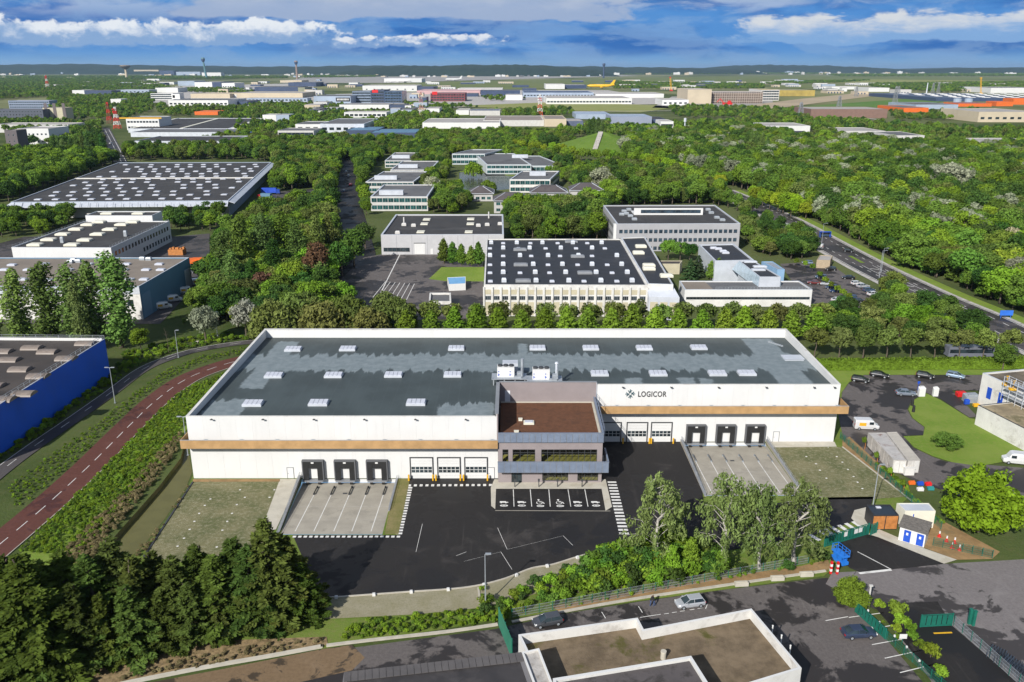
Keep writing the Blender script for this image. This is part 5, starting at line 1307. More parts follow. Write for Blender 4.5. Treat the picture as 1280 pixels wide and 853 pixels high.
sl.add([(wd[0][0], wd[0][1], 8.6), (wd[3][0], wd[3][1], 8.6), (gl1[0], gl1[1], 4.5), (gl0[0], gl0[1], 4.5), (wd[1][0] + .8, gl0[1], 4.5), (wd[1][0], wd[1][1], 8.6)], [(3, 0, 1, 2)[::-1], (3, 4, 5, 0)])
part('glass_slope', sl, mat('pale_blue_glazing', (.42, .52, .60), .25, .12, .6, .6), wdo)
roofbits(wdo, [G(938, 326, 9), G(950, 332, 9), G(948, 336, 9)], 4.5, 1.6, .6, lightmetal, 'roof_unit')
c = top([(893.7, 326.5), (942.5, 325.5), (917, 305), (873.4, 306)], 7.5)
o = block('dark_roof_annex', 'square dark roofed annex with white roof pipes behind the glass wedge hall', 'annex', c, 7.5, lightmetal, roofblack, .35, .6, cope=lightmetal)
roofbits(o, [G(892, 310, 7.5), G(898, 311, 7.5), G(904, 314, 7.5), G(907, 316, 7.5)], 2.6, 1.2, .8, skylight_m, 'roof_unit')
c = top([(823, 330), (850, 330), (853, 326), (822, 326)], 4); block('brown_shed', 'low brown roofed shed behind the conifers of the inner court', 'shed', c, 4, cream, roofbrown, .2, .3)
c = top([(972, 337), (981, 337), (966, 327), (952, 327)], 5.5); block('blue_pavilion', 'small light blue pavilion at the corner of the staff car park', 'pavilion', c, 5.5, mat('light_blue_panel', (.22, .36, .52), .4, .06), steel, .2, .3)
c = top([(1021, 325), (1038, 325.5), (1041, 320), (1025, 319)], 3.2); block('brick_hut', 'small pale brick hut at the entrance of the staff car park', 'hut', c, 3.2, mat('pale_brick', (.36, .29, .20), .8, .1, 1.5), roofpale, .2, .25)

# ================================================================ OFFICE PARK AND POND
def pavilion(label, x0, x1, yf, yb_, h, ybase, dx=0, glassy=True, m=None, plant=None):
    Y = G((x0 + x1) / 2, ybase)[1]; z, X0 = ZX(x0, yf, Y); X1 = ZX(x1, yf, Y)[1]; D = G(640, yb_, z)[1] - Y
    cs = [(X0, Y), (X1, Y), (X1 + dx, Y + D), (X0 + dx, Y + D)]
    o = block('office_pavilion', label, 'office building', cs, z, m or plaster, roofgrey, .4, .8, cope=lightmetal)
    st = max(1, round(z / 3.6)); sh = z / st; nw = max(3, int((X1 - X0) / 3.0))
    for s in range(st):
        windows(o, cs[0], cs[1], s * sh + sh * .22, sh * .58, (X1 - X0) / nw * .92, nw, greymetal, winteal if glassy else win, .4, panes=2)
        windows(o, cs[1], cs[2], s * sh + sh * .22, sh * .58, 2.6, max(2, int(D / 3)), greymetal, winteal if glassy else win, .4, panes=2)
    if plant:
        a, b, y_ = plant; xx, yy = G((a + b) / 2, y_, z); mbq = MB(); w = G(b, y_, z)[0] - G(a, y_, z)[0]
        mbq.box(xx, yy + 1.5, o['_h'] + .005, w, 3.5, 2.4); part('plant_room', mbq, lightmetal, o)
        roofbits(o, [(xx + k * w / 4, yy + 7) for k in (-1.4, -.5, .5, 1.4)], 2.0, 1.6, 1.2, white, 'roof_unit')
    return o
pavilion('front grey office pavilion with a long plant room on its roof', 463, 534.5, 246, 231, 8, 264, 0, plant=(474, 504, 243))
pavilion('second grey office pavilion from the front, narrow with white plant room', 457, 517, 227.5, 214.5, 8, 241, 3, plant=(468, 496, 224))
pavilion('third grey office pavilion from the front, beside the pond', 488, 538, 212.5, 201.5, 8, 224, 1, plant=(498, 522, 209.5))
pavilion('rearmost grey office pavilion of the stepped row', 481, 514, 201, 191, 8, 210, -1, plant=(490, 512, 197.5))
glassw = mat('pale_glass_frame', (.45, .49, .50), .5, .05)
o = pavilion('rear glass office with teal windows beyond the pond', 565, 606, 192.5, 187, 8, 206, 14, m=glassw, plant=None)
o = pavilion('long low glass office with teal windows on the pond shore', 608, 664, 206, 192, 8, 218, -12, m=glassw, plant=(640, 660, 197))
o = pavilion('right end of the glass offices with a pointed dark roof', 664.5, 706, 207.5, 195, 8, 216, -16, m=glassw)
o = pavilion('glass office with white frames and roof plant in front of the long glass office', 637, 688, 224.5, 214, 8, 241, 8, m=offwhite, plant=(662, 682, 219))
def hiphouse(label, x0, x1, yb, ye, yr, group='zinc roofed pavilions by the pond', depth=16):
    """hipped zinc roof on pale walls; eaves row ye, ridge row yr"""
    Y = G((x0 + x1) / 2, yb)[1]; z, X0 = ZX(x0, ye, Y); X1 = ZX(x1, ye, Y)[1]; zr = z + 3.2
    o = thing('hip_roof_house', label, 'house', ((X0 + X1) / 2, Y + depth / 2, 0), group); keep([(X0, Y), (X1, Y), (X1, Y + depth), (X0, Y + depth)])
    w = MB(); w.box((X0 + X1) / 2, Y + depth / 2, 0, X1 - X0 - 1.2, depth - 1.2, z - .05); part('wall', w, mat('pale_grey_render', (.42, .41, .40), .8, .04) if 'pale_grey_render' not in bpy.data.materials else bpy.data.materials['pale_grey_render'], o)
    r_ = MB(); k = depth * .40; r_.add([(X0, Y, z), (X1, Y, z), (X1, Y + depth, z), (X0, Y + depth, z), (X0 + k, Y + k, zr), (X1 - k, Y + k, zr), (X1 - k, Y + depth - k, zr), (X0 + k, Y + depth - k, zr)], [(0, 1, 5, 4), (1, 2, 6, 5), (2, 3, 7, 6), (3, 0, 4, 7), (4, 5, 6, 7), (3, 2, 1, 0)])
    part('roof', r_, hiproof, o)
    e = MB(); e.box((X0 + X1) / 2, Y - .1, z - .28, X1 - X0 + .2, .25, .26); e.box(X1 + .1, Y + depth / 2, z - .28, .25, depth, .26)
    for a, b in (((X0, Y), (X0 + k, Y + k)), ((X1, Y), (X1 - k, Y + k)), ((X1, Y + depth), (X1 - k, Y + depth - k))): e.bar((a[0], a[1], z + .08), (b[0], b[1], zr + .08), .22)
    part('roof_edge', e, lightmetal, o)
    n = max(2, int((X1 - X0) / 3.4))
    for s in range(max(1, int(z / 3.2))): windows(o, (X0 + .6, Y + .6), (X1 - .6, Y + .6), s * 3.2 + 1.0, 1.6, 2.2, n, greymetal, winteal, .5, panes=2)
    return o
hiphouse('zinc hip roofed house left of its twin on the pond shore', 584, 617, 252, 242, 233)
hiphouse('larger zinc hip roofed house with pale walls facing the grey warehouse', 616, 663, 267, 251, 240)
hiphouse('zinc hip roofed house half hidden behind trees right of the pond', 662, 710, 254, 241, 232)
hiphouse('zinc hip roofed house with a steep corner and blue side', 712, 755, 251, 238, 226)
hiphouse('zinc hip roofed house among the trees at the right', 785, 832, 246, 235, 226)
hiphouse('low zinc roofed wing at the far right of the hip roofed houses', 828, 862, 246, 238, 231)
# mound with a stepped path
mx_, my_ = G(753, 188); mb = MB(); nR, nA = 9, 40; HM = 17; RM = 46
vs = [(mx_, my_, HM)]; fs = []
for j in range(1, nR + 1):
    r_ = RM * j / nR
    for k in range(nA):
        a = 2 * math.pi * k / nA; vs.append((mx_ + r_ * 1.35 * math.cos(a), my_ + r_ * math.sin(a), HM * (1 - (j / nR)) ** 1.0 * (.97 + .05 * math.sin(5 * a)) - .1))
for k in range(nA): fs.append((0, 1 + k, 1 + (k + 1) % nA))
for j in range(nR - 1):
    for k in range(nA): fs.append((1 + j * nA + k, 1 + (j + 1) * nA + k, 1 + (j + 1) * nA + (k + 1) % nA, 1 + j * nA + (k + 1) % nA))
mb.add(vs, fs); mound = struct('grass_mound', mb, grass_mat('mound_grass', (.085, .15, .022), (.11, .18, .03), (.14, .18, .05), .05))
mb = MB()
for k in range(24):
    f = k / 24; y0 = my_ - RM * .9 * (1 - f); mb.box(mx_ - 2 - 10 * (1 - f), y0, HM * (1 - (RM * .9 * (1 - f)) / RM) - .7, 4.2, RM * .9 / 24 * .8, 1.4)
part('path_step', mb, oldconcrete, mound)
# ================================================================ FAR PLAIN
def field(name, pts, m, z=.1): return sheet(name, GP(pts), m, z, block=False)
airfield = grass_mat('airfield_grass', (.115, .155, .04), (.15, .17, .06), (.19, .18, .09), .004, .1)
crop = grass_mat('crop_green', (.085, .17, .035), (.11, .19, .045), (.10, .15, .04), .006, .1)
ripe = grass_mat('pale_crop', (.22, .24, .07), (.26, .26, .10), (.17, .21, .06), .004, .1)
apron_m = mat('airport_concrete', (.30, .285, .26), .85, .1, .004)
field('airfield', [(500, 113), (530, 102.5), (800, 98), (980, 95.5), (1000, 101), (800, 107), (690, 110), (640, 113)], airfield, .3)
field('airfield', [(770, 104), (800, 97), (1000, 94.5), (1290, 97), (1290, 99), (1020, 104)], airfield, .35)
field('airport_apron', [(350, 104), (380, 97), (760, 93.5), (800, 95), (560, 101.5), (480, 104)], apron_m, .3)
field('crop_field', [(958, 138), (1010, 133), (1190, 119.5), (1205, 122), (1150, 133), (1060, 140), (960, 143)], crop, .3)
field('crop_field', [(1025, 104), (1060, 99), (1290, 102), (1290, 106), (1150, 104.5)], ripe, .4)
field('crop_field', [(950, 109), (1030, 105), (1060, 107), (1000, 111)], airfield, .3)
field('dry_field', [(560, 133), (680, 128.5), (800, 131), (850, 134), (800, 141), (690, 138)], ripe, .3)
field('crop_field', [(480, 144), (600, 138), (640, 141), (520, 149)], lawn, .3)
field('building_site', [(930, 133), (1000, 124), (1080, 116), (1110, 118), (1040, 127), (960, 137)], mat('site_sand', (.36, .29, .19), .9, .12, .01), .35)
field('logistics_yard', [(395, 132), (420, 118), (620, 113), (760, 113), (860, 130), (660, 133), (500, 136)], oldconcrete, .25)
field('logistics_yard', [(185, 130), (220, 108), (390, 104), (400, 128), (290, 134)], oldconcrete, .25)
field('building_site', [(815, 135), (840, 121), (960, 119), (970, 133), (900, 138)], apron_m, .3)
for i, (p0, p1, w) in enumerate((((1085, 153), (1290, 165), 9), ((1085, 156), (1290, 169), 9), ((1030, 151), (1130, 158), 6))):
    a = Vector(G(*p0)); b = Vector(G(*p1)); ln = [tuple(a.lerp(b, k / 12)) for k in range(13)]
    ribbon('highway', ln, -w / 2, w / 2, roadasph, .4, None)
ln = [G(x, y) for x, y in ((560, 141), (700, 140), (900, 138.5), (1040, 145), (1100, 150))]; ribbon('highway', ln, -5, 5, oldconcrete, .4, None, False)

pink = mat('pink_roof_edge', (.46, .30, .30), .6, .06, .05); dkblue = mat('dark_blue_sheet', (.045, .065, .12), .5, .1, .05); ltblue = mat('light_blue_grey_sheet', (.30, .36, .45), .5, .08, .05)
ochre = mat('ochre_sheet', (.36, .27, .07), .7, .2, .05); sand = mat('sand_wall', (.48, .41, .30), .7, .06, .05); dkred = mat('dark_red_panel', (.20, .04, .045), .6, .2, .1); olive = mat('olive_sheet', (.22, .23, .16), .6, .08, .05)
solar = mat('solar_roof', (.05, .06, .09), .4, .25, .03, .5)
FB = [  # x0 x1 roof-row ground-row depth wall roof windows rows label
    (-5, 36, 87.3, 91.5, 90, ltblue, roofpale, 12, 1, 'white and pale blue airport building at the far left below the wooded ridge'),
    (167, 198, 87.5, 93, 260, sand, roofgrey, 0, 1, 'round-looking sandy hangar right of the water tower on the skyline'),
    (199, 217, 88.5, 94, 160, dkblue, roofgrey, 0, 1, 'dark hangar right of the sandy hangar on the skyline'),
    (220, 250, 90, 94.5, 120, ltblue, roofpale, 0, 1, 'pale hall left of the leaning teal control tower'),
    (252, 276, 91, 97, 90, white, roofpale, 6, 1, 'white hangars at the foot of the teal control tower'),
    (90, 105, 113, 119, 60, white, roofpale, 0, 1, 'small white hall at the left among distant trees'),
    (105.2, 139, 113.5, 119, 60, dkblue, roofgrey, 0, 1, 'dark blue hall joined to the small white hall at the left'),
    (145, 186, 112.5, 117, 60, ltblue, roofpale, 8, 1, 'pale blue hall below the water tower'),
    (138, 151, 124, 130.5, 30, white, olive, 0, 1, 'small white hall with olive roof behind the brown lattice mast'),
    (243, 264.8, 103, 110.5, 160, white, roofpale, 0, 1, 'tall bright white warehouse below the teal control tower'),
    (265, 276, 103, 110.5, 160, dkblue, roofgrey, 0, 1, 'dark blue end bay of the tall bright white warehouse'),
    (222, 242.8, 101.5, 107.5, 140, ltblue, roofgrey, 0, 1, 'blue grey warehouse left of the tall bright white warehouse'),
    (277, 293, 104, 111, 120, white, roofpale, 5, 1, 'low white warehouse right of the tall bright white warehouse'),
    (194, 222, 110, 116, 80, white, roofpale, 0, 1, 'long white hall at the left of the logistics park'),
    (188, 216, 117, 125, 70, white, roofpale, 12, 3, 'white multi-storey car park at the left of the logistics park'),
    (238, 287, 117.5, 123, 110, sand, sand, 0, 1, 'sand coloured warehouse in the middle of the left logistics park'),
    (210, 284.8, 125.5, 133, 120, white, roofgrey, 14, 1, 'long white warehouse with dark windows in the left logistics park'),
    (285, 309, 127, 131.5, 90, dkblue, roofgrey, 0, 1, 'dark blue hall at the end of the long white warehouse'),
    (290, 378, 116.5, 122.5, 150, sand, roofpale, 0, 1, 'long sand coloured warehouse right of centre in the left logistics park'),
    (309, 384, 123, 127.5, 40, ltblue, roofgrey, 16, 1, 'long blue grey front hall before the sand coloured warehouse'),
    (318, 372, 109, 115.5, 140, dkblue, roofgrey, 0, 1, 'long dark front warehouse with grey roof below the brown control tower'),
    (372.3, 381, 109.5, 116, 100, olive, roofgrey, 0, 1, 'olive end building of the long dark warehouse'),
    (360, 395, 103.3, 108.5, 150, dkblue, roofgrey, 0, 1, 'dark blue warehouse below the brown control tower'),
    (350, 377, 100.6, 103.5, 160, sand, roofpale, 0, 1, 'distant sand coloured hall below the brown control tower'),
    (243, 272, 139.6, 144, 40, orange, mat('orange_roof', (.50, .17, .07), .8, .1, .05), 0, 1, 'low hall with an orange roof among the trees left of centre'),
    (328, 344.8, 143.8, 152, 30, white, roofpale, 0, 1, 'plain white cube shaped hall standing among trees'),
    (345, 361, 143.8, 152, 30, ltblue, roofpale, 0, 1, 'blue grey cube shaped hall joined to the plain white one'),
    (369, 400, 155.5, 165, 60, white, roofgrey, 3, 1, 'white hall with a grey roof at the left of the slate roofed halls'),
    (347, 392, 163.5, 172, 45, plaster, roofgrey, 8, 1, 'low front wing of the white hall left of the slate roofed halls'),
    (400, 455, 155, 166, 110, lightmetal, roofgrey, 6, 1, 'broad hall with a cluttered grey roof left of the slate roofed halls'),
    (432, 472, 163, 170, 60, dkblue, slate, 0, 1, 'hall with a curved slate roof, left one of two'),
    (462, 520, 166, 173, 60, dkblue, slate, 0, 1, 'hall with a slate roof and a pale pointed end, right one of two'),
    (430, 483, 140.5, 147.3, 40, white, roofpale, 9, 1, 'long white office with dark window bands on the green strip'),
    (424, 486, 131, 137, 70, white, roofgrey, 0, 1, 'long white hall with tree row in front'),
    (487, 506, 131.5, 137, 60, dkblue, roofgrey, 0, 1, 'dark blue end of the long white hall with the tree row'),
    (392, 438, 120.5, 130.5, 120, ltblue, roofgrey, 0, 1, 'grey hall carrying a black sign with white marks'),
    (440, 463, 114.5, 129, 90, mat('striped_blue_wall', (.19, .24, .32), .4, .12, .2), roofgrey, 9, 4, 'blue grey office block left of the dark glass block'),
    (463.3, 480, 113, 129, 90, dkblue, roofgrey, 5, 4, 'dark blue glass office block with a red sign'),
    (480.3, 502, 114.5, 129, 90, mat('mid_blue_glass', (.06, .10, .17), .25, .2, .1), roofgrey, 6, 4, 'mid blue glass office block right of the dark one'),
    (453, 521, 107.3, 114.5, 160, white, roofpale, 7, 1, 'white freight hall with seven dark gates behind the glass blocks'),
    (522, 542, 109, 114.5, 150, dkblue, roofgrey, 0, 1, 'dark blue freight hall right of the white one'),
    (521, 600, 113.5, 118, 190, pink, pink, 0, 1, 'long low hall with a pinkish roof edge'),
    (538, 581, 117, 127, 90, dkred, roofgrey, 12, 3, 'dark red office building with grid facade and a bright red sign'),
    (480, 527, 98.3, 103.2, 200, white, white, 0, 1, 'white maintenance hangar on the airport apron'),
    (601, 650, 113.5, 120, 130, dkblue, roofgrey, 0, 1, 'dark blue freight hall in the centre distance'),
    (632, 653, 119, 125.5, 80, white, roofpale, 0, 1, 'white hall left of the red and white lattice mast'),
    (654, 742, 116, 122, 180, ltblue, dkblue, 22, 1, 'long freight hall with a dark blue ribbed roof'),
    (683, 790, 123, 130.5, 170, white, roofpale, 26, 1, 'very long white freight hall right of the red and white lattice mast'),
    (745, 830, 117.5, 122.5, 150, white, roofpale, 0, 1, 'white freight hall behind the very long one'),
    (682, 706, 105.5, 111.5, 150, white, roofpale, 0, 1, 'white terminal building left of the yellow aeroplane'),
    (707, 733, 106.5, 111, 150, dkblue, roofpale, 0, 1, 'dark terminal building just left of the yellow aeroplane'),
    (572, 628, 111, 116, 160, white, roofpale, 12, 1, 'long white freight hall behind the pinkish one'),
    (528, 625, 153.5, 161, 95, white, roofpale, 0, 1, 'long white warehouse with brownish roof behind the woods, left half'),
    (604, 680, 150.5, 158, 110, plaster, mat('brownish_roof', (.24, .205, .18), .9, .08, .03), 0, 1, 'long warehouse with brownish roof behind the woods, middle part'),
    (680.5, 708, 149, 158.5, 90, sand, mat('brownish_roof', (.24, .205, .18), .9, .08, .03), 0, 1, 'sand coloured right part of the long warehouse behind the woods'),
    (708.3, 729, 151.5, 157.5, 60, mat('slate_glass', (.10, .12, .18), .3, .1, .1), roofpale, 0, 1, 'dark glass end of the long warehouse behind the woods'),
    (570, 586, 138, 144, 60, white, roofpale, 0, 1, 'small white house-like hall in front of the dry field'),
    (587, 625, 138.5, 144.5, 60, plaster, dkblue, 0, 1, 'hall with a dark blue end in front of the dry field'),
    (764, 815, 146, 155, 70, mat('grey_blue_wall', (.24, .27, .35), .5, .05, .05), ltblue, 0, 1, 'grey blue warehouse left of the tall white antenna mast'),
    (720, 763, 143, 149, 80, ltblue, ltblue, 0, 1, 'pale blue warehouse behind the mound trees'),
    (826, 842, 152, 161, 40, white, roofpale, 3, 1, 'small white office under the antenna mast'),
    (800, 832, 149, 154, 60, dkblue, roofdark, 0, 1, 'dark low hall left of the antenna mast'),
    (828, 861, 125, 132, 90, white, roofpale, 5, 1, 'white low building at the left of the concrete shell'),
    (1014, 1110, 136.5, 148, 80, brown, roofpale, 0, 1, 'long brown metal hall beside the green crop field'),
    (959, 1013, 157.5, 166, 60, white, roofpale, 0, 1, 'white hall among trees behind the woods on the right'),
    (992, 1020, 167.5, 174, 45, dkblue, roofdark, 0, 1, 'dark roofed hall among trees below the white hall on the right'),
    (1056, 1107, 164, 171, 60, plaster, roofpale, 0, 1, 'beige flat hall among trees on the right'),
    (1021, 1062, 174, 181, 45, dkblue, solar, 6, 1, 'dark hall with pale roof stripes among trees on the right'),
    (1119, 1156, 169.5, 183, 55, plaster, roofgrey, 4, 1, 'beige concrete hall among the trees at the right'),
    (1208, 1231, 180, 186, 40, white, roofpale, 0, 1, 'small white building left of the long office at the right edge'),
    (1231, 1300, 177.5, 189, 45, plaster, roofpale, 20, 2, 'long pale office with a window band at the right edge behind the woods'),
    (1224, 1300, 140, 153, 110, sand, roofpale, 8, 1, 'large sand coloured hall at the right edge beside the highway'),
    (1130, 1161, 135, 140.5, 110, orange, roofgrey, 0, 1, 'orange fronted hall at the left of the solar roof halls'),
    (1145, 1198, 131, 136.5, 120, ltblue, roofgrey, 0, 1, 'grey hall with pale ridges behind the orange fronted hall'),
    (1170, 1300, 122.5, 127, 380, dkblue, solar, 0, 1, 'huge dark blue hall with rows of pale rooflights at the right'),
    (1198, 1240, 129.5, 133.5, 60, orange, dkblue, 0, 1, 'low orange and dark hall in front of the huge dark blue hall'),
    (1246, 1267, 127.5, 133, 40, orange, orange, 0, 1, 'left of the two bright orange halls at the right edge'),
    (1267.3, 1300, 123.5, 131, 40, orange, orange, 0, 1, 'taller right one of the two bright orange halls at the right edge'),
    (1239, 1300, 110, 116.5, 160, white, roofgrey, 0, 1, 'white hall with dark roof in the distance at the right edge'),
    (1086, 1112, 110, 115, 120, white, roofpale, 0, 1, 'white hall in the distant trees above the green field'),
    (1040, 1072, 108.5, 112, 100, white, roofpale, 0, 1, 'group of white sheds near the yellow framed hall'),
    (975, 1019, 113, 120.5, 120, ochre, olive, 0, 1, 'yellow framed long hall beside the building site'),
    (952, 974.6, 112.5, 126, 110, plaster, ochre, 7, 4, 'white skeleton building with yellow top beside the building site'),
]
for x0, x1, yt, yb, dep, wm, rm, nw, rows, lab in FB:
    pxblock('distant_hall', lab, 'building', x0, x1, yt, yb, dep, wm, rm, nw, rows, (3.2, 5.5) if nw else (2, 2), par=.4)
for i in range(290):
    xa, xb, ya, yb_ = rnd.choice(((190, 400, 101, 111), (280, 400, 112, 130), (385, 600, 104, 124), (480, 860, 110, 130), (600, 1000, 101, 110), (1000, 1280, 106, 118), (0, 190, 95, 112), (395, 560, 134, 146)))
    px = rnd.uniform(xa, xb); yb = rnd.uniform(ya, yb_); Y = G(px, yb)[1]; k = Y / F; w = rnd.uniform(4, 20) * k; X0 = ZX(px, yb, Y)[1]
    if any(f[0] - 5 < px < f[1] + 5 and f[2] - 1 < yb < f[3] + 2 for f in FB): continue
    b = MB(); hh = rnd.uniform(6, 12); dd = rnd.uniform(20, 60); b.box(0, 0, 0, w, dd, hh); b.box(0, 0, hh, w * .98, dd * .95, .6, 0, 1)
    for j in range(int(w / 9)): b.box(-w / 2 + 4 + 9 * j, -dd / 2 - .1, 0, 4, .3, 4.5, 0, 2)
    o = link('distant_shed', b.mesh('distant_shed', [rnd.choice((white, plaster, white, sand, ltblue, dkblue)), rnd.choice((roofpale, roofgrey, roofpale)), dkblue]), None, (X0, Y, 0)); tag(o, 'small flat roofed shed among the distant logistics halls and trees', 'building', 'sheds of the distant logistics parks')
def find(lab): return [o for o in COL.objects if o.get('label', '').startswith(lab)][0]
def facade_sign(lab, u0, u1, z0, z1, m, marks_=0):
    o = find(lab); w = [c for c in o.children if c.name.startswith('wall')][0]; xs = [v.co.x for v in w.data.vertices]; ys = [v.co.y for v in w.data.vertices]
    h = o['_h']; a = (o.location.x + min(xs), o.location.y + min(ys)); b = (o.location.x + max(xs), a[1])
    s = wallpart(o, a, b, h * z0, h * z1, m, 'sign_panel', .5, u0, u1)
    for k in range(marks_): uu = u0 + (u1 - u0) * (.12 + .76 * k / max(1, marks_ - 1)); wallpart(o, a, b, h * (z0 * .7 + z1 * .3), h * (z0 * .25 + z1 * .75), white, 'sign_mark', .8, uu - (u1 - u0) * .03, uu + (u1 - u0) * .03)
facade_sign('grey hall carrying a black', .6, .98, .35, .85, black, 9); facade_sign('dark blue glass office block with', .1, .55, .82, 1.05, redpaint)
facade_sign('dark red office', .05, .2, .85, 1.25, redpaint); facade_sign('white multi-storey', .93, 1.3, .1, .95, white); facade_sign('white multi-storey', .98, 1.08, .3, .75, redpaint)
facade_sign('long sand coloured warehouse', -.03, .06, .02, .7, white); facade_sign('long sand coloured warehouse', -.01, .015, .2, .5, redpaint)
# rooflights on the huge halls
o = find('huge dark blue hall'); x0 = G(1170, 127)[0]; Y0 = G(1200, 127)[1]
roofbits(o, [(x0 + 60 + i * 34 + (j % 2) * 12, Y0 + 25 + 45 * j) for i in range(20) for j in range(8)], 16, 9, 1.2, white, 'rooflight')
# unfinished concrete shell with scaffolding
Y = G(880, 130)[1]; cx0 = ZX(860, 112, Y)[1]; cx1 = ZX(890, 112, Y)[1]; ch = ZX(860, 112, Y)[0]
sh = block('concrete_shell', 'unfinished pale concrete building shell on the building site', 'building', [(cx0, Y), (cx1, Y), (cx1, Y + 120), (cx0, Y + 120)], ch, sand, roofpale, .5, 1)
cx2 = ZX(954, 114, Y + 20)[1]; ch2 = ZX(900, 114, Y + 20)[0]
sf = block('scaffolded_hall', 'long scaffolded brown hall right of the pale concrete shell', 'building', [(cx1 + 2, Y + 20), (cx2, Y + 20), (cx2, Y + 150), (cx1 + 2, Y + 150)], ch2 - 3, mat('raw_brown_wall', (.20, .145, .11), .8, .25, .08), roofpale, .5, 1)
g = MB()
for k in range(24): x = cx1 + 3 + (cx2 - cx1 - 4) * k / 23; g.bar((x, Y + 17, 0), (x, Y + 17, ch2), .7)
for k in range(5): g.bar((cx1 + 3, Y + 16.5, ch2 * (k + .9) / 5), (cx2 - 1, Y + 16.5, ch2 * (k + .9) / 5), .8)
part('scaffold', g, mat('scaffold_grey', (.45, .40, .35), .6, .1), sf)
x_, y_ = G(909, 131); g = MB(); g.box(x_, y_, 0, 20, 6, 4); g.bar((x_ - 8, y_, 4), (x_ - 16, y_, 12), 1.6); g.bar((x_ - 16, y_, 12), (x_ - 22, y_, 5), 1.2); g.box(x_ + 4, y_, 4, 6, 5, 4)
solo('excavator', g, redpaint, 'big red excavator in front of the scaffolded hall', 'excavator', (x_, y_, 0))

# towers, masts and cranes
def lattice(px, yb, yt, bw, lab, m1, m2, name='lattice_mast', cat='lattice mast', bands=7):
    x, y = G(px, yb); h = ZX(px, yt, y)[0]; o = thing(name, lab, cat, (x, y, 0)); B = [MB(), MB()]
    for k in range(bands):
        z0, z1 = h * k / bands, h * (k + 1) / bands; w0, w1 = bw * (1 - .75 * k / bands), bw * (1 - .75 * (k + 1) / bands); b = B[k % 2]; t = bw * .07
        cs0 = [(x - w0, y - w0, z0), (x + w0, y - w0, z0), (x + w0, y + w0, z0), (x - w0, y + w0, z0)]; cs1 = [(x - w1, y - w1, z1), (x + w1, y - w1, z1), (x + w1, y + w1, z1), (x - w1, y + w1, z1)]
        for i in range(4):
            j = (i + 1) % 4; b.bar(cs0[i], cs1[i], t * 1.6); b.bar(cs0[i], cs1[j], t); b.bar(cs0[j], cs1[i], t); b.bar(cs1[i], cs1[j], t)
    part('mast_section', B[0], m1, o); part('mast_section', B[1], m2, o)
    d = MB()
    for k in (.78, .9): d.tube((x - bw * .5, y - bw * .45, h * k - bw * .25), (x - bw * .5, y - bw * .45, h * k + bw * .25), bw * .3, None, 8); d.box(x, y, h * k, bw * 1.1, bw * 1.1, bw * .12)
    part('aerial', d, m1, o)
lattice(60, 112, 94.5, 5.0, 'thin red and white lattice mast among trees at the far left', redpaint, white, bands=5)
lattice(147, 161, 134, 3.6, 'red and white lattice mast beside the left street, right one of a pair', redpaint, white, bands=6)
lattice(137.5, 155, 128, 3.0, 'rusty brown lattice mast beside the left street, left one of a pair', mat('rusty_lattice', (.20, .09, .06), .8, .2), redpaint, bands=6)
lattice(674.7, 148.5, 118, 4.6, 'tall red and white lattice mast in front of the dry field', white, redpaint, bands=7)
lattice(527, 146, 115, 3.6, 'slim pale red lattice mast beside the dark red office building', mat('pale_red', (.40, .18, .15), .7, .1), plaster, bands=7)
for px, yb, yt in ((1070, 121, 108), (1048, 140, 120), (1118, 131, 108), (1165, 120, 104), (1172, 119, 104), (1000, 148, 128), (1123, 118, 108)):
    lattice(px, yb, yt, 4.5, 'grey electricity pylon standing in the fields at the right', greymetal, greymetal, 'power_pylon', 'pylon', 5); [o for o in COL.objects if o.name.startswith('power_pylon')][-1]['group'] = 'electricity pylons in the right fields'
x, y = G(855.6, 165); h = ZX(855.6, 147.5, y)[0]; t = MB(); t.tube((x, y, 0), (x, y, h), .9, .6, 10); t.tube((x, y, h * .72), (x, y, h * .98), 1.7, None, 10); solo('antenna_mast', t, lightmetal, 'white tubular antenna mast rising from the woods', 'antenna mast', (x, y, 0))
x, y = G(1158, 117); h = ZX(1158, 103.5, y)[0]; t = MB(); t.tube((x, y, 0), (x, y, h), 2.2, 1.2, 8); solo('antenna_mast', t, lightmetal, 'white mast in the distant tree belt at the right', 'antenna mast', (x, y, 0))
x, y = G(158.6, 98.8); h = ZX(158.6, 81.7, y)[0]
wt = thing('water_tower', 'concrete water tower with a wide dish on a slim stem, left skyline', 'water tower', (x, y, 0)); ww = 6.2 / proj(x, y, h)[0] * 0 + 6.2 * y / F
t = MB(); t.lathe([(ww * .26, 0), (ww * .20, h * .5), (ww * .22, h * .68)], x, y, 16); part('stem', t, sand, wt)
t = MB(); t.lathe([(ww * .22, h * .68), (ww * .95, h * .9), (ww, h * .95), (ww * .9, h), (0.1, h * 1.02)], x, y, 20); part('tank', t, mat('dark_sand', (.20, .165, .13), .8, .1), wt)
def ctower(px, yb, yt, wpx, lab, m, lean=0.0):
    x, y = G(px, yb); h = ZX(px, yt, y)[0]; w = wpx * y / F / 2; o = thing('control_tower', lab, 'control tower', (x, y, 0))
    t = MB(); x1 = x + lean * y / F; t.tube((x, y, 0), (x1, y, h * .8), w * .75, w * .55, 12); part('shaft', t, m, o)
    t = MB(); t.lathe([(w * .55, h * .78), (w * 1.15, h * .86), (w * 1.25, h * .93)], x1, y, 14); part('cab', t, dkblue, o)
    t = MB(); t.lathe([(w * 1.15, h * .93), (w * 1.0, h * .99), (.1, h)], x1, y, 14); part('roof', t, m, o)
ctower(258.5, 99, 72, 3.6, 'leaning teal airport control tower on the left skyline', mat('teal_shaft', (.10, .20, .22), .5, .06), -2.0)
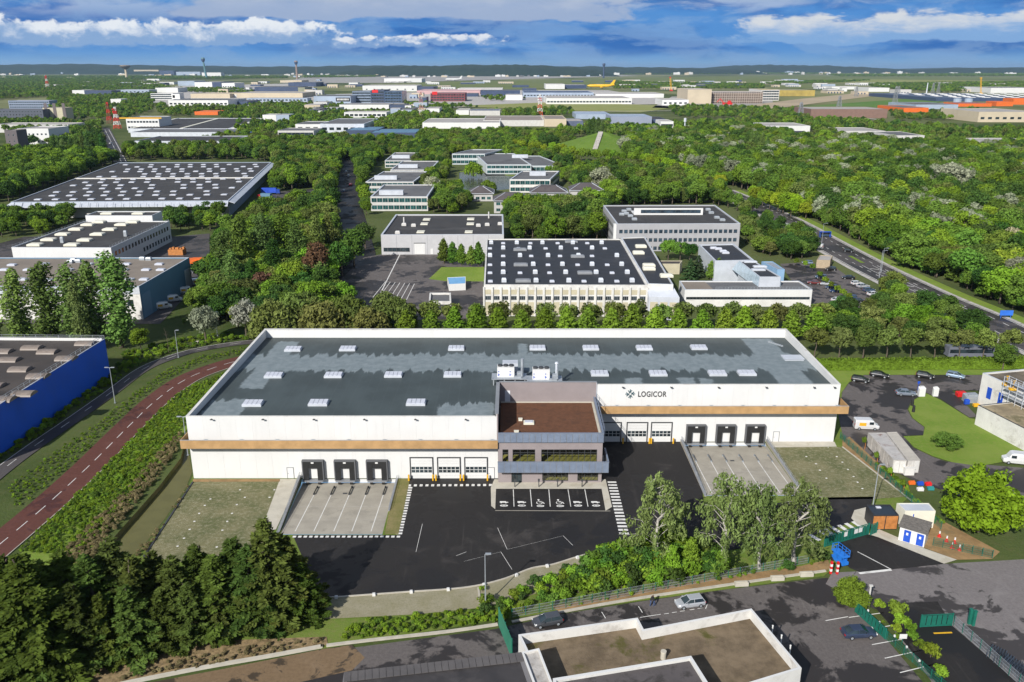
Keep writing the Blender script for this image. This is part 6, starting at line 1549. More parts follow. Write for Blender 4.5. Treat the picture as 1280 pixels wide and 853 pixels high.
ctower(371.5, 99, 76, 3.6, 'brown airport control tower on the skyline left of centre', mat('brown_shaft', (.26, .19, .155), .8, .06))
ctower(754.4, 98, 79.3, 3.0, 'slim dark airport control tower on the skyline right of centre', dkblue)
def crane(px, yb, yt, dpx, lab, m, m2):
    x, y = G(px, yb); h = ZX(px, yt, y)[0]; k = y / F; o = thing('crane', lab, 'crane', (x, y, 0)); t = MB(); s = .55 * k * 1.2
    for sx in (-s, s): t.bar((x + sx, y, 0), (x + sx + dpx * k, y, h), s * .5)
    for i in range(10): t.bar((x - s + dpx * k * i / 10, y, h * i / 10), (x + s + dpx * k * (i + 1) / 10, y, h * (i + 1) / 10), s * .4)
    part('boom', t, m, o); b = MB(); b.box(x, y, 0, s * 5, s * 5, 4); b.box(x + dpx * k, y, h * .93, s * 3, s * 2.4, h * .06); part('base', b, m2, o)
crane(839, 114, 96.3, -2.2, 'yellow crane with a red head in the centre right distance', yellow, redpaint)
crane(1226, 118, 97, -3.0, 'yellow crane leaning left at the far right', yellow, yellow)
x, y = G(1245, 152.5); t = MB(); t.tube((x, y - 3, 0), (x, y - 3, 11), 5, None, 16); t.tube((x, y - 3, 11), (x, y - 3, 13), 5, 1, 16); solo('silo', t, ltblue, 'round steel silo against the sand coloured hall at the right edge', 'silo', (x, y - 3, 0))
for px in (1196, 1210): x, y = G(px, 131); t = MB(); t.tube((x, y, 0), (x, y, 12), 8, None, 14); t.tube((x, y, 12), (x, y, 13), 8, 2, 14); solo('silo', t, ltblue, 'round pale tank in front of the huge dark blue hall, %s' % ('left one' if px < 1200 else 'right one'), 'tank', (x, y, 0))
# parked aeroplanes
def plane(px, yb, length_px, lab, m, flip=1):
    x, y = G(px, yb); k = y / F; Ls = length_px * k; o = thing('aeroplane', lab, 'aeroplane', (x, y, 0)); r = Ls * .05; zc = r * 2.0
    pr = [(-.5, .05, .25), (-.46, .5, .06), (-.4, .9, 0), (-.2, 1, 0), (.2, 1, 0), (.35, .75, .25), (.5, .12, .7)]
    b = MB(); vs = []; n = 12
    for u, rr, up in pr: vs += [(x + flip * -u * Ls * -1, y + r * rr * math.cos(a), zc + r * up + r * rr * math.sin(a)) for a in np.arange(n) * 2 * math.pi / n]
    b.add(vs, [(i * n + j, i * n + (j + 1) % n, (i + 1) * n + (j + 1) % n, (i + 1) * n + j) for i in range(len(pr) - 1) for j in range(n)]); part('fuselage', b, m, o, True)
    f = lambda u: x + flip * u * Ls
    for s in (-1, 1):
        w = MB(); w.prism([(f(-.08), y + s * r), (f(.10), y + s * r), (f(.24), y + s * Ls * .42), (f(.18), y + s * Ls * .42)], zc - r * .4, zc - r * .25); part('wing', w, m, o)
        e = MB(); e.tube((f(-.05), y + s * Ls * .16, zc - r * .9), (f(.06), y + s * Ls * .16, zc - r * .9), r * .45, r * .35, 10); part('engine', e, m, o)
        w = MB(); w.prism([(f(.36), y + s * r * .3), (f(.46), y + s * r * .3), (f(.50), y + s * Ls * .15), (f(.46), y + s * Ls * .15)], zc + r * .4, zc + r * .5); part('tailplane', w, m, o)
    t = MB(); t.add([(f(.32), y - .2 * r * .3, zc + r * .7), (f(.46), y - .06 * r, zc + r * .9), (f(.53), y - .06 * r, zc + r * 4), (f(.46), y - .06 * r, zc + r * 4), (f(.32), y + .06 * r, zc + r * .7), (f(.46), y + .06 * r, zc + r * .9), (f(.53), y + .06 * r, zc + r * 4), (f(.46), y + .06 * r, zc + r * 4)], [(0, 1, 2, 3), (7, 6, 5, 4), (0, 3, 7, 4), (3, 2, 6, 7), (2, 1, 5, 6)]); part('tail_fin', t, m, o)
    g = MB()
    for u, s in ((-.36, 0), (.05, 1), (.05, -1)): g.box(f(u), y + s * r, 0, r * .5, r * .4, zc - r * .5)
    part('landing_gear', g, darkmetal, o)
plane(751, 111, 33, 'yellow aeroplane parked at the airport in the centre right distance', mat('plane_yellow', (.72, .43, .02), .4, .05))
for px, yb, lp, lab in ((489, 103.5, 16, 'left'), (505, 103.2, 16, 'middle'), (519, 103, 16, 'right')): plane(px, yb, lp, 'white aeroplane on the apron before the maintenance hangar, %s one of three' % lab, white)
plane(567, 101.5, 20, 'white aeroplane parked alone at the left end of the green airfield', white)
# distant town: small blocks on the plain below the ridge
tm = [white, plaster, sand, ltblue, dkblue, roofgrey]
for i in range(230):
    px = rnd.choice((rnd.uniform(385, 760), rnd.uniform(385, 760), rnd.uniform(0, 380), rnd.uniform(760, 1280))); yb = rnd.uniform(91, 96.8) if px < 770 else rnd.uniform(91, 94)
    Y = G(px, yb)[1]; k = Y / F; w = rnd.uniform(2, 9) * k; hh = rnd.uniform(1.2, 2.6) * k * (.8 if yb > 94 else 1); X0 = ZX(px, yb, Y)[1]
    b = MB(); b.box(0, 0, 0, w, rnd.uniform(20, 60), hh); b.box(w * rnd.uniform(-.3, .3), 0, hh, w * .3, 12, hh * .2); m_ = rnd.choice(tm[:4] if rnd.random() < .75 else tm)
    o = link('town_building', b.mesh('town_building', m_), None, (X0, Y, 0)); tag(o, 'small pale or grey town building in the hazy distance below the ridge', 'building', 'town buildings below the ridge')
# hills along the horizon
def ridge(name, az_px, Y, prof, m, depth=5000):
    """prof: heights in px above the horizon row at evenly spaced columns"""
    x0, x1 = az_px; n = len(prof); fine = []
    for i in range((n - 1) * 8 + 1):
        u = i / 8; j = min(int(u), n - 2); t = u - j; t = t * t * (3 - 2 * t); fine.append(prof[j] * (1 - t) + prof[j + 1] * t + .25 * math.sin(i * 1.7) + .2 * math.sin(i * .63 + 2))
    mb = MB(); N_ = len(fine); rows = [(-.5, 0), (-.25, .7), (0, 1), (.5, .75), (1, 0)]; vs = []
    for dv, hv in rows:
        for i, p in enumerate(fine):
            px = x0 + (x1 - x0) * i / (N_ - 1); hh = max(0, p * 1.45 * Y / F + CAMH); vs.append(((px - 640) / F * Y * 1.02, Y + dv * depth, hh * hv - (.3 if hv == 0 else 0)))
    mb.add(vs, [(r_ * N_ + i, r_ * N_ + i + 1, (r_ + 1) * N_ + i + 1, (r_ + 1) * N_ + i) for r_ in range(len(rows) - 1) for i in range(N_ - 1)]); struct(name, mb, m)
hillm = grass_mat('wooded_hill', (.018, .034, .020), (.026, .045, .024), (.045, .06, .03), .0022, .1)
ridge('wooded_ridge', (-300, 900), 12500, [2, 2.2, 2.6, 3.0, 2.4, 1.8, 2.8, 3.4, 2.6, 2.0, 1.6, 1.2, 1.6, 2.2, 1.8, 2.6, 2.2, 1.4, 1.0, .2, -1], hillm, 3500)
ridge('wooded_ridge', (430, 760), 9500, [-6, -2, .6, 1.4, 2.0, 1.6, 2.6, 2.2, 2.9, 2.5, 1.5, .4, -1, -6], hillm, 2500)
ridge('wooded_hill', (830, 1120), 15500, [-5, -1, 1.6, 2.4, 2.6, 2.2, 2.0, 1.2, .4, -1.2, -5], hillm, 3000)
ridge('wooded_ridge', (700, 1600), 20000, [.2, .4, .3, .2, -.5, -.8, .2, .6, .3, -.2, -.4, -.6, 0], hillm, 4000)
ridge('wooded_ridge', (1080, 1420), 13000, [-5, -2, -.4, .3, .2, -.4, .1, -.2, -1, -5], hillm, 2500)
# ================================================================ FOREGROUND BUILDING
def wallring(o, poly, z0, z1, th, m, name, par, rm, roofname='roof'):
    pass
fg = top([(648, 794), (797, 773), (804.6, 787.5), (939.3, 761.5), (1002, 836), (930, 858), (700, 905)], 5.5)
lowb = block('gravel_roof_building', 'flat gravel roofed building with white parapets at the bottom edge', 'building', fg[::-1] if False else fg, 5.5, offwhite, mat('mossy_gravel', (.155, .118, .078), .95, .30, .35, .1, stain=.14, stain_col=(.085, .08, .025), bump=.7, bscale=6), 1.25, .28, cope=white)
x, y = G(829, 823, 4.3); t = MB(); t.tube((x, y, 4.2), (x, y, 5.2), .34, None, 14); t.tube((x, y, 5.21), (x, y, 5.36), .38, .36, 14); part('roof_vent', t, palecon, lowb)
c = top([(691, 849), (863.9, 820.7), (890, 862), (700, 905)], 7.6)
up_ = block('upper_roof_block', 'raised grey roofed block with white edge in the middle of the gravel roof', 'building', c, 7.6, offwhite, mat('dark_grey_felt', (.085, .075, .075), .8, .12, .3, stain=.3, stain_col=(.045, .04, .038)), .3, .35, cope=white)
c = top([(430, 841), (652, 816), (668, 862), (420, 905)], 6.9)
lf = block('dark_roof_block', 'dark felt roofed block with seamed edge left of the gravel roof', 'building', c, 6.9, mat('grey_render_dark', (.16, .155, .16), .8, .05), mat('charcoal_felt', (.042, .039, .040), .7, .15, .4, stain=.2, stain_col=(.06, .055, .055)), .12, .5, cope=None)
a, b = Vector(c[0]), Vector(c[1])
for k in range(26):
    p = a.lerp(b, (k + .5) / 26); d = (b - a) / 26; q = MB(); n_ = Vector((d.y, -d.x)).normalized()
    n_ = -n_ if n_.y > 0 else n_; q.prism([tuple(p - d * .47), tuple(p + d * .47), tuple(p + d * .47 + n_ * 1.6), tuple(p - d * .47 + n_ * 1.6)], 6.905, 6.98); part('edge_flashing', q, mat('flashing', (.10, .092, .09), .6, .1) if 'flashing' not in bpy.data.materials else bpy.data.materials['flashing'], lf)
c = top([(652.5, 816), (673.8, 811), (692, 858), (669, 860)], 7.1)
cp2 = block('concrete_slab_strip', 'pale slab roof strip with white edging between the dark roof and the gravel roof', 'roof strip', c, 7.1, offwhite, oldconcrete, .25, .2, cope=white)
for px, py in ((965, 792), (976, 804), (987, 817)):
    x, y = G(px, py, 3.0); t = MB(); t.tube((x, y, 0), (x, y, 4.2), .09, None, 8); t.tube((x, y, 4.2), (x, y, 4.26), .13, .1, 8); solo('white_post', t, white, 'slim white post in the car park beside the gravel roofed building', 'post', (x, y, 0), 'white posts beside the gravel roofed building')
# green screen fence and sliding gates
def fence(p0, p1, h, n, lab, m, mesh_m, name='fence', cat='fence', world=False):
    a = Vector(p0 if world else G(*p0)); b = Vector(p1 if world else G(*p1)); o = thing(name, lab, cat, (a.x, a.y, 0)); d = (b - a) / n
    for k in range(n + 1): p = a + d * k; q = MB(); q.box(p.x, p.y, 0, .08, .08, h + .1); part('post', q, m, o)
    for k in range(n):
        p = a + d * (k + .02); r_ = a + d * (k + .98); q = MB()
        for hh in (.08, h * .35, h * .65, h): q.bar((p.x, p.y, hh), (r_.x, r_.y, hh), .03)
        for i in range(12): f = p.lerp(r_, i / 11); q.bar((f.x, f.y, .06), (f.x, f.y, h), .018)
        part('mesh_panel', q, mesh_m, o)
    return o
def gate(p0, p1, h, lab, m, nb=9):
    a = Vector(G(*p0)); b = Vector(G(*p1)); o = thing('gate', lab, 'gate', (a.x, a.y, 0)); q = MB()
    q.bar((a.x, a.y, .12), (b.x, b.y, .12), .12, .18); q.bar((a.x, a.y, h), (b.x, b.y, h), .10)
    for p in (a, b): q.bar((p.x, p.y, 0), (p.x, p.y, h + .1), .16)
    part('gate_frame', q, m, o)
    for k in range(nb): 
        f0 = a.lerp(b, (k + .08) / nb); f1 = a.lerp(b, (k + .92) / nb); s = MB(); s.bar((f0.x, f0.y, h * .53), (f1.x, f1.y, h * .53), .03, h * .78); part('gate_panel', s, m, o)
    return o
g = MB(); a = Vector(G(623, 782)); b = Vector(G(639, 822)); g.wall(tuple(a), tuple(b), 0, 2.9, .08); gs = solo('screen_fence', g, mat('green_screen', (.03, .17, .11), .7, .1, .6), 'tall green privacy screen standing by the dark roofed block', 'screen', (a.x, a.y, 0))
q = MB()
for k in range(5): p = a.lerp(b, k / 4); q.box(p.x + .12, p.y, 0, .09, .09, 3.0)
part('post', q, greenpaint, gs)
gt = gate((1030, 684), (1085, 668), 2.0, 'long green sliding gate with white notices at the yard entrance', greenpaint, 14)
A_, B_ = Vector(G(1030, 684)), Vector(G(1085, 668))
for u0, u1 in ((.43, .5), (.66, .74), (.76, .84)):
    p, r_ = A_.lerp(B_, u0), A_.lerp(B_, u1); s = MB(); s.bar((p.x, p.y - .08, 1.3), (r_.x, r_.y - .08, 1.3), .03, .8); part('notice', s, white, gt)
gate((1088, 669), (1095, 666), 1.9, 'small green pedestrian gate right of the long sliding gate', greenpaint, 3)
gate((1069, 765), (1106, 799), 1.6, 'green sliding gate folded beside the car park, leaning away', greenpaint, 9)
gate((1150, 784), (1189, 782), 1.9, 'green steel gate closing the small lane at the bottom right', greenpaint, 6)
fence((1192, 782), (1300, 880), 1.5, 9, 'green post chain link fence right of the dark lane', greenpaint, steel)
fence((1108, 800), (1200, 880), 1.3, 8, 'overgrown green fence between the car park and the dark lane', greenpaint, greenpaint)
fence((1166, 682), (1240, 698), 1.4, 6, 'dark green fence beside the soil patch near the lime tree', greenpaint, greenpaint)
fence((1050, 548), (1176, 662), 1.4, 20, 'thin green boundary fence between soil strip and the white containers', greenpaint, greenpaint)
fence((640, 772), (1010, 704), 1.4, 24, 'low wire fence between the shrubs and the street in front', greenpaint, steel)
for px, py in ((1211, 780), (1216, 782)): x, y = G(px, py); t = MB(); t.box(x, y, 0, .35, .35, 2.3); t.box(x, y, 2.3, .45, .45, .12); solo('turnstile_post', t, greenpaint, 'thick green gate post by the pavement, %s of two' % ('left' if px < 1214 else 'right'), 'gate post', (x, y, 0))
for px, py in ((1084, 771), (1098, 786), (1117, 803), (1132, 817), (1148, 834)):
    x, y = G(px, py); o = thing('bollard_light', 'black bollard light with white head along the car park edge', 'bollard light', (x, y, 0), 'bollard lights along the car park'); t = MB(); t.tube((x, y, 0), (x, y, .9), .09, None, 8); part('post', t, darkmetal, o); t = MB(); t.tube((x, y, .9), (x, y, 1.15), .15, .13, 10); part('lamp_head', t, white, o)
x, y = G(1127, 806); t = MB(); t.box(x, y, 0, .08, .08, 1.6); o = solo('sign_board', t, greenpaint, 'white notice board on a green post beside the overgrown fence', 'sign', (x, y, 0)); t = MB(); t.box(x, y - .06, 1.0, 1.0, .05, .7); part('sign_panel', t, white, o)
x, y = G(1085, 757); t = MB(); t.tube((x, y, 0), (x, y, 3.2), .16, .12, 8); t.box(x, y, 3.2, .5, .3, .2); solo('meter_pole', t, plaster, 'stout concrete pole behind the round bush at the street corner', 'pole', (x, y, 0))
# bicycle stand cages at the right edge
for i, (px, py) in enumerate(((1245, 822), (1254, 829), (1264, 836), (1273, 843), (1283, 850))):
    x, y = G(px, py); t = MB(); hd = -.85
    for k in range(6):
        ox, oy = math.cos(hd) * (k - 2.5) * .34, math.sin(hd) * (k - 2.5) * .34; px_, py_ = -math.sin(hd) * .9, math.cos(hd) * .9
        t.bar((x + ox - px_, y + oy - py_, 0), (x + ox - px_, y + oy - py_, 1.1), .05); t.bar((x + ox + px_, y + oy + py_, 0), (x + ox + px_, y + oy + py_, 1.1), .05); t.bar((x + ox - px_, y + oy - py_, 1.1), (x + ox + px_, y + oy + py_, 1.1), .05); t.bar((x + ox - px_, y + oy - py_, .5), (x + ox + px_, y + oy + py_, .5), .04)
    solo('steel_cage', t, mat('dark_blue_steel', (.06, .08, .11), .4, .1, 1, .5, .3) if i == 0 else bpy.data.materials['dark_blue_steel'], 'dark steel tube rack standing in a row at the bottom right corner', 'rack', (x, y, 0), 'steel racks at the bottom right corner')

# cabins by the gate
c = [*top([(1092, 644.3), (1123.7, 644), (1112.7, 630.8), (1083, 631)], 2.7)]
o = block('timber_cabin', 'small cabin with cedar boarded front and dark roof beside the yard gate', 'cabin', c, 2.7, mat('charcoal_cladding', (.03, .03, .034), .5, .05), mat('navy_roof', (.025, .035, .05), .5, .08), .12, .15)
a, b = Vector(c[0]), Vector(c[1])
for i in range(12): wallpart(o, tuple(a), tuple(b), .12 + .2 * i, .12 + .2 * i + .18, timber, 'board', .05, .02, .48); wallpart(o, tuple(a), tuple(b), .12 + .2 * i, .12 + .2 * i + .18, timber, 'board', .05, .52, .98)
roofbits(o, [G(1098, 634, 2.7)], .8, .5, .2, skylight_m, 'roof_hatch')
c = top([(1131.6, 638.8), (1169.7, 639), (1161, 629), (1121, 629)], 3.2)
o = block('ivory_cabin', 'ivory coloured windowless cabin with pale roof behind the hut with blue doors', 'cabin', c, 3.2, ivory, lightmetal, .08, .15); wallpart(o, c[0], c[1], 1.9, 2.6, bluepaint, 'notice', .04, .28, .31)
bl, br = Vector(G(1122.6, 675)), Vector(G(1154.6, 684.8)); d = (br - bl).normalized(); nn = Vector((-d.y, d.x)); W_ = (br - bl).length
o = thing('transformer_hut', 'little white hut with two blue doors and dark tiled roof by the gate', 'hut', (bl.x, bl.y, 0)); p4 = [tuple(bl), tuple(br), tuple(br + nn * 2.6), tuple(bl + nn * 2.6)]; keep(p4)
t = MB(); t.prism(p4, 0, [2.5, 2.5, 3.2, 3.2]); part('wall', t, white, o)
e = .25; t = MB()
for i in range(6):
    s0, s1 = -e + (2.6 + 2 * e) * i / 6, -e + (2.6 + 2 * e) * (i + .97) / 6; z = lambda s: 2.53 + .7 * s / 2.6
    t.prism([tuple(bl - d * e + nn * s0), tuple(br + d * e + nn * s0), tuple(br + d * e + nn * s1), tuple(bl - d * e + nn * s1)], [z(s0) + .02, z(s0) + .02, z(s1), z(s1)], [z(s0) + .12, z(s0) + .12, z(s1) + .08, z(s1) + .08])
part('roof', t, mat('dark_tiles', (.12, .11, .10), .9, .25, 3), o)
for u0, u1 in ((.18, .45), (.68, .95)):
    dr = wallpart(o, tuple(bl), tuple(br), .1, 2.15, bluepaint, 'door', .05, u0, u1); s = wallpart(o, tuple(bl), tuple(br), 1.3, 1.75, white, 'notice', .08, u0 + .09, u0 + .17)
# white containers with stained roofs
for i, (q4, lab, rm) in enumerate((([(1117, 575), (1134, 576), (1107, 541), (1085, 541)], 'long weathered white container with rust stained roof beside the soil strip', mat('rusty_white', (.40, .385, .37), .8, .1, .8, stain=.5, stain_col=(.20, .13, .11))),
                                   ([(1135, 576), (1151, 575), (1121, 540), (1108, 540.5)], 'long weathered white container with plain beige roof, right of the rust stained one', mat('beige_white', (.42, .39, .34), .8, .1, .6)))):
    c = top(q4, 2.7); c[1] = tuple(Vector(c[0]) + (Vector(c[1]) - Vector(c[0])) * .97)
    o = block('container', lab, 'container', c, 2.7, oldconcrete, rm, .06, .12)
    for u in (.18, .34, .5, .66, .82): wallpart(o, c[3], c[0], .1, 2.6, oldconcrete, 'rib', .06, u, u + .012)
    wallpart(o, c[0], c[1], .15, 2.5, offwhite, 'door', .06, .06, .48); wallpart(o, c[0], c[1], .15, 2.5, offwhite, 'door', .06, .52, .94)
x, y = G(1135, 593); t = MB(); t.box(x, y, 0, 1.8, 1.0, 1.4); t.box(x, y, 1.4, 1.9, 1.1, .08); solo('white_cupboard', t, offwhite, 'small white cupboard against the container ends', 'cupboard', (x, y, 0))
# white building on the right with scaffold
p0, p1 = Vector(G(1222.6, 507, 4.4)), Vector(G(1300, 546, 4.4)); d = (p1 - p0).normalized(); nn = Vector((-d.y, d.x))
AD = (Vector(G(1221, 506)) - p0).dot(nn) - .06
o = block('white_annex', 'low white annex with gravel roof beside the lawn at the right edge', 'annex', [tuple(p0), tuple(p1), tuple(p1 + nn * AD), tuple(p0 + nn * AD)], 4.4, offwhite, mat('straw_gravel', (.27, .22, .14), .95, .25, .4, stain=.2, stain_col=(.15, .13, .07), bump=.5), .12, .25, cope=darkmetal)
for k in range(1, 9): wallpart(o, tuple(p0), tuple(p1), .05, 4.3, plaster, 'joint', .015, k / 9, k / 9 + .002)
q0 = Vector(G(1221, 506)) + d * 1.5; q1 = q0 + d * 26; HW = ZX(1219, 469.5, q0.y)[0]; q0 += nn * .0
o = block('white_workshop', 'taller white workshop with blue windows and scaffold at the right edge', 'workshop', [tuple(q0 - d * 1.5), tuple(q1), tuple(q1 + nn * 15), tuple(q0 - d * 1.5 + nn * 15)], HW, offwhite, mat('dark_straw_roof', (.12, .10, .075), .95, .3, .3, stain=.15, stain_col=(.20, .17, .11)), .3, .3, cope=lightmetal)
for u in (.08, .20): wallpart(o, tuple(q0 - d * 1.5), tuple(q1), 2.6, 5.2, bluepaint, 'window', .08, u, u + .045)
railing(o, tuple(q0 - d * 1.5 + nn * 15), tuple(q1 + nn * 15), HW, 14, 1.1)
s = thing('scaffold', 'white tube scaffold standing on the annex roof against the workshop wall', 'scaffold', (q0.x, q0.y, 4.3)); t = MB(); w = MB()
for k in range(6):
    for off in (-.2, -1.4):
        p = q0 + d * (6 + 1.9 * k) + nn * off; t.bar((p.x, p.y, 4.32), (p.x, p.y, 9.8), .09)
for lv in (5.6, 7.2, 8.8):
    for off in (-.2, -1.4): a = q0 + d * 6 + nn * off; b = a + d * 9.5; t.bar((a.x, a.y, lv), (b.x, b.y, lv), .08); t.bar((a.x, a.y, lv + .9), (b.x, b.y, lv + .9), .06)
    a = q0 + d * 6 + nn * -.8; b = a + d * 9.5; w.bar((a.x, a.y, lv - .08), (b.x, b.y, lv - .08), .9, .06)
part('tube_frame', t, lightmetal, s); part('deck', w, steel, s)
for px, py, m_, lab in ((1258, 472, yellow, 'yellow'), (1266, 478, yellow, 'second yellow')): x, y = G(px, py + 8, HW); t = MB(); t.box(x, y, HW - .3, 1.4, .8, .5); t.bar((x, y, HW + .2), (x, y, HW + 1.7), .1); t.box(x, y, HW + 1.7, .6, .2, .15); solo('site_equipment', t, m_, '%s piece of site equipment on the roof of the white workshop' % lab, 'equipment', (x, y, HW))
for px, py, sx, sz, m_, lab, cat in ((1201, 493, 2.3, 1.0, redpaint, 'red tarpaulin covered stack beside the lawn tip', 'tarpaulin'), (1213, 500, 3.4, 1.8, steel, 'grey metal bin next to the red stack', 'bin'), (1208, 503, 1.1, 1.1, bluepaint, 'small blue barrel in front of the grey bin', 'barrel'), (1220, 506, 1.4, .6, yellow, 'yellow and white pile beside the workshop wall', 'pile'),
                              (1151, 493, 1.5, 2.3, white, 'white cabinet at the tip of the lawn, left of two', 'cabinet'), (1168.5, 493, 1.2, 2.2, white, 'white cabinet at the lawn edge, right of two', 'cabinet')):
    x, y = G(px, py + 2); t = MB(); t.prism([(x - sx / 2, y - sx * .35), (x + sx / 2, y - sx * .3), (x + sx * .42, y + sx * .35), (x - sx * .45, y + sx * .3)], 0, [sz * .8, sz * .9, sz, sz * .95]); t.box(x, y, sz * .85, sx * .6, sx * .4, sz * .2); solo(cat if cat != 'pile' else 'site_pile', t, m_, lab, cat, (x, y, 0))
for px, py, lab in ((1141.5, 515, 'lower'), (1140, 507, 'upper')): x, y = G(px, py); t = MB(); t.tube((x, y, 0), (x, y, 1.3), .35, .28, 8); t.tube((x, y, 1.3), (x, y, 1.6), .35, .15, 8); solo('litter_bin', t, black, 'black bin on the rounded lawn tip, %s one' % lab, 'bin', (x, y, 0))
x, y = G(1147, 488); t = MB(); t.bar((x, y, 0), (x, y, 2.2), .08); t.box(x, y - .05, 1.7, .6, .05, .6); solo('road_sign', t, bluepaint, 'small blue road sign above the lawn tip', 'sign', (x, y, 0))
# plastic sheets and crates beside the lime tree
for px, py, m_, cn in ((1139.5, 605, orange, 'orange'), (1150, 606, bluepaint, 'blue'), (1160, 606.5, redpaint, 'red'), (1163, 612, mat('teal_plastic', (.03, .22, .22), .4), 'teal'), (1150, 613, white, 'white')):
    x, y = G(px, py); t = MB(); t.prism([(x - .6, y - .35), (x + .5, y - .4), (x + .6, y + .35), (x - .5, y + .4)], 0, [.35, .5, .55, .4]); t.prism([(x - .35, y - .15), (x + .3, y - .15), (x + .3, y + .2), (x - .35, y + .2)], .4, .6); solo('plastic_crate', t, m_, '%s plastic crate lying in the grass left of the lime tree' % cn, 'crate', (x, y, 0))
for px, py in ((1174, 671), (1183, 677), (1193, 679), (1190, 685), (1199, 688)):
    x, y = G(px, py); o = thing('barrier_post', 'red and white plastic barrier post on the soil patch', 'barrier post', (x, y, 0), 'barrier posts on the soil patch'); t = MB(); t.tube((x, y, 0), (x, y, .12), .35, .3, 8); t.tube((x, y, .12), (x, y, .6), .16, .13, 8); part('base', t, redpaint, o); t = MB(); t.tube((x, y, .6), (x, y, 1.0), .13, .11, 8); part('band', t, white, o)
for px, py, lab in ((1038, 717, 'left'), (1046, 717.5, 'right')):
    x, y = G(px, py); o = thing('warning_post', 'red and white striped gate post below the blue lift, %s one' % lab, 'post', (x, y, 0))
    for k in range(5): t = MB(); t.box(x, y, k * .42, .32, .32, .42); part('stripe', t, redpaint if k % 2 == 0 else white, o)
# blue scissor lift
x, y = G(1049, 704); o = thing('scissor_lift', 'bright blue scissor lift parked beside the entrance drive', 'lift', (x, y, 0)); hd = 1.9; lb = mat('bright_blue', (.02, .17, .60), .4, .06)
def rot(u, v): return (x + u * math.cos(hd) - v * math.sin(hd), y + u * math.sin(hd) + v * math.cos(hd))
t = MB(); t.box(x, y, .35, 2.6, 1.2, .5, hd); part('chassis', t, lb, o)
t = MB()
for s_ in (-.5, .5):
    for lv in (0, 1, 2): t.bar((*rot(-1.0, s_), .9 + lv * .25), (*rot(1.0, s_), 1.12 + lv * .25), .08); t.bar((*rot(-1.0, s_), 1.12 + lv * .25), (*rot(1.0, s_), .9 + lv * .25), .08)
part('scissor_arm', t, lb, o); t = MB(); t.box(x, y, 1.72, 2.7, 1.25, .12, hd)
for u in (-1.3, -.4, .4, 1.3):
    for v in (-.58, .58): t.bar((*rot(u, v), 1.84), (*rot(u, v), 2.85), .06)
for hh in (2.35, 2.85):
    for u0, v0, u1, v1 in ((-1.3, -.58, 1.3, -.58), (-1.3, .58, 1.3, .58), (-1.3, -.58, -1.3, .58), (1.3, -.58, 1.3, .58)): t.bar((*rot(u0, v0), hh), (*rot(u1, v1), hh), .06)
part('platform', t, lb, o)
for u in (-.95, .95):
    for v in (-.6, .6): a = rot(u, v - .1); b = rot(u, v + .1); t = MB(); t.tube((*a, .3), (*b, .3), .3, None, 12); part('wheel', t, black, o)
# concrete barrier blocks along the street
for px, py, lab in ((926.7, 732, 'left'), (971.6, 725, 'middle'), (1008, 720, 'right')):
    x, y = G(px, py); t = MB(); t.prism([(x - 1.0, y - .4), (x + 1.0, y - .25), (x + .95, y + .4), (x - 1.05, y + .25)], 0, .6); t.prism([(x - .85, y - .2), (x + .85, y - .1), (x + .8, y + .25), (x - .9, y + .1)], .6, .72); solo('barrier_block', t, palecon, 'pale concrete barrier block on the soil edge of the street, %s of three' % lab, 'concrete block', (x, y, 0))
# bench at the cycle path, blue skip and covered ramp in the depot yard, stored goods, bus shelter, street sign
x, y = G(243, 429); t = MB()
for k in range(4): t.box(x, y + .17 * k, .42, 2.4, .14, .06)
t.box(x - .9, y + .25, 0, .12, .6, .42); t.box(x + .9, y + .25, 0, .12, .6, .42); solo('bench', t, palecon, 'pale slatted bench on the grass near the cycle path', 'bench', (x, y, 0))
c = top([(561, 355.5), (582, 354.5), (582, 346), (559, 347)], 2.4); block('blue_container', 'light blue topped container on the green patch of the depot yard', 'container', c, 2.4, white, mat('sky_blue_cover', (.16, .36, .60), .5, .1, .4), .1, .15)
c = top([(536, 377), (564, 377), (563.5, 366), (537, 366)], 3.2); o = block('covered_ramp', 'small covered loading ramp with pale roof rim in the depot yard', 'ramp shelter', c, 3.2, offwhite, roofgrey, .6, .5); wallpart(o, c[0], c[1], .1, 2.2, darkmetal, 'opening', .05, .1, .9)
x, y = G(222, 318); t = MB(); t.box(x, y, 0, 6, 4, 2.2)
for i in range(6): t.box(x - 2.4 + i, y - .5 + (i % 3) * .5, 2.2, .8, 1.2, .5 + .3 * (i % 2))
solo('pallet_stack', t, timber, 'stack of wrapped pallets in the yard right of the white factory', 'pallets', (x, y, 0))
x, y = G(248, 328); t = MB(); t.prism([(x - 6, y - 3), (x + 5, y - 2), (x + 6, y + 3), (x - 5, y + 2.5)], 0, [1.0, .8, 1.4, 1.2]); t.box(x + 1, y, .9, 6, 2.4, .9, .2); solo('orange_barriers', t, orange, 'heap of bright orange road barriers in the factory yard', 'barriers', (x, y, 0))
x, y = G(1031, 297); o = thing('bus_shelter', 'blue and glass bus shelter on the far kerb of the main road', 'bus shelter', (x, y, 0)); t = MB(); t.box(x, y, 2.5, 5, 1.8, .15)
for u in (-2.3, 2.3): t.box(x + u, y - .7, 0, .12, .12, 2.5); t.box(x + u, y + .7, 0, .12, .12, 2.5)
part('frame', t, bluepaint, o); t = MB(); t.box(x, y + .72, .4, 4.4, .04, 2.0); part('glass_panel', t, winblue, o); t = MB(); t.box(x + 2.42, y, .3, .12, 1.2, 2.0); part('poster_panel', t, bluepaint, o)
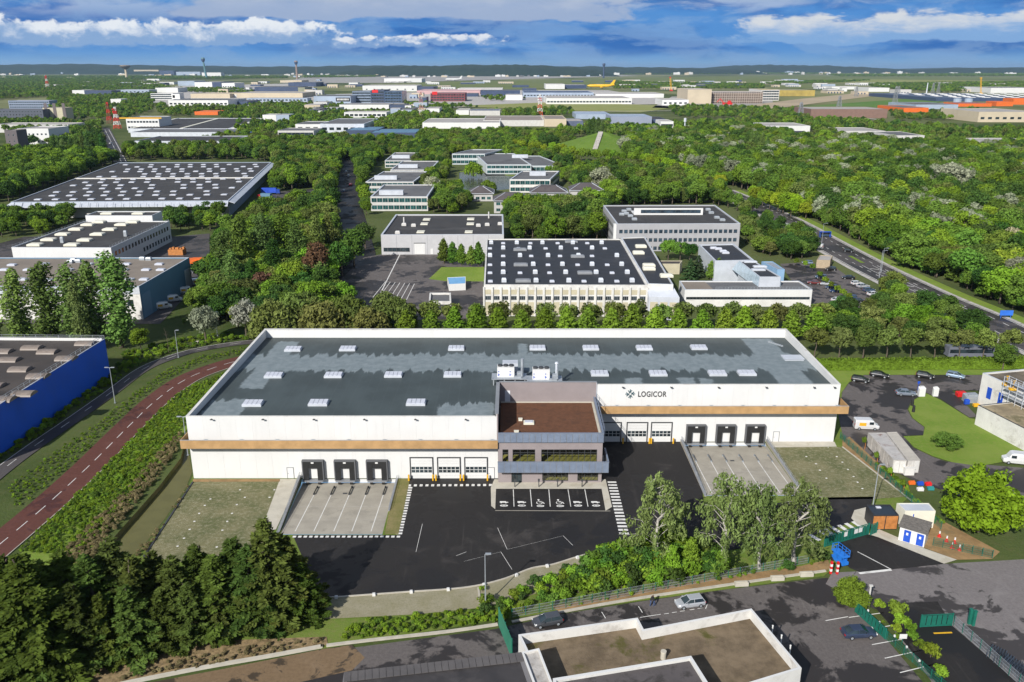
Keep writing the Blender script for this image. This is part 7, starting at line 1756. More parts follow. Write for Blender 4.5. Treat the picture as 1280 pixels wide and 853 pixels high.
x, y = G(1257, 398); t = MB(); t.box(x, y, .9, 4.0, .15, 1.6); t.box(x - 1.5, y + .1, 0, .15, .12, .9); t.box(x + 1.5, y + .1, 0, .15, .12, .9); solo('direction_sign', t, mat('sign_blue', (.03, .14, .55), .5), 'blue direction sign on the verge at the right end of the main road', 'sign', (x, y, 0))
for px, py, h in ((1027, 305, 9), (1099, 347, 10), (1101.5, 340, 9)): lamp(px, py, h, 'tall grey lamp post on the main road, %s' % {1027: 'by the bus shelter', 1099: 'nearest on the median', 1101.5: 'behind the median one'}[px], 1.0)

# ================================================================ VEHICLES
carpaint = bpy.data.materials.new('car_paint'); carpaint.use_nodes = True; b = carpaint.node_tree.nodes['Principled BSDF']; oi = carpaint.node_tree.nodes.new('ShaderNodeObjectInfo')
carpaint.node_tree.links.new(oi.outputs['Color'], b.inputs['Base Color']); b.inputs['Roughness'].default_value = .28; b.inputs['Metallic'].default_value = .25; b.inputs['Coat Weight'].default_value = .5
lampm = mat('head_lamp', (.75, .75, .72), .2, .02); tail = mat('tail_lamp', (.35, .01, .01), .3, .05)
def loft(st):
    """stations along x: (x, half width, z low, z high); rounded box section"""
    m = MB(); n = 8; vs = []
    for x, w, z0, z1 in st: vs += [(x, -w * .9, z0), (x, -w, z0 + (z1 - z0) * .3), (x, -w * .98, z0 + (z1 - z0) * .75), (x, -w * .86, z1), (x, w * .86, z1), (x, w * .98, z0 + (z1 - z0) * .75), (x, w, z0 + (z1 - z0) * .3), (x, w * .9, z0)]
    fs = [(i * n + k, i * n + (k + 1) % n, (i + 1) * n + (k + 1) % n, (i + 1) * n + k)[::-1] for i in range(len(st) - 1) for k in range(n)]
    fs += [tuple(range(n)), tuple(range(len(st) * n - 1, (len(st) - 1) * n - 1, -1))]; return m.add(vs, fs)
def build_car(kind):
    o = thing('car', 'car', 'car', (0, 0, 0))
    if kind == 'van':
        Lh, wd = 2.55, .97; body = [(-2.55, .9, .35, 1.0), (-2.5, .96, .3, 2.2), (-2.3, .97, .28, 2.3), (.75, .97, .28, 2.3), (1.2, .96, .28, 2.15), (1.75, .95, .28, 1.25), (2.35, .92, .3, 1.05), (2.52, .8, .4, .9)]
    else:
        sed = kind == 'sedan'; Lh, wd = (2.3 if sed else 2.1), .89
        body = [(-Lh, .72, .42, .78), (-Lh + .08, .84, .3, .95), (-Lh + .5, .89, .24, .97), (-.8, .9, .22, .95), (.6, .9, .22, .94), (1.1, .89, .24, .93), (Lh - .35, .86, .27, .80), (Lh - .08, .78, .32, .70), (Lh, .66, .4, .6)]
    link('body', loft(body).mesh('body', carpaint, smooth=False), o)
    def gh(x0, x1, x2, x3, zb, zt, w0, w1, m, name):
        q = MB(); q.add([(x0, -w0, zb), (x3, -w0, zb), (x3, w0, zb), (x0, w0, zb), (x1, -w1, zt), (x2, -w1, zt), (x2, w1, zt), (x1, w1, zt)], [(3, 2, 1, 0), (4, 5, 6, 7), (0, 1, 5, 4), (1, 2, 6, 5), (2, 3, 7, 6), (3, 0, 4, 7)]); return link(name, q.mesh(name, m), o)
    if kind == 'van':
        gh(1.12, 1.14, 1.2, 1.66, 1.28, 2.1, .88, .80, winblue, 'windscreen')
        for s in (-1, 1): q = MB(); q.prism([(.35, s * .965), (1.25, s * .955), (1.0, s * .94), (.35, s * .95)], 1.3, 1.9); link('side_window', q.mesh('side_window', win), o)
    else:
        a = (-1.95, -1.15, .25, 1.1) if kind == 'sedan' else (-2.0, -1.65, .25, 1.15)
        gh(a[0], a[1], a[2], a[3], .93, 1.40, .80, .62, win, 'windows'); gh(a[1] - .06, a[1], a[2], a[2] + .06, 1.395, 1.455, .655, .60, carpaint, 'roof_panel')
        q = MB()
        for s in (-1, 1):
            for xb, xt in ((a[0], a[1]), (a[3], a[2]), (-.35, -.35)): q.bar((xb, s * .80, .92), (xt, s * .635, 1.41), .07)
            q.box(.75, s * .95, .95, .2, .16, .12)
        link('pillar', q.mesh('pillar', carpaint), o)
    wb = 1.6 if kind == 'van' else 1.3
    if 'wheel' not in mk_me:
        q = MB(); q.tube((0, -.11, .32), (0, .11, .32), .32, None, 14); mk_me['wheel'] = q.mesh('wheel', black); q = MB(); q.tube((0, -.125, .32), (0, .125, .32), .19, None, 10); mk_me['rim'] = q.mesh('rim', steel)
    for sx in (-1, 1):
        for s in (-1, 1): w = link('wheel', mk_me['wheel'], o, (sx * wb - .02, s * (wd - .1), 0)); link('rim', mk_me['rim'], w)
    for s in (-1, 1):
        q = MB(); q.box(Lh - .16, s * .62, .58 if kind != 'van' else .85, .16, .36, .15); link('headlight', q.mesh('headlight', lampm), o)
        q = MB(); q.box(-Lh + .04, s * .66, .68 if kind != 'van' else .95, .12, .28, .18 if kind != 'van' else .5); link('tail_light', q.mesh('tail_light', tail), o)
    return o
protoc = {}
def car(kind, px, py, hd, col, lab, cat='car', grp=None, z=0.0):
    x, y = G(px, py)
    if kind not in protoc: o = protoc[kind] = build_car(kind)
    else: o = copy_tree(protoc[kind])
    o.name = 'van' if kind == 'van' else 'car'; o.location = (x, y, z); o.rotation_euler[2] = hd; tag(o, lab, cat)
    if grp: o['group'] = grp
    elif 'group' in o: del o['group']
    for c_ in o.children: c_.color = tuple(col) + (1,)
    return o
silver, blk, dgrey, navy, wht, red_ = (.42, .44, .47), (.012, .013, .016), (.07, .075, .085), (.02, .045, .12), (.72, .72, .72), (.45, .02, .02)
car('hatch', 684, 780, R(196), dgrey, 'dark grey hatchback parked by the kerb below the grass strip'); car('hatch', 862, 757, R(192), silver, 'silver hatchback parked in a dashed bay at the bottom')
car('sedan', 1073, 795, R(4), (.035, .05, .09), 'dark blue saloon in the car park at the bottom right')
car('hatch', 1075, 477, R(-25), blk, 'black car at the left end of the loop drive row'); car('sedan', 1099, 471, R(-28), blk, 'black saloon second from left by the clipped hedge'); car('hatch', 1156, 472, R(-28), blk, 'black car third from left by the clipped hedge'); car('hatch', 1194, 472, R(-35), (.22, .30, .40), 'light blue car nearest the white workshop')
car('sedan', 1132, 494, R(-8), (.20, .23, .28), 'grey blue saloon parked alone at the lawn tip')
v = car('van', 1082, 536, R(-5), wht, 'white van with yellow side marking at the corner of the white warehouse', 'van')
q = MB(); q.prism([(-1.7, -.985), (-.3, -.985), (-.5, -.95), (-1.7, -.95)], 1.0, 1.7); link('marking', q.mesh('marking', yellow), v)
car('van', 1270, 579, R(165), wht, 'small white van at the right edge below the lawn', 'van')
for px, py, c_, lab in ((205, 386, wht, 'nearest the beige hall corner'), (218, 377, wht, 'second from the front'), (233.6, 366.5, wht, 'third from the front'), (249, 356, wht, 'farthest back of four')): car('van', px, py, R(25), c_, 'white van parked in the shade of the beige hall, ' + lab, 'van', 'white vans beside the beige hall')
car('sedan', 246, 341.5, R(8), dgrey, 'dark car behind the beige hall, left of a green one'); car('sedan', 259, 342, R(5), (.02, .22, .15), 'green car behind the beige hall')
for i, (px, py, c_, lab) in enumerate(((1071, 356, wht, 'white'), (1078.5, 359.5, silver, 'silver'), (1086, 364.5, (.05, .09, .16), 'blue'), (1092, 369.5, wht, 'second white'), (1096, 373, silver, 'second silver'), (1047.5, 377, wht, 'white'), (1053, 379.5, (.6, .6, .62), 'pale grey'), (1033, 356.5, silver, 'silver'), (1039, 361, navy, 'navy'), (1045, 365.5, navy, 'second navy'), (1063, 374, navy, 'navy'), (1070, 378, blk, 'black'), (1026, 348, (.04, .08, .15), 'steel blue'), (1017, 355, (.16, .04, .04), 'dark red'), (1009, 330, (.18, .25, .35), 'blue grey'), (1060, 349, blk, 'black'), (1038, 338, blk, 'second black'))):
    car(('hatch', 'sedan')[i % 2], px, py, R(10 if i < 7 else 170), c_, '%s car in the staff car park, %s' % (lab, ('right hand row' if i < 5 else 'front row' if i < 7 else 'middle row beside the clipped trees' if i < 12 else 'back rows')), 'car', 'cars in the staff car park')
car('hatch', 1061, 315, R(-35), blk, 'black car driving on the main road'); car('van', 1021, 311, R(140), wht, 'white van on the near side of the main road', 'van'); car('hatch', 983, 283, R(-40), wht, 'white car far along the main road'); car('hatch', 430, 240, R(95), navy, 'dark car on the tree lined drive'); car('hatch', 433, 216, R(95), silver, 'silver car at the far end of the tree lined drive'); car('hatch', 438.5, 232, R(90), red_, 'red car on the tree lined drive')
car('hatch', 436, 221, R(90), wht, 'white car on the tree lined drive'); car('van', 433, 325, R(150), navy, 'dark van in the shade at the left of the depot yard', 'van'); car('hatch', 672, 310, R(0), silver, 'silver car on the lane behind the black roofed factory')
for px, py, c_ in ((139, 180, wht), (137, 186, silver), (141, 190, blk), (129, 165, dgrey)): car('hatch', px, py, R(75), c_, '%s car on the street at the upper left' % {wht: 'white', silver: 'silver', blk: 'black', dgrey: 'grey'}[c_])
def lorry(px, py, hd, lab, m_box, cabc, Lb=9.0):
    x, y = G(px, py); o = thing('lorry', lab, 'lorry', (0, 0, 0)); b = MB(); b.box(-1.6, 0, 1.0, Lb, 2.5, 2.8); link('cargo_box', b.mesh('cargo_box', m_box), o); b = MB(); b.prism([(Lb / 2 - 1.5, -1.2), (Lb / 2 + .6, -1.2), (Lb / 2 + .6, 1.2), (Lb / 2 - 1.5, 1.2)], .6, [3.3, 2.9, 2.9, 3.3]); c_ = link('cab', b.mesh('cab', carpaint), o, color=cabc)
    b = MB(); b.box(Lb / 2 + .6, 0, 1.8, .12, 2.1, .9); link('windscreen', b.mesh('windscreen', win), o)
    for u in (-Lb / 2 + .2, -Lb / 2 + 1.6, Lb / 2 - .4):
        for s in (-1, 1): b = MB(); b.tube((u, s * 1.0, .5), (u, s * 1.28, .5), .5, None, 12); link('wheel', b.mesh('wheel', black), o)
    o.location = (x, y, 0); o.rotation_euler[2] = hd
lorry(377, 291, R(10), 'white lorry parked between the trees left of the drive', white, (.6, .6, .62)); lorry(352, 292, R(6), 'white trailer lorry half hidden by poplars', white, (.6, .6, .62)); lorry(340, 243, R(0), 'lorry with a bright blue box beside the huge dark roofed warehouse', mat('royal_blue', (.02, .07, .45), .5), (.03, .08, .4)); lorry(330, 250, R(170), 'lorry with a red cab beside the huge dark roofed warehouse', slate, (.4, .02, .03), 6)
x, y = G(1210, 446); o = thing('bus', 'dark coach behind the street trees at the right', 'bus', (x, y, 0)); b = MB(); b.box(x, y, .4, 12, 2.5, 2.7); part('body', b, mat('coach_body', (.14, .15, .18), .3, .05), o); b = MB(); b.box(x, y, 1.4, 11.4, 2.56, 1.0); part('windows', b, win, o)
for u in (-4, 3.6):
    for s in (-1, 1): b = MB(); b.tube((x + u, y + s * 1.1, .5), (x + u, y + s * 1.3, .5), .5, None, 12); part('wheel', b, black, o)

# ================================================================ TWO PEOPLE AT THE KERB
skin = mat('skin', (.38, .22, .15), .6, .05); jeans = mat('blue_jeans', (.05, .08, .17), .8, .1, 4); darktop = mat('dark_jacket', (.018, .018, .022), .8, .1, 4); hair = mat('dark_hair', (.02, .014, .01), .6, .1)
def person(px, py, hd, lab, step=.1, bend=.35):
    x, y = G(px, py); o = thing('person', lab, 'person', (x, y, 0))
    J = dict(pel=(0, 0, .92), chest=(bend * .5, 0, 1.28), neck=(bend * .85, 0, 1.48), head=(bend * 1.05, 0, 1.60), top=(bend * 1.1, 0, 1.74))
    V = []; E = []; Rd = []
    def v(p, r): V.append(p); Rd.append(r); return len(V) - 1
    p0 = v(J['pel'], (.15, .13)); p1 = v(J['chest'], (.17, .12)); p2 = v(J['neck'], (.06, .06)); p3 = v(J['head'], (.095, .085)); p4 = v(J['top'], (.07, .07)); E += [(p0, p1), (p1, p2), (p2, p3), (p3, p4)]
    nose = v((bend * 1.05 + .11, 0, 1.60), (.018, .018)); E.append((p3, nose))
    for s in (-1, 1):
        a = v((bend * .6, s * .19, 1.42), (.065, .06)); b = v((bend * .6 + .08, s * .25, 1.14), (.048, .045)); c = v((bend * .6 + .26, s * .2, .95), (.034, .03)); h = v((bend * .6 + .33, s * .19, .90), (.036, .02)); E += [(p1, a), (a, b), (b, c), (c, h)]
        for k in range(4): f = v((bend * .6 + .42 - .008 * abs(k - 1), s * .19 + (k - 1.5) * .022, .86), (.009, .009)); E.append((h, f))
        f = v((bend * .6 + .36, s * .13, .88), (.01, .01)); E.append((h, f))
        k_ = v((s * step * .5 + .03, s * .11, .5), (.075, .075)); an = v((s * step - .02, s * .12, .09), (.045, .045)); to = v((s * step + .17, s * .13, .04), (.04, .032)); hp = v((0, s * .1, .86), (.1, .1)); E += [(p0, hp), (hp, k_), (k_, an), (an, to)]
    me = bpy.data.meshes.new('body'); me.from_pydata(V, E, []); bo_ = bpy.data.objects.new('body', me); COL.objects.link(bo_)
    sk_ = bo_.modifiers.new('skin', 'SKIN')
    lay = me.skin_vertices[0].data if me.skin_vertices else None
    if lay is None:
        bpy.context.view_layer.objects.active = bo_; bm = bmesh.new(); bm.from_mesh(me); bm.verts.layers.skin.verify(); bm.to_mesh(me); bm.free(); lay = me.skin_vertices[0].data
    for i, r in enumerate(Rd): lay[i].radius = r
    lay[0].use_root = True; ss = bo_.modifiers.new('sub', 'SUBSURF'); ss.levels = 1; ss.render_levels = 1
    bpy.context.view_layer.update(); m2 = bpy.data.meshes.new_from_object(bo_.evaluated_get(bpy.context.evaluated_depsgraph_get())); bpy.data.objects.remove(bo_)
    m2.materials.clear()
    for m_ in (skin, jeans, darktop, hair): m2.materials.append(m_)
    for p in m2.polygons:
        z = p.center.z; hx = p.center.x
        hand = abs(p.center.y) > .12 and z < 1.0 and hx > bend * .6 + .2
        p.material_index = 0 if hand else 1 if z < .95 else 2 if z < 1.47 else (3 if z > 1.66 or hx < bend * 1.0 else 0); p.use_smooth = True
    link('body', m2, o); o.rotation_euler[2] = hd
person(812.8, 757.5, R(20), 'person in dark jacket and jeans bending at the kerb, left of two', .12, .4); person(817.8, 757.8, R(160), 'person in dark jacket and jeans leaning toward a companion, right of two', .1, .35)
# ================================================================ VEGETATION
def pick(t):
    c = rnd.choice(t); return GREEN[c] if isinstance(c, str) else c
def stuff(name, pts, objs, label, cat, tints=('mid', 'bright', 'mid', 'deep', 'olive')):
    rnd.shuffle(pts)
    me = bpy.data.meshes.new(name); me.from_pydata([p[:3] for p in pts], [], [])
    at = me.attributes.new('sc', 'FLOAT', 'POINT'); at.data.foreach_set('value', [p[3] for p in pts])
    tn = me.attributes.new('tint', 'FLOAT_COLOR', 'POINT'); tn.data.foreach_set('color', [v for p in pts for v in ((*(GREEN[p[4]] if isinstance(p[4], str) else p[4]), 1) if len(p) > 4 else (*pick(tints), 1))])
    o = link(name, me); tag(o, label, cat, None, 'stuff')
    cl = bpy.data.collections.new(name + '_kinds')
    for q in dict.fromkeys(objs): cl.objects.link(q)
    g = bpy.data.node_groups.new(name, 'GeometryNodeTree')
    g.interface.new_socket('Geometry', in_out='INPUT', socket_type='NodeSocketGeometry'); g.interface.new_socket('Geometry', in_out='OUTPUT', socket_type='NodeSocketGeometry')
    a = g.nodes.new('NodeGroupInput'); z = g.nodes.new('NodeGroupOutput'); i = g.nodes.new('GeometryNodeInstanceOnPoints'); c = g.nodes.new('GeometryNodeCollectionInfo'); r = g.nodes.new('FunctionNodeRandomValue'); s = g.nodes.new('GeometryNodeInputNamedAttribute')
    c.inputs['Collection'].default_value = cl; c.inputs['Separate Children'].default_value = True; c.inputs['Reset Children'].default_value = True
    i.inputs['Pick Instance'].default_value = True; r.data_type = 'FLOAT_VECTOR'; r.inputs[0].default_value = (0, 0, 0); r.inputs[1].default_value = (0, 0, 6.28); s.data_type = 'FLOAT'; s.inputs[0].default_value = 'sc'
    g.links.new(a.outputs[0], i.inputs['Points']); g.links.new(c.outputs[0], i.inputs['Instance']); g.links.new(r.outputs[0], i.inputs['Rotation']); g.links.new(s.outputs[0], i.inputs['Scale']); g.links.new(i.outputs[0], z.inputs[0])
    m = o.modifiers.new('scatter', 'NODES'); m.node_group = g; return o
def hides(x, y, h):
    px, py = proj(x, y); pt = proj(x, y, h)[1]; w = 4.5 / y * F
    return any(a - w < px < b + w and py > yb - .5 and pt < yb - .35 * (yb - yt) and py < yb + 14 for a, b, yt, yb in ((f[0], f[1], f[2], f[3]) for f in FB))
def scatter(px_poly, sp, mar=1.5, hid=None, world=False, view=60, jit=.45):
    poly = px_poly if world else GP(px_poly); x0 = min(p[0] for p in poly); x1 = max(p[0] for p in poly); y0 = min(p[1] for p in poly); y1 = max(p[1] for p in poly); out = []
    ny = int((y1 - y0) / sp) + 1; nx = int((x1 - x0) / sp) + 1
    for j in range(ny):
        for i in range(nx):
            x = x0 + (i + .5 * (j % 2) + rnd.uniform(-jit, jit)) * sp; y = y0 + (j + rnd.uniform(-jit, jit)) * sp
            if not inside(x, y, poly): continue
            px, py = proj(x, y)
            if not -view < px < 1280 + view: continue
            if blocked(x, y, mar) or (y > 850 and hides(x, y, hid or 10)): continue
            out.append((x, y))
    return out
def ztree(pxt, pyt, Y, kind, col, lab, wide=1.0, group=None, **kw):
    """tree whose tip the photograph shows at this pixel and which stands at depth Y"""
    z, x = ZX(pxt, pyt, Y); return tree(kind, x, Y, max(z, 1.5), col, kind + '_tree' if not kind.endswith('tree') else kind, lab, 'tree', group, wide=wide, **kw)

# --- dark conifers, lower left
cl_ = 'dense dark conifer in the tall row at the lower left'
cY = lambda px: 87.5 + (px - 40) * .031
for px, py, dy_ in ((-40, 690, 5), (0, 694, 4), (22, 690, 1), (42, 700, 4), (72, 687, 5), (104, 692, 3), (134, 671, 5), (163, 694, 3), (188, 688, 5), (212, 694, 2.5), (242, 680, 4), (264, 692, 2), (287, 672, 4), (307, 680, 1.5), (356, 670, 3), (374, 702, 1.5)):
    ztree(px, py, cY(px) + dy_, 'conifer', 'conif', cl_, rnd.uniform(1.2, 1.5), 'conifers of the dark row')
ztree(328, 646, cY(328) + 2, 'conifer', 'conif', 'tallest pointed conifer near the right end of the dark row', 1.15)
ztree(392, 740, cY(392) + 1, 'conifer', 'conif', 'lowest conifer at the very right end of the dark row', 1.3)
for px, py in ((-30, 738), (10, 730), (45, 738), (85, 728), (120, 742), (155, 730), (195, 742), (232, 728), (270, 740), (318, 722), (350, 735)):
    ztree(px, py, cY(px) + .3, 'conifer', 'conif', 'lower bushy conifer along the street side of the dark row', rnd.uniform(1.2, 1.5), 'front conifers of the dark row')
# --- birches and shrubs in front of the yard
for px, py, bx_, by_, w, lab in ((815, 592, 822, 705, 1.05, 'leftmost birch with a pointed crown in front of the yard'), (905, 592, 902, 708, 1.0, 'dense birch second from the left in front of the yard'), (948, 603, 949, 711, .95, 'slim white stemmed birch third from the left in front of the yard'), (1003, 597, 992, 707, 1.15, 'rightmost birch with a bare white trunk beside the entrance gate')):
    x, y = G(bx_, by_); h = ZX(px, py, y)[0]; tree('birch', x, y, h, 'birch', 'birch_tree', lab, 'birch', wide=w * 1.05)
sh_pts = scatter([(598, 756), (640, 745), (700, 722), (770, 695), (800, 685), (880, 690), (905, 703), (900, 722), (800, 738), (690, 757), (640, 770), (604, 772)], 1.7, .2)
for x, y in sh_pts:
    f = max(0, min(1, (proj(x, y)[0] - 640) / 130)); o = tree('bush', x, y, rnd.uniform(1.2, 2.0) + 1.7 * f * rnd.uniform(.5, 1.2), rnd.choice(('bright', 'mid', 'bright', 'deep')), 'shrub', 'leafy green shrub in the thicket between yard and street', 'shrub', 'shrubs of the thicket in front of the yard', parts=False)
for px, py in ((830, 660), (848, 668), (862, 690), (838, 700)): x, y = G(px, py + 22); tree('hornbeam', x, y, 5.5, 'bright', 'young_tree', 'young bright tree at the foot of the left birch', 'tree', 'young trees at the foot of the left birch')
for px, py in ((1030, 700), (880, 715), (927, 716), (1015, 695), (985, 712)): x, y = G(px, py); tree('bush', x, y, 1.8, 'deep', 'shrub', 'dark shrub under the birches beside the street', 'shrub', 'shrubs under the birches', parts=False)
tree('dome', *G(1221, 664), 11.8, (.235, .35, .028), 'lime_tree', 'big round yellow green tree beside the ivory cabin at the right', 'tree', wide=1.06)
tree('dome', *G(1062, 756), 4.3, (.21, .32, .035), 'round_bush', 'large round bush at the street corner above the dark blue saloon', 'bush', wide=1.25)
tree('dome', *G(1184, 560), 3.4, 'mid', 'lawn_bush', 'broad rounded bush on the lawn inside the loop drive', 'bush', wide=1.75)
for px, py, h in ((1120, 770, 2.6), (1128, 782, 2.2), (1100, 760, 1.6), (1140, 800, 1.5), (1163, 822, 2.2), (1175, 845, 1.8), (1150, 812, 1.5), (1137, 790, 1.6), (1120, 790, 1.3)): x, y = G(px, py); tree('bush', x, y, h, 'bright', 'shrub', 'light green shrub growing along the car park fence', 'shrub', 'shrubs along the car park fence', parts=False)
# --- clipped hedge along the loop drive
def hedge(name, lab, line, w, h, col, n, size):
    g = np.random.default_rng(5); V = []
    cx, cy = line[len(line) // 2]
    for a, b in zip(line[:-1], line[1:]):
        L_ = math.dist(a, b); k = int(n * L_); t = g.uniform(0, 1, k); u = g.uniform(-.5, .5, k) * w; z = g.uniform(.05, 1, k) ** .6 * h
        side = g.uniform(0, 1, k); u = np.where(side < .45, -w / 2 + g.normal(size=k) * .08, u); z = np.where(side > .45, h + g.normal(size=k) * .09, z)
        d = np.array([b[0] - a[0], b[1] - a[1]]) / L_; nn_ = np.array([-d[1], d[0]])
        p = np.stack([a[0] + (b[0] - a[0]) * t + nn_[0] * u - cx, a[1] + (b[1] - a[1]) * t + nn_[1] * u - cy, z], 1)
        nr = g.normal(size=(k, 3)) * .6 + np.where((side < .45)[:, None], np.array([-nn_[0], -nn_[1], .3]), np.array([0, 0, 1.0])); nr /= np.linalg.norm(nr, axis=1)[:, None]
        tg = g.normal(size=(k, 3)); tg -= nr * (tg * nr).sum(1)[:, None]; tg /= np.linalg.norm(tg, axis=1)[:, None]; bt = np.cross(nr, tg); s = size * g.uniform(.6, 1.3, (k, 1))
        V.append(np.stack([p + tg * s, p + bt * s * .6, p - tg * s, p - bt * s * .6], 1))
    core = MB(); lw = offset(line, -w / 2 + .15); lu = offset(line, w / 2 - .15); m_ = len(line)
    vs = [(x - cx, y - cy, z) for ln, z in ((lw, 0), (lw, h - .15), (lu, h - .15), (lu, 0)) for x, y in ln]
    core.add(vs, [(r_ * m_ + i, r_ * m_ + i + 1, (r_ + 1) * m_ + i + 1, (r_ + 1) * m_ + i) for r_ in range(3) for i in range(m_ - 1)])
    o = link(name, crown_mesh(name, np.concatenate(V).reshape(-1, 3), leaf, core, (leaf,)), None, (cx, cy, 0), 0, GREEN[col]); tag(o, lab, 'hedge'); return o
hx0, hy0 = G(1018, 461); hedge('clipped_hedge', 'long clipped green hedge above the loop drive at the right', [(hx0 + k * 6, hy0 + .15 * k) for k in range(13)], 3.4, 2.3, 'bright', 90, .22)
hedge('clipped_hedge', 'low mixed hedge line hiding behind the back wall of the warehouse', [(-48 + k * 6, 208 + (k % 3) * .5) for k in range(21)], 5, 4.4, 'mid', 80, .32)
# --- street trees, hornbeams
for i, px in enumerate((1017.5, 1048.4, 1078.4, 1107.7, 1137.5, 1167.5, 1198, 1228, 1258)):
    x, y = G(px, 449); tree('street_tree', x, y, rnd.uniform(8.2, 9.4), 'olive', 'street_tree', 'round street tree on a clear stem behind the clipped hedge', 'tree', 'street trees behind the clipped hedge', wide=.95)
x, y = G(1253, 462); tree('broadleaf', x, y, 7.5, 'mid', 'street_tree', 'darker bushy tree at the right end of the clipped hedge', 'tree')
for px in (508, 539, 568, 596, 623, 653, 681, 708, 735, 764, 791, 818, 848, 877, 906, 931, 960, 991, 1020): x = (px - 640) / 1040 * 232; tree('hornbeam', x, 222 + rnd.uniform(-1, 1), rnd.uniform(9, 10.8), 'bright', 'hornbeam', 'upright bright green hornbeam in the planted row behind the warehouse', 'tree', 'hornbeams planted behind the warehouse', wide=1.25)
for px in range(500, 1030, 29): x = (px + 8 - 640) / 1040 * 240; tree('street_tree', x, 231, rnd.uniform(8.5, 9.6), 'olive', 'street_tree', 'brownish green tree standing behind the hornbeam row', 'tree', 'trees behind the hornbeam row')
for px in range(325, 500, 15): x = (px - 640) / 1040 * 228; tree('willow', x, 220 + (px % 4) * 4, rnd.uniform(11, 14), 'olive', 'willow_shrub', 'feathery olive green willow shrub behind the left end of the warehouse', 'tree', 'willow shrubs behind the warehouse', wide=1.05)
# --- poplars at the left
pl = 'columnar poplar in the row behind the blue warehouse'
for px, py, lab in ((12, 340, ', leftmost'), (48, 331, ', second from left'), (79, 333, ', third from left'), (104, 331, ', second from right'), (134, 318, ', tallest at the right end')):
    ztree(px, py, 217, 'poplar', 'pop', pl + lab, 1.5)
ztree(91, 352, 212, 'poplar', 'pop', 'slender low poplar between two tall ones behind the blue warehouse', .9); ztree(-25, 338, 217, 'poplar', 'pop', 'poplar at the very left picture edge behind the blue warehouse', 1.1)
ztree(172, 408, 214, 'broadleaf', 'bright', 'bright maple like tree at the foot of the tallest poplar', .95); ztree(252, 380, 222, 'broadleaf', 'silver', 'small silvery round tree beside the cycle path', .95)
ztree(303, 372, 226, 'broadleaf', 'silver', 'silvery flowering shrub left of the willow shrubs', .9)
x, y = G(211, 441); t = trunk_mb(7, .08, 12, np.random.default_rng(3), .3); o = link('bare_tree', t.mesh('bare_tree', bark), None, (x, y, 0)); tag(o, 'bare young tree by the cycle path', 'tree')
# --- the grove between the white factory and the depot
for px, py, Y, k, c, w in ((278, 290, 285, 'poplar', 'pop', 1.7), (298, 272, 300, 'poplar', 'mid', 1.7), (325, 270, 305, 'poplar', 'pop', 1.8), (349, 267, 310, 'poplar', 'mid', 1.7), (368, 276, 300, 'poplar', 'pop', 1.5), (394, 269, 320, 'poplar', 'olive', 1.5), (410, 268, 325, 'poplar', 'olive', 1.4), (287, 315, 270, 'poplar', 'pop', 1.6), (312, 325, 268, 'poplar', 'deep', 1.6), (340, 300, 285, 'poplar', 'deep', 1.7)):
    ztree(px, py, Y, k, c, 'tall loose poplar in the grove between the white factory and the depot', w, 'poplars of the middle grove')
ztree(328, 337, 262, 'broadleaf', 'copper', 'copper leaved small tree in the middle grove, left of two'); ztree(393, 302, 282, 'broadleaf', 'copper', 'copper leaved tree in the middle grove, right of two', .8); ztree(362, 322, 270, 'broadleaf', 'bright', 'pale green rounded tree between the two copper trees')
for px, py, Y, c in ((300, 355, 248, 'deep'), (275, 360, 250, 'mid'), (330, 360, 250, 'mid'), (350, 352, 252, 'deep'), (385, 345, 258, 'deep'), (405, 330, 268, 'deep'), (425, 300, 300, 'deep'), (440, 285, 315, 'deep'), (415, 290, 330, 'mid'), (255, 392, 235, 'deep'), (230, 398, 238, 'mid'), (270, 372, 240, 'deep'), (375, 318, 285, 'mid'), (455, 276, 350, 'deep')):
    ztree(px, py, Y, 'broadleaf', c, 'leafy tree in the grove left of the depot yard', 1.0, 'leafy trees of the middle grove')
for px, by_, h in ((555, 330, 10), (566, 331, 9), (577, 332, 8.5), (589, 333, 8), (598, 333, 9.5)): x, y = G(px, by_); tree('hornbeam', x, y, h, 'mid', 'young_tree', 'young tree in the clump before the grey warehouse', 'tree', 'young trees before the grey warehouse', wide=1.0)
x, y = G(868, 352); 
for px, by_, h, k, c in ((862, 350, 8, 'conifer', 'blue'), (872, 347, 8.5, 'conifer', 'blue'), (888, 350, 7, 'hornbeam', 'mid'), (897, 350, 8, 'hornbeam', 'mid'), (835, 325, 9, 'broadleaf', 'mid'), (850, 326, 8.5, 'broadleaf', 'mid'), (862, 327, 8, 'broadleaf', 'deep')): x, y = G(px, by_); tree(k, x, y, h, c, 'court_tree', 'tree in the inner court between factory and low office', 'tree', 'trees of the inner court', wide=1.2 if k == 'conifer' else 1)
for px, py in ((1015, 340), (1024, 350), (1031, 357), (1038, 363), (1046, 368), (1053, 373), (1060, 378), (1006, 336), (995, 333)): x, y = G(px, py); tree('street_tree', x, y, 3.2, 'bright', 'clipped_tree', 'small round clipped tree between rows of parked cars', 'tree', 'clipped trees of the staff car park')
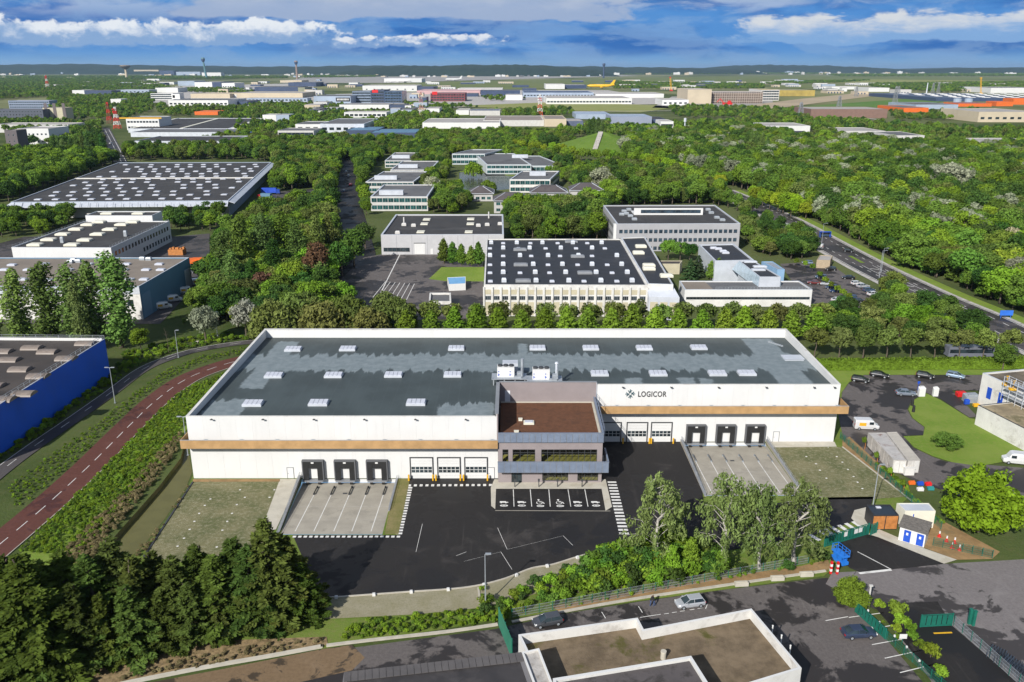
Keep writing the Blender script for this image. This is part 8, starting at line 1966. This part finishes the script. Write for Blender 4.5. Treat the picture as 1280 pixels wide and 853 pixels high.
for px, py, h, k, c, lab in ((592, 221, 11, 'willow', 'bright', 'weeping willow on the far pond shore'), (610, 242, 9, 'willow', 'bright', 'round pale willow on the near pond shore'), (752, 244, 17, 'broadleaf', 'silver', 'large pale grey green tree right of the pond houses'), (1187, 247, 22, 'broadleaf', 'silver', 'biggest silvery willow in the wood at the right'), (1075, 236, 14, 'broadleaf', 'silver', 'silvery willow in the middle of the right wood'),
                          (1012, 222, 13, 'broadleaf', 'silver', 'silvery willow near the road end of the right wood'), (940, 205, 13, 'broadleaf', 'silver', 'silvery willow in the wood below the poplar group'), (1040, 228, 12, 'broadleaf', 'silver', 'pale willow left of the biggest silvery one'), (1250, 318, 10, 'broadleaf', 'silver', 'white leaved poplar at the right wood edge'), (541, 246, 12, 'broadleaf', 'silver', 'silver blue tree beside the front office pavilion')):
    x, y = G(px, py); tree(k, x, y, h, c, 'willow_tree' if 'illow' in lab else 'pale_tree', lab, 'tree', wide=1.25)
for px, py, h in ((932, 200, 22), (938, 201, 24), (944, 202, 24), (950, 203, 23), (957, 204, 20)): x, y = G(px, py); tree('poplar', x, y, h, 'pop', 'poplar_tree', 'dark columnar poplar in the group rising above the right wood', 'tree', 'poplar group above the right wood')
for px, py, h in ((736, 176, 22), (741, 176, 24), (747, 177, 24), (752, 178, 21)): x, y = G(px, py); tree('poplar', x, y, h, 'pop', 'poplar_tree', 'columnar poplar behind the top of the grass mound', 'tree', 'poplars behind the mound', wide=1.3)
for px, py, h in ((70, 200, 20), (76, 200, 19), (82, 201, 18), (92, 199, 18), (99, 200, 19), (106, 200, 20), (112, 201, 18), (119, 200, 21), (126, 200, 23), (131, 202, 22)): x, y = G(px, py); tree('poplar', x, y, h, 'pop' if px < 115 else 'deep', 'poplar_tree', 'columnar poplar beside the street at the upper left', 'tree', 'poplars beside the upper left street', wide=1.4)
# lime coloured rows along the far road
for a, b, n, c in (((862, 226), (905, 240), 9, 'yellowg'), ((940, 252), (985, 272), 7, 'yellowg'), ((985, 262), (1005, 274), 4, 'yellowg'), ((800, 207), (860, 224), 10, 'yellowg'), ((700, 200), (800, 205), 13, 'bright'), ((560, 196), (700, 198), 14, 'bright'), ((640, 188), (720, 196), 9, 'yellowg')):
    for k in range(n): f = (k + .5) / n; x, y = G(a[0] + (b[0] - a[0]) * f, a[1] + (b[1] - a[1]) * f); tree('broadleaf', x + rnd.uniform(-2, 2), y + rnd.uniform(-4, 4), rnd.uniform(9, 12), c, 'lime_tree', 'fresh yellow green tree in the bright band below the mound', 'tree', 'yellow green trees of the bright band', parts=False)
# --- woods and groves: the trees that show largest are things, the rest are one mass
ZONES = [
    ([(1300, 412), (1228, 378), (1160, 347), (1098, 317), (1050, 292), (1012, 270), (968, 254), (905, 232), (860, 215), (800, 202), (776, 196), (790, 176), (850, 172), (960, 170), (1040, 182), (1120, 188), (1200, 192), (1300, 194)], 6.6, (7.5, 15.5), ['mid', 'deep', 'mid', 'bright', 'olive', 'mid', 'deep', 'lime', 'mid', 'silver'], 'broad crowned tree in the dense wood right of the main road', 'trees of the wood right of the main road'),
    ([(245, 397), (300, 410), (430, 398), (440, 330), (432, 292), (400, 264), (350, 267), (290, 288), (264, 335)], 6.3, (7, 12.5), ['mid', 'deep', 'bright', 'mid', 'olive'], 'broad leafy tree filling the grove left of the depot yard', 'broad trees of the middle grove'),
    ([(930, 268), (985, 292), (1030, 318), (1000, 330), (960, 322), (926, 300), (925, 283)], 7, (6, 9), ['mid', 'deep', 'olive'], 'tree between the grey office and the main road', 'trees beside the grey office'),
    ([(900, 252), (935, 262), (990, 290), (960, 275), (895, 258)], 7, (7, 10), ['mid', 'deep'], 'tree between the grey office and the main road', 'trees beside the grey office'),
    ([(1085, 350), (1115, 352), (1200, 402), (1225, 418), (1240, 436), (1105, 436), (1020, 420), (1020, 398), (1098, 388), (1110, 372)], 6.5, (5.5, 8.5), ['mid', 'olive', 'deep', 'bright'], 'tree in the strip between staff car park and main road', 'trees between staff car park and main road'),
    ([(640, 268), (760, 262), (752, 300), (700, 306), (632, 300)], 6, (8, 13), ['bright', 'mid', 'deep', 'olive'], 'tree in the gardens between the hip roofed houses and the grey office', 'garden trees behind the black roofed factory'),
    ([(700, 225), (760, 215), (900, 235), (900, 256), (756, 258), (745, 250)], 6.3, (8, 13), ['mid', 'deep', 'bright', 'olive'], 'tree in the park above the grey office', 'park trees above the grey office'),
    ([(520, 216), (560, 214), (552, 240), (575, 240), (590, 258), (570, 268), (540, 268), (530, 240)], 5.5, (6, 10), ['bright', 'mid', 'deep', 'olive'], 'garden tree between the stepped pavilions and the pond', 'garden trees by the pond'),
    ([(410, 195), (478, 195), (455, 230), (460, 270), (450, 288), (430, 285), (415, 235)], 6, (7, 11), ['mid', 'deep', 'bright'], 'tree along the drive beside the stepped pavilions', 'trees along the pavilion drive'),
    ([(345, 205), (420, 195), (418, 240), (425, 290), (400, 285), (345, 262), (330, 255), (345, 235)], 6.8, (8, 13), ['mid', 'deep', 'bright', 'olive'], 'tree in the belt right of the huge dark roofed warehouse', 'trees right of the huge dark roofed warehouse'),
    ([(-30, 200), (60, 198), (150, 204), (12, 253), (-30, 258)], 8.5, (10, 14), ['bright', 'mid', 'bright', 'deep'], 'bright leafy tree left of the huge dark roofed warehouse', 'bright trees at the left edge'),
    ([(-30, 275), (60, 266), (280, 264), (275, 292), (215, 292), (205, 268), (120, 262), (70, 292), (-30, 300)], 7, (6.5, 9.5), ['bright', 'mid', 'mid', 'deep'], 'leafy tree in the belt between the white factory and the huge warehouse', 'trees between white factory and huge warehouse'),
    ([(290, 176), (420, 178), (470, 170), (560, 174), (560, 195), (480, 192), (415, 196), (345, 203), (300, 200), (150, 202), (150, 193)], 9, (8, 13), ['mid', 'deep', 'bright', 'olive', 'mid'], 'tree in the wide belt behind the stepped pavilions', 'trees of the wide middle belt'),
    ([(478, 190), (560, 186), (640, 192), (720, 205), (700, 222), (665, 212), (560, 192), (556, 216), (520, 212)], 6.5, (6, 10), ['mid', 'bright', 'deep', 'olive'], 'tree around the glass offices and pavilions of the office park', 'trees of the office park'),
    ([(560, 172), (690, 172), (720, 186), (640, 190), (560, 194)], 9, (9, 13), ['mid', 'deep', 'bright', 'olive'], 'tree in the wide belt left of the mound', 'trees of the belt left of the mound'),
]
allp = []
ZONES.append(([(1005, 268), (1050, 289), (1098, 314), (1160, 343), (1228, 374), (1300, 408), (1300, 400), (1228, 367), (1160, 337), (1098, 308), (1050, 284), (1008, 263)], 4.6, (5.5, 8.5), ['mid', 'deep', 'mid'], 'tree at the roadside edge of the dense wood', 'trees at the edge of the right wood'))
for poly, sp, hr, cols, lab, grp in ZONES:
    for x, y in scatter(poly, sp, 2.2): allp.append((y, x, rnd.uniform(*hr), rnd.choice(cols), lab, grp))
allp.sort(); near = allp[:300]; rest = allp[300:]
mixobjs = {}
for y, x, h, c, lab, grp in near:
    o = tree('dome' if rnd.random() < .3 else 'broadleaf', x, y, h, c, 'leafy_tree', lab, 'tree', grp, parts=False, wide=rnd.uniform(1.05, 1.35)); mixobjs.setdefault(c, o)
    if rnd.random() < .02: mixobjs.setdefault(c + '2', o)
mix = [mixobjs[k] for k in ('mid', 'deep', 'bright', 'olive') if k in mixobjs] + [mixobjs[k] for k in ('mid2', 'deep2', 'olive2') if k in mixobjs]
mid_p = [(x, y, 0, h / 11, c) for y, x, h, c, lab, grp in rest]
stuff('woodland', mid_p, mix, 'mass of broadleaf woodland behind the nearer trees', 'woodland')
# far belts
fo = []
for c, px, py in (('mid', 300, 158), ('deep', 330, 160), ('olive', 420, 158), ('deep', 380, 150), ('mid', 470, 160)):
    x, y = G(px, py); fo.append(tree('far_tree', x, y, 11, c, 'belt_tree', '%s green tree standing alone in the distant belt' % ('fresh' if c == 'mid' else 'dark' if c == 'deep' else 'dull'), 'tree', 'lone trees of the distant belt', parts=False))
FAR = [([(-40, 100), (110, 99), (190, 103), (215, 112), (190, 116), (90, 120), (-40, 128)], 15, 1.15), ([(60, 119), (195, 118), (190, 140), (160, 150), (85, 152), (62, 138)], 13, 1.0), ([(-40, 96), (360, 96), (360, 98.5), (230, 100), (-40, 100)], 26, 1.3),
       ([(195, 133), (310, 133), (430, 130), (430, 150), (320, 152), (200, 146)], 13, 1.0), ([(285, 150), (560, 138), (575, 150), (540, 172), (300, 172)], 12, 1.0), ([(575, 143), (700, 138), (720, 143), (690, 149), (590, 150)], 13, 1.0), ([(505, 131), (560, 133), (600, 136), (520, 138)], 15, 1.0),
       ([(690, 160), (760, 156), (840, 158), (1020, 150), (1130, 160), (1300, 166), (1300, 176), (1120, 172), (1110, 184), (960, 170), (800, 174), (700, 172)], 11.5, 1.0), ([(1100, 172), (1300, 178), (1300, 193), (1200, 191), (1110, 186)], 11, 1.0), ([(835, 133), (1015, 140), (1020, 150), (845, 148)], 13, .9),
       ([(1085, 106), (1300, 103), (1300, 110), (1180, 117), (1090, 111)], 17, 1.1), ([(770, 103), (955, 106), (955, 112), (765, 112)], 19, 1.0), ([(950, 103), (1090, 101), (1050, 104), (965, 107)], 20, 1.0), ([(1110, 142), (1225, 139), (1225, 151), (1120, 152)], 13, .9), ([(380, 95.5), (470, 95.5), (470, 97), (380, 98)], 30, 1.4),
       ([(0, 155), (30, 153), (85, 156), (130, 158), (135, 200), (60, 197), (62, 182), (20, 185)], 10, 1.0), ([(205, 112), (290, 111), (330, 117), (250, 117)], 15, .9), ([(600, 121), (660, 124), (650, 128), (610, 127)], 16, 1.0), ([(1030, 93.5), (1300, 92.5), (1300, 96), (1050, 96.5)], 48, 1.6), ([(780, 92), (1030, 92), (1030, 93.2), (780, 93.5)], 60, 1.6), ([(430, 139), (500, 137.5), (500, 139.5), (430, 141)], 10, .9)]
fp = []
for poly, sp, s in FAR: fp += [(x, y, 0, s * rnd.uniform(.55, 1.0)) for x, y in scatter(poly, sp, 3, 9)]
stuff('tree_belts', fp, fo, 'belts of distant trees across the plain', 'woodland')
sheet('grass_bank', GP([(-30, 740), (22, 696), (70, 648), (120, 596), (165, 551), (205, 511), (240, 487), (290, 468), (330, 456), (300, 472), (262, 495), (228, 545), (190, 592), (150, 642), (95, 710), (40, 760)]), lawn, -.02, block=False)
# --- rough growth along the roads and on the site edges
bs = [tree('bush', *G(px, py), h, c, 'verge_bush', 'leafy %s bush on the verge of the red road' % lab, 'bush', None, parts=False) for px, py, h, c, lab in ((150, 600, 1.4, 'bright', 'bright'), (120, 622, 1.3, 'mid', 'plain green'), (175, 578, 1.2, 'olive', 'olive'), (96, 640, 1.5, 'bright', 'second bright'))]
gp = [(x, y, 0, rnd.uniform(.14, .36)) for poly, sp in (([(22, 690), (70, 640), (120, 590), (165, 545), (205, 505), (240, 482), (290, 463), (300, 466), (262, 490), (232, 530), (190, 585), (150, 635), (100, 695)], .62),) for x, y in scatter(poly, sp, .1)]
gp += [(x, y, 0, rnd.uniform(.3, .8)) for x, y in scatter([(-40, 640), (-40, 570), (30, 545), (90, 500), (135, 468), (160, 440), (250, 420), (290, 418), (310, 425), (215, 440), (180, 455), (140, 483), (60, 538), (20, 568)], 1.5, .2)]
gp += [(x, y, 0, rnd.uniform(.15, .32)) for x, y in scatter([(10, 610), (60, 572), (120, 530), (175, 485), (205, 464), (250, 446), (310, 434), (345, 430), (345, 437), (280, 446), (235, 460), (190, 486), (140, 533), (80, 590), (20, 640)], 1.0, .1)]
gp += [(x, y, 0, rnd.uniform(.2, .5)) for x, y in scatter([(415, 800), (440, 778), (520, 771), (600, 763), (640, 770), (622, 778), (540, 788), (470, 797)], .8, .1)]
gp += [(x, y, 0, rnd.uniform(.2, .55)) for x, y in scatter([(600, 735), (604, 735), (608, 760), (601, 765)], .7, -1)]
gp += [(x, y, 0, rnd.uniform(.2, .45)) for x, y in scatter([(1100, 775), (1112, 775), (1200, 870), (1180, 870)], .9, .1)]
gp += [(x, y, 0, rnd.uniform(.25, .5)) for x, y in scatter([(1066, 552), (1075, 555), (1178, 655), (1165, 655)], .8, -1)]
gp += [(x, y, 0, rnd.uniform(.2, .45)) for x, y in scatter([(700, 752), (800, 733), (905, 715), (1030, 697), (1030, 704), (900, 727), (800, 742), (700, 762)], 1.1, .1)]
stuff('verge_growth', gp, bs, 'rough weeds and low growth along verges and fences', 'weeds', ('bright', 'mid', 'lime', 'bright'))
tw = [tree('bush', *G(px, py), .5, (.26, .22, .11), 'dry_tuft', 'dry straw tuft on the canal bank, %s' % l, 'grass', None, parts=False) for px, py, l in ((160, 640, 'upper one'), (120, 690, 'lower one'))]
dp = [(x, y, 0, rnd.uniform(.2, .5)) for x, y in scatter([(60, 712), (110, 660), (160, 612), (205, 562), (228, 540), (224, 560), (195, 600), (150, 655), (100, 720)], .8, .0)]
dp += [(x, y, 0, rnd.uniform(.15, .35)) for x, y in scatter([(130, 853), (200, 830), (300, 812), (405, 797), (408, 804), (300, 825), (200, 845)], .8, -1)]
dp += [(x, y, 0, rnd.uniform(.15, .4)) for x, y in scatter([(150, 700), (185, 672), (212, 645), (236, 606), (241, 606), (215, 652), (180, 696)], .8, .0)]
stuff('dry_growth', dp, tw, 'dry straw tufts along the canal and the wood chip bank', 'dry grass', [(.26, .22, .11)])
for px, py, lab in ((1079, 562, 'topmost'), (1094, 581, 'second'), (1111, 601, 'third'), (1127, 616, 'lowest')):
    x, y = G(px, py); o = thing('staked_sapling', 'thin staked sapling on the soil strip beside the containers, ' + lab, 'sapling', (x, y, 0)); t = MB(); t.tube((x + .3, y, 0), (x + .3, y, 1.9), .06, .05, 6); part('stake', t, timber, o); t = MB(); t.tube((x, y, 0), (x, y, 3), .04, .02, 6)
    for k in range(8): t.bar((x, y, 1.4 + k * .18), (x + .5 * math.cos(k * 2.4), y + .5 * math.sin(k * 2.4), 1.8 + k * .18), .02)
    part('stem', t, bark, o); link('foliage', PROTO['bush'][0][1], o, (0, 0, 1.2), 0, GREEN['bright']).scale = (.5, .5, .9)
# ================================================================ AIR
hb = MB(); hb.box(0, 16000, -3, 60000, 34000, 190)
hz_ = bpy.data.materials.new('air'); hz_.use_nodes = True; t = hz_.node_tree; t.nodes.clear(); o_ = t.nodes.new('ShaderNodeOutputMaterial'); v = t.nodes.new('ShaderNodeVolumePrincipled')
v.inputs['Color'].default_value = (.50, .72, 1, 1); v.inputs['Density'].default_value = .000028; v.inputs['Anisotropy'].default_value = .2; t.links.new(v.outputs[0], o_.inputs['Volume'])
tag(solo('haze', hb, hz_, 'thin blue haze over the plain', 'haze'), kind='stuff')
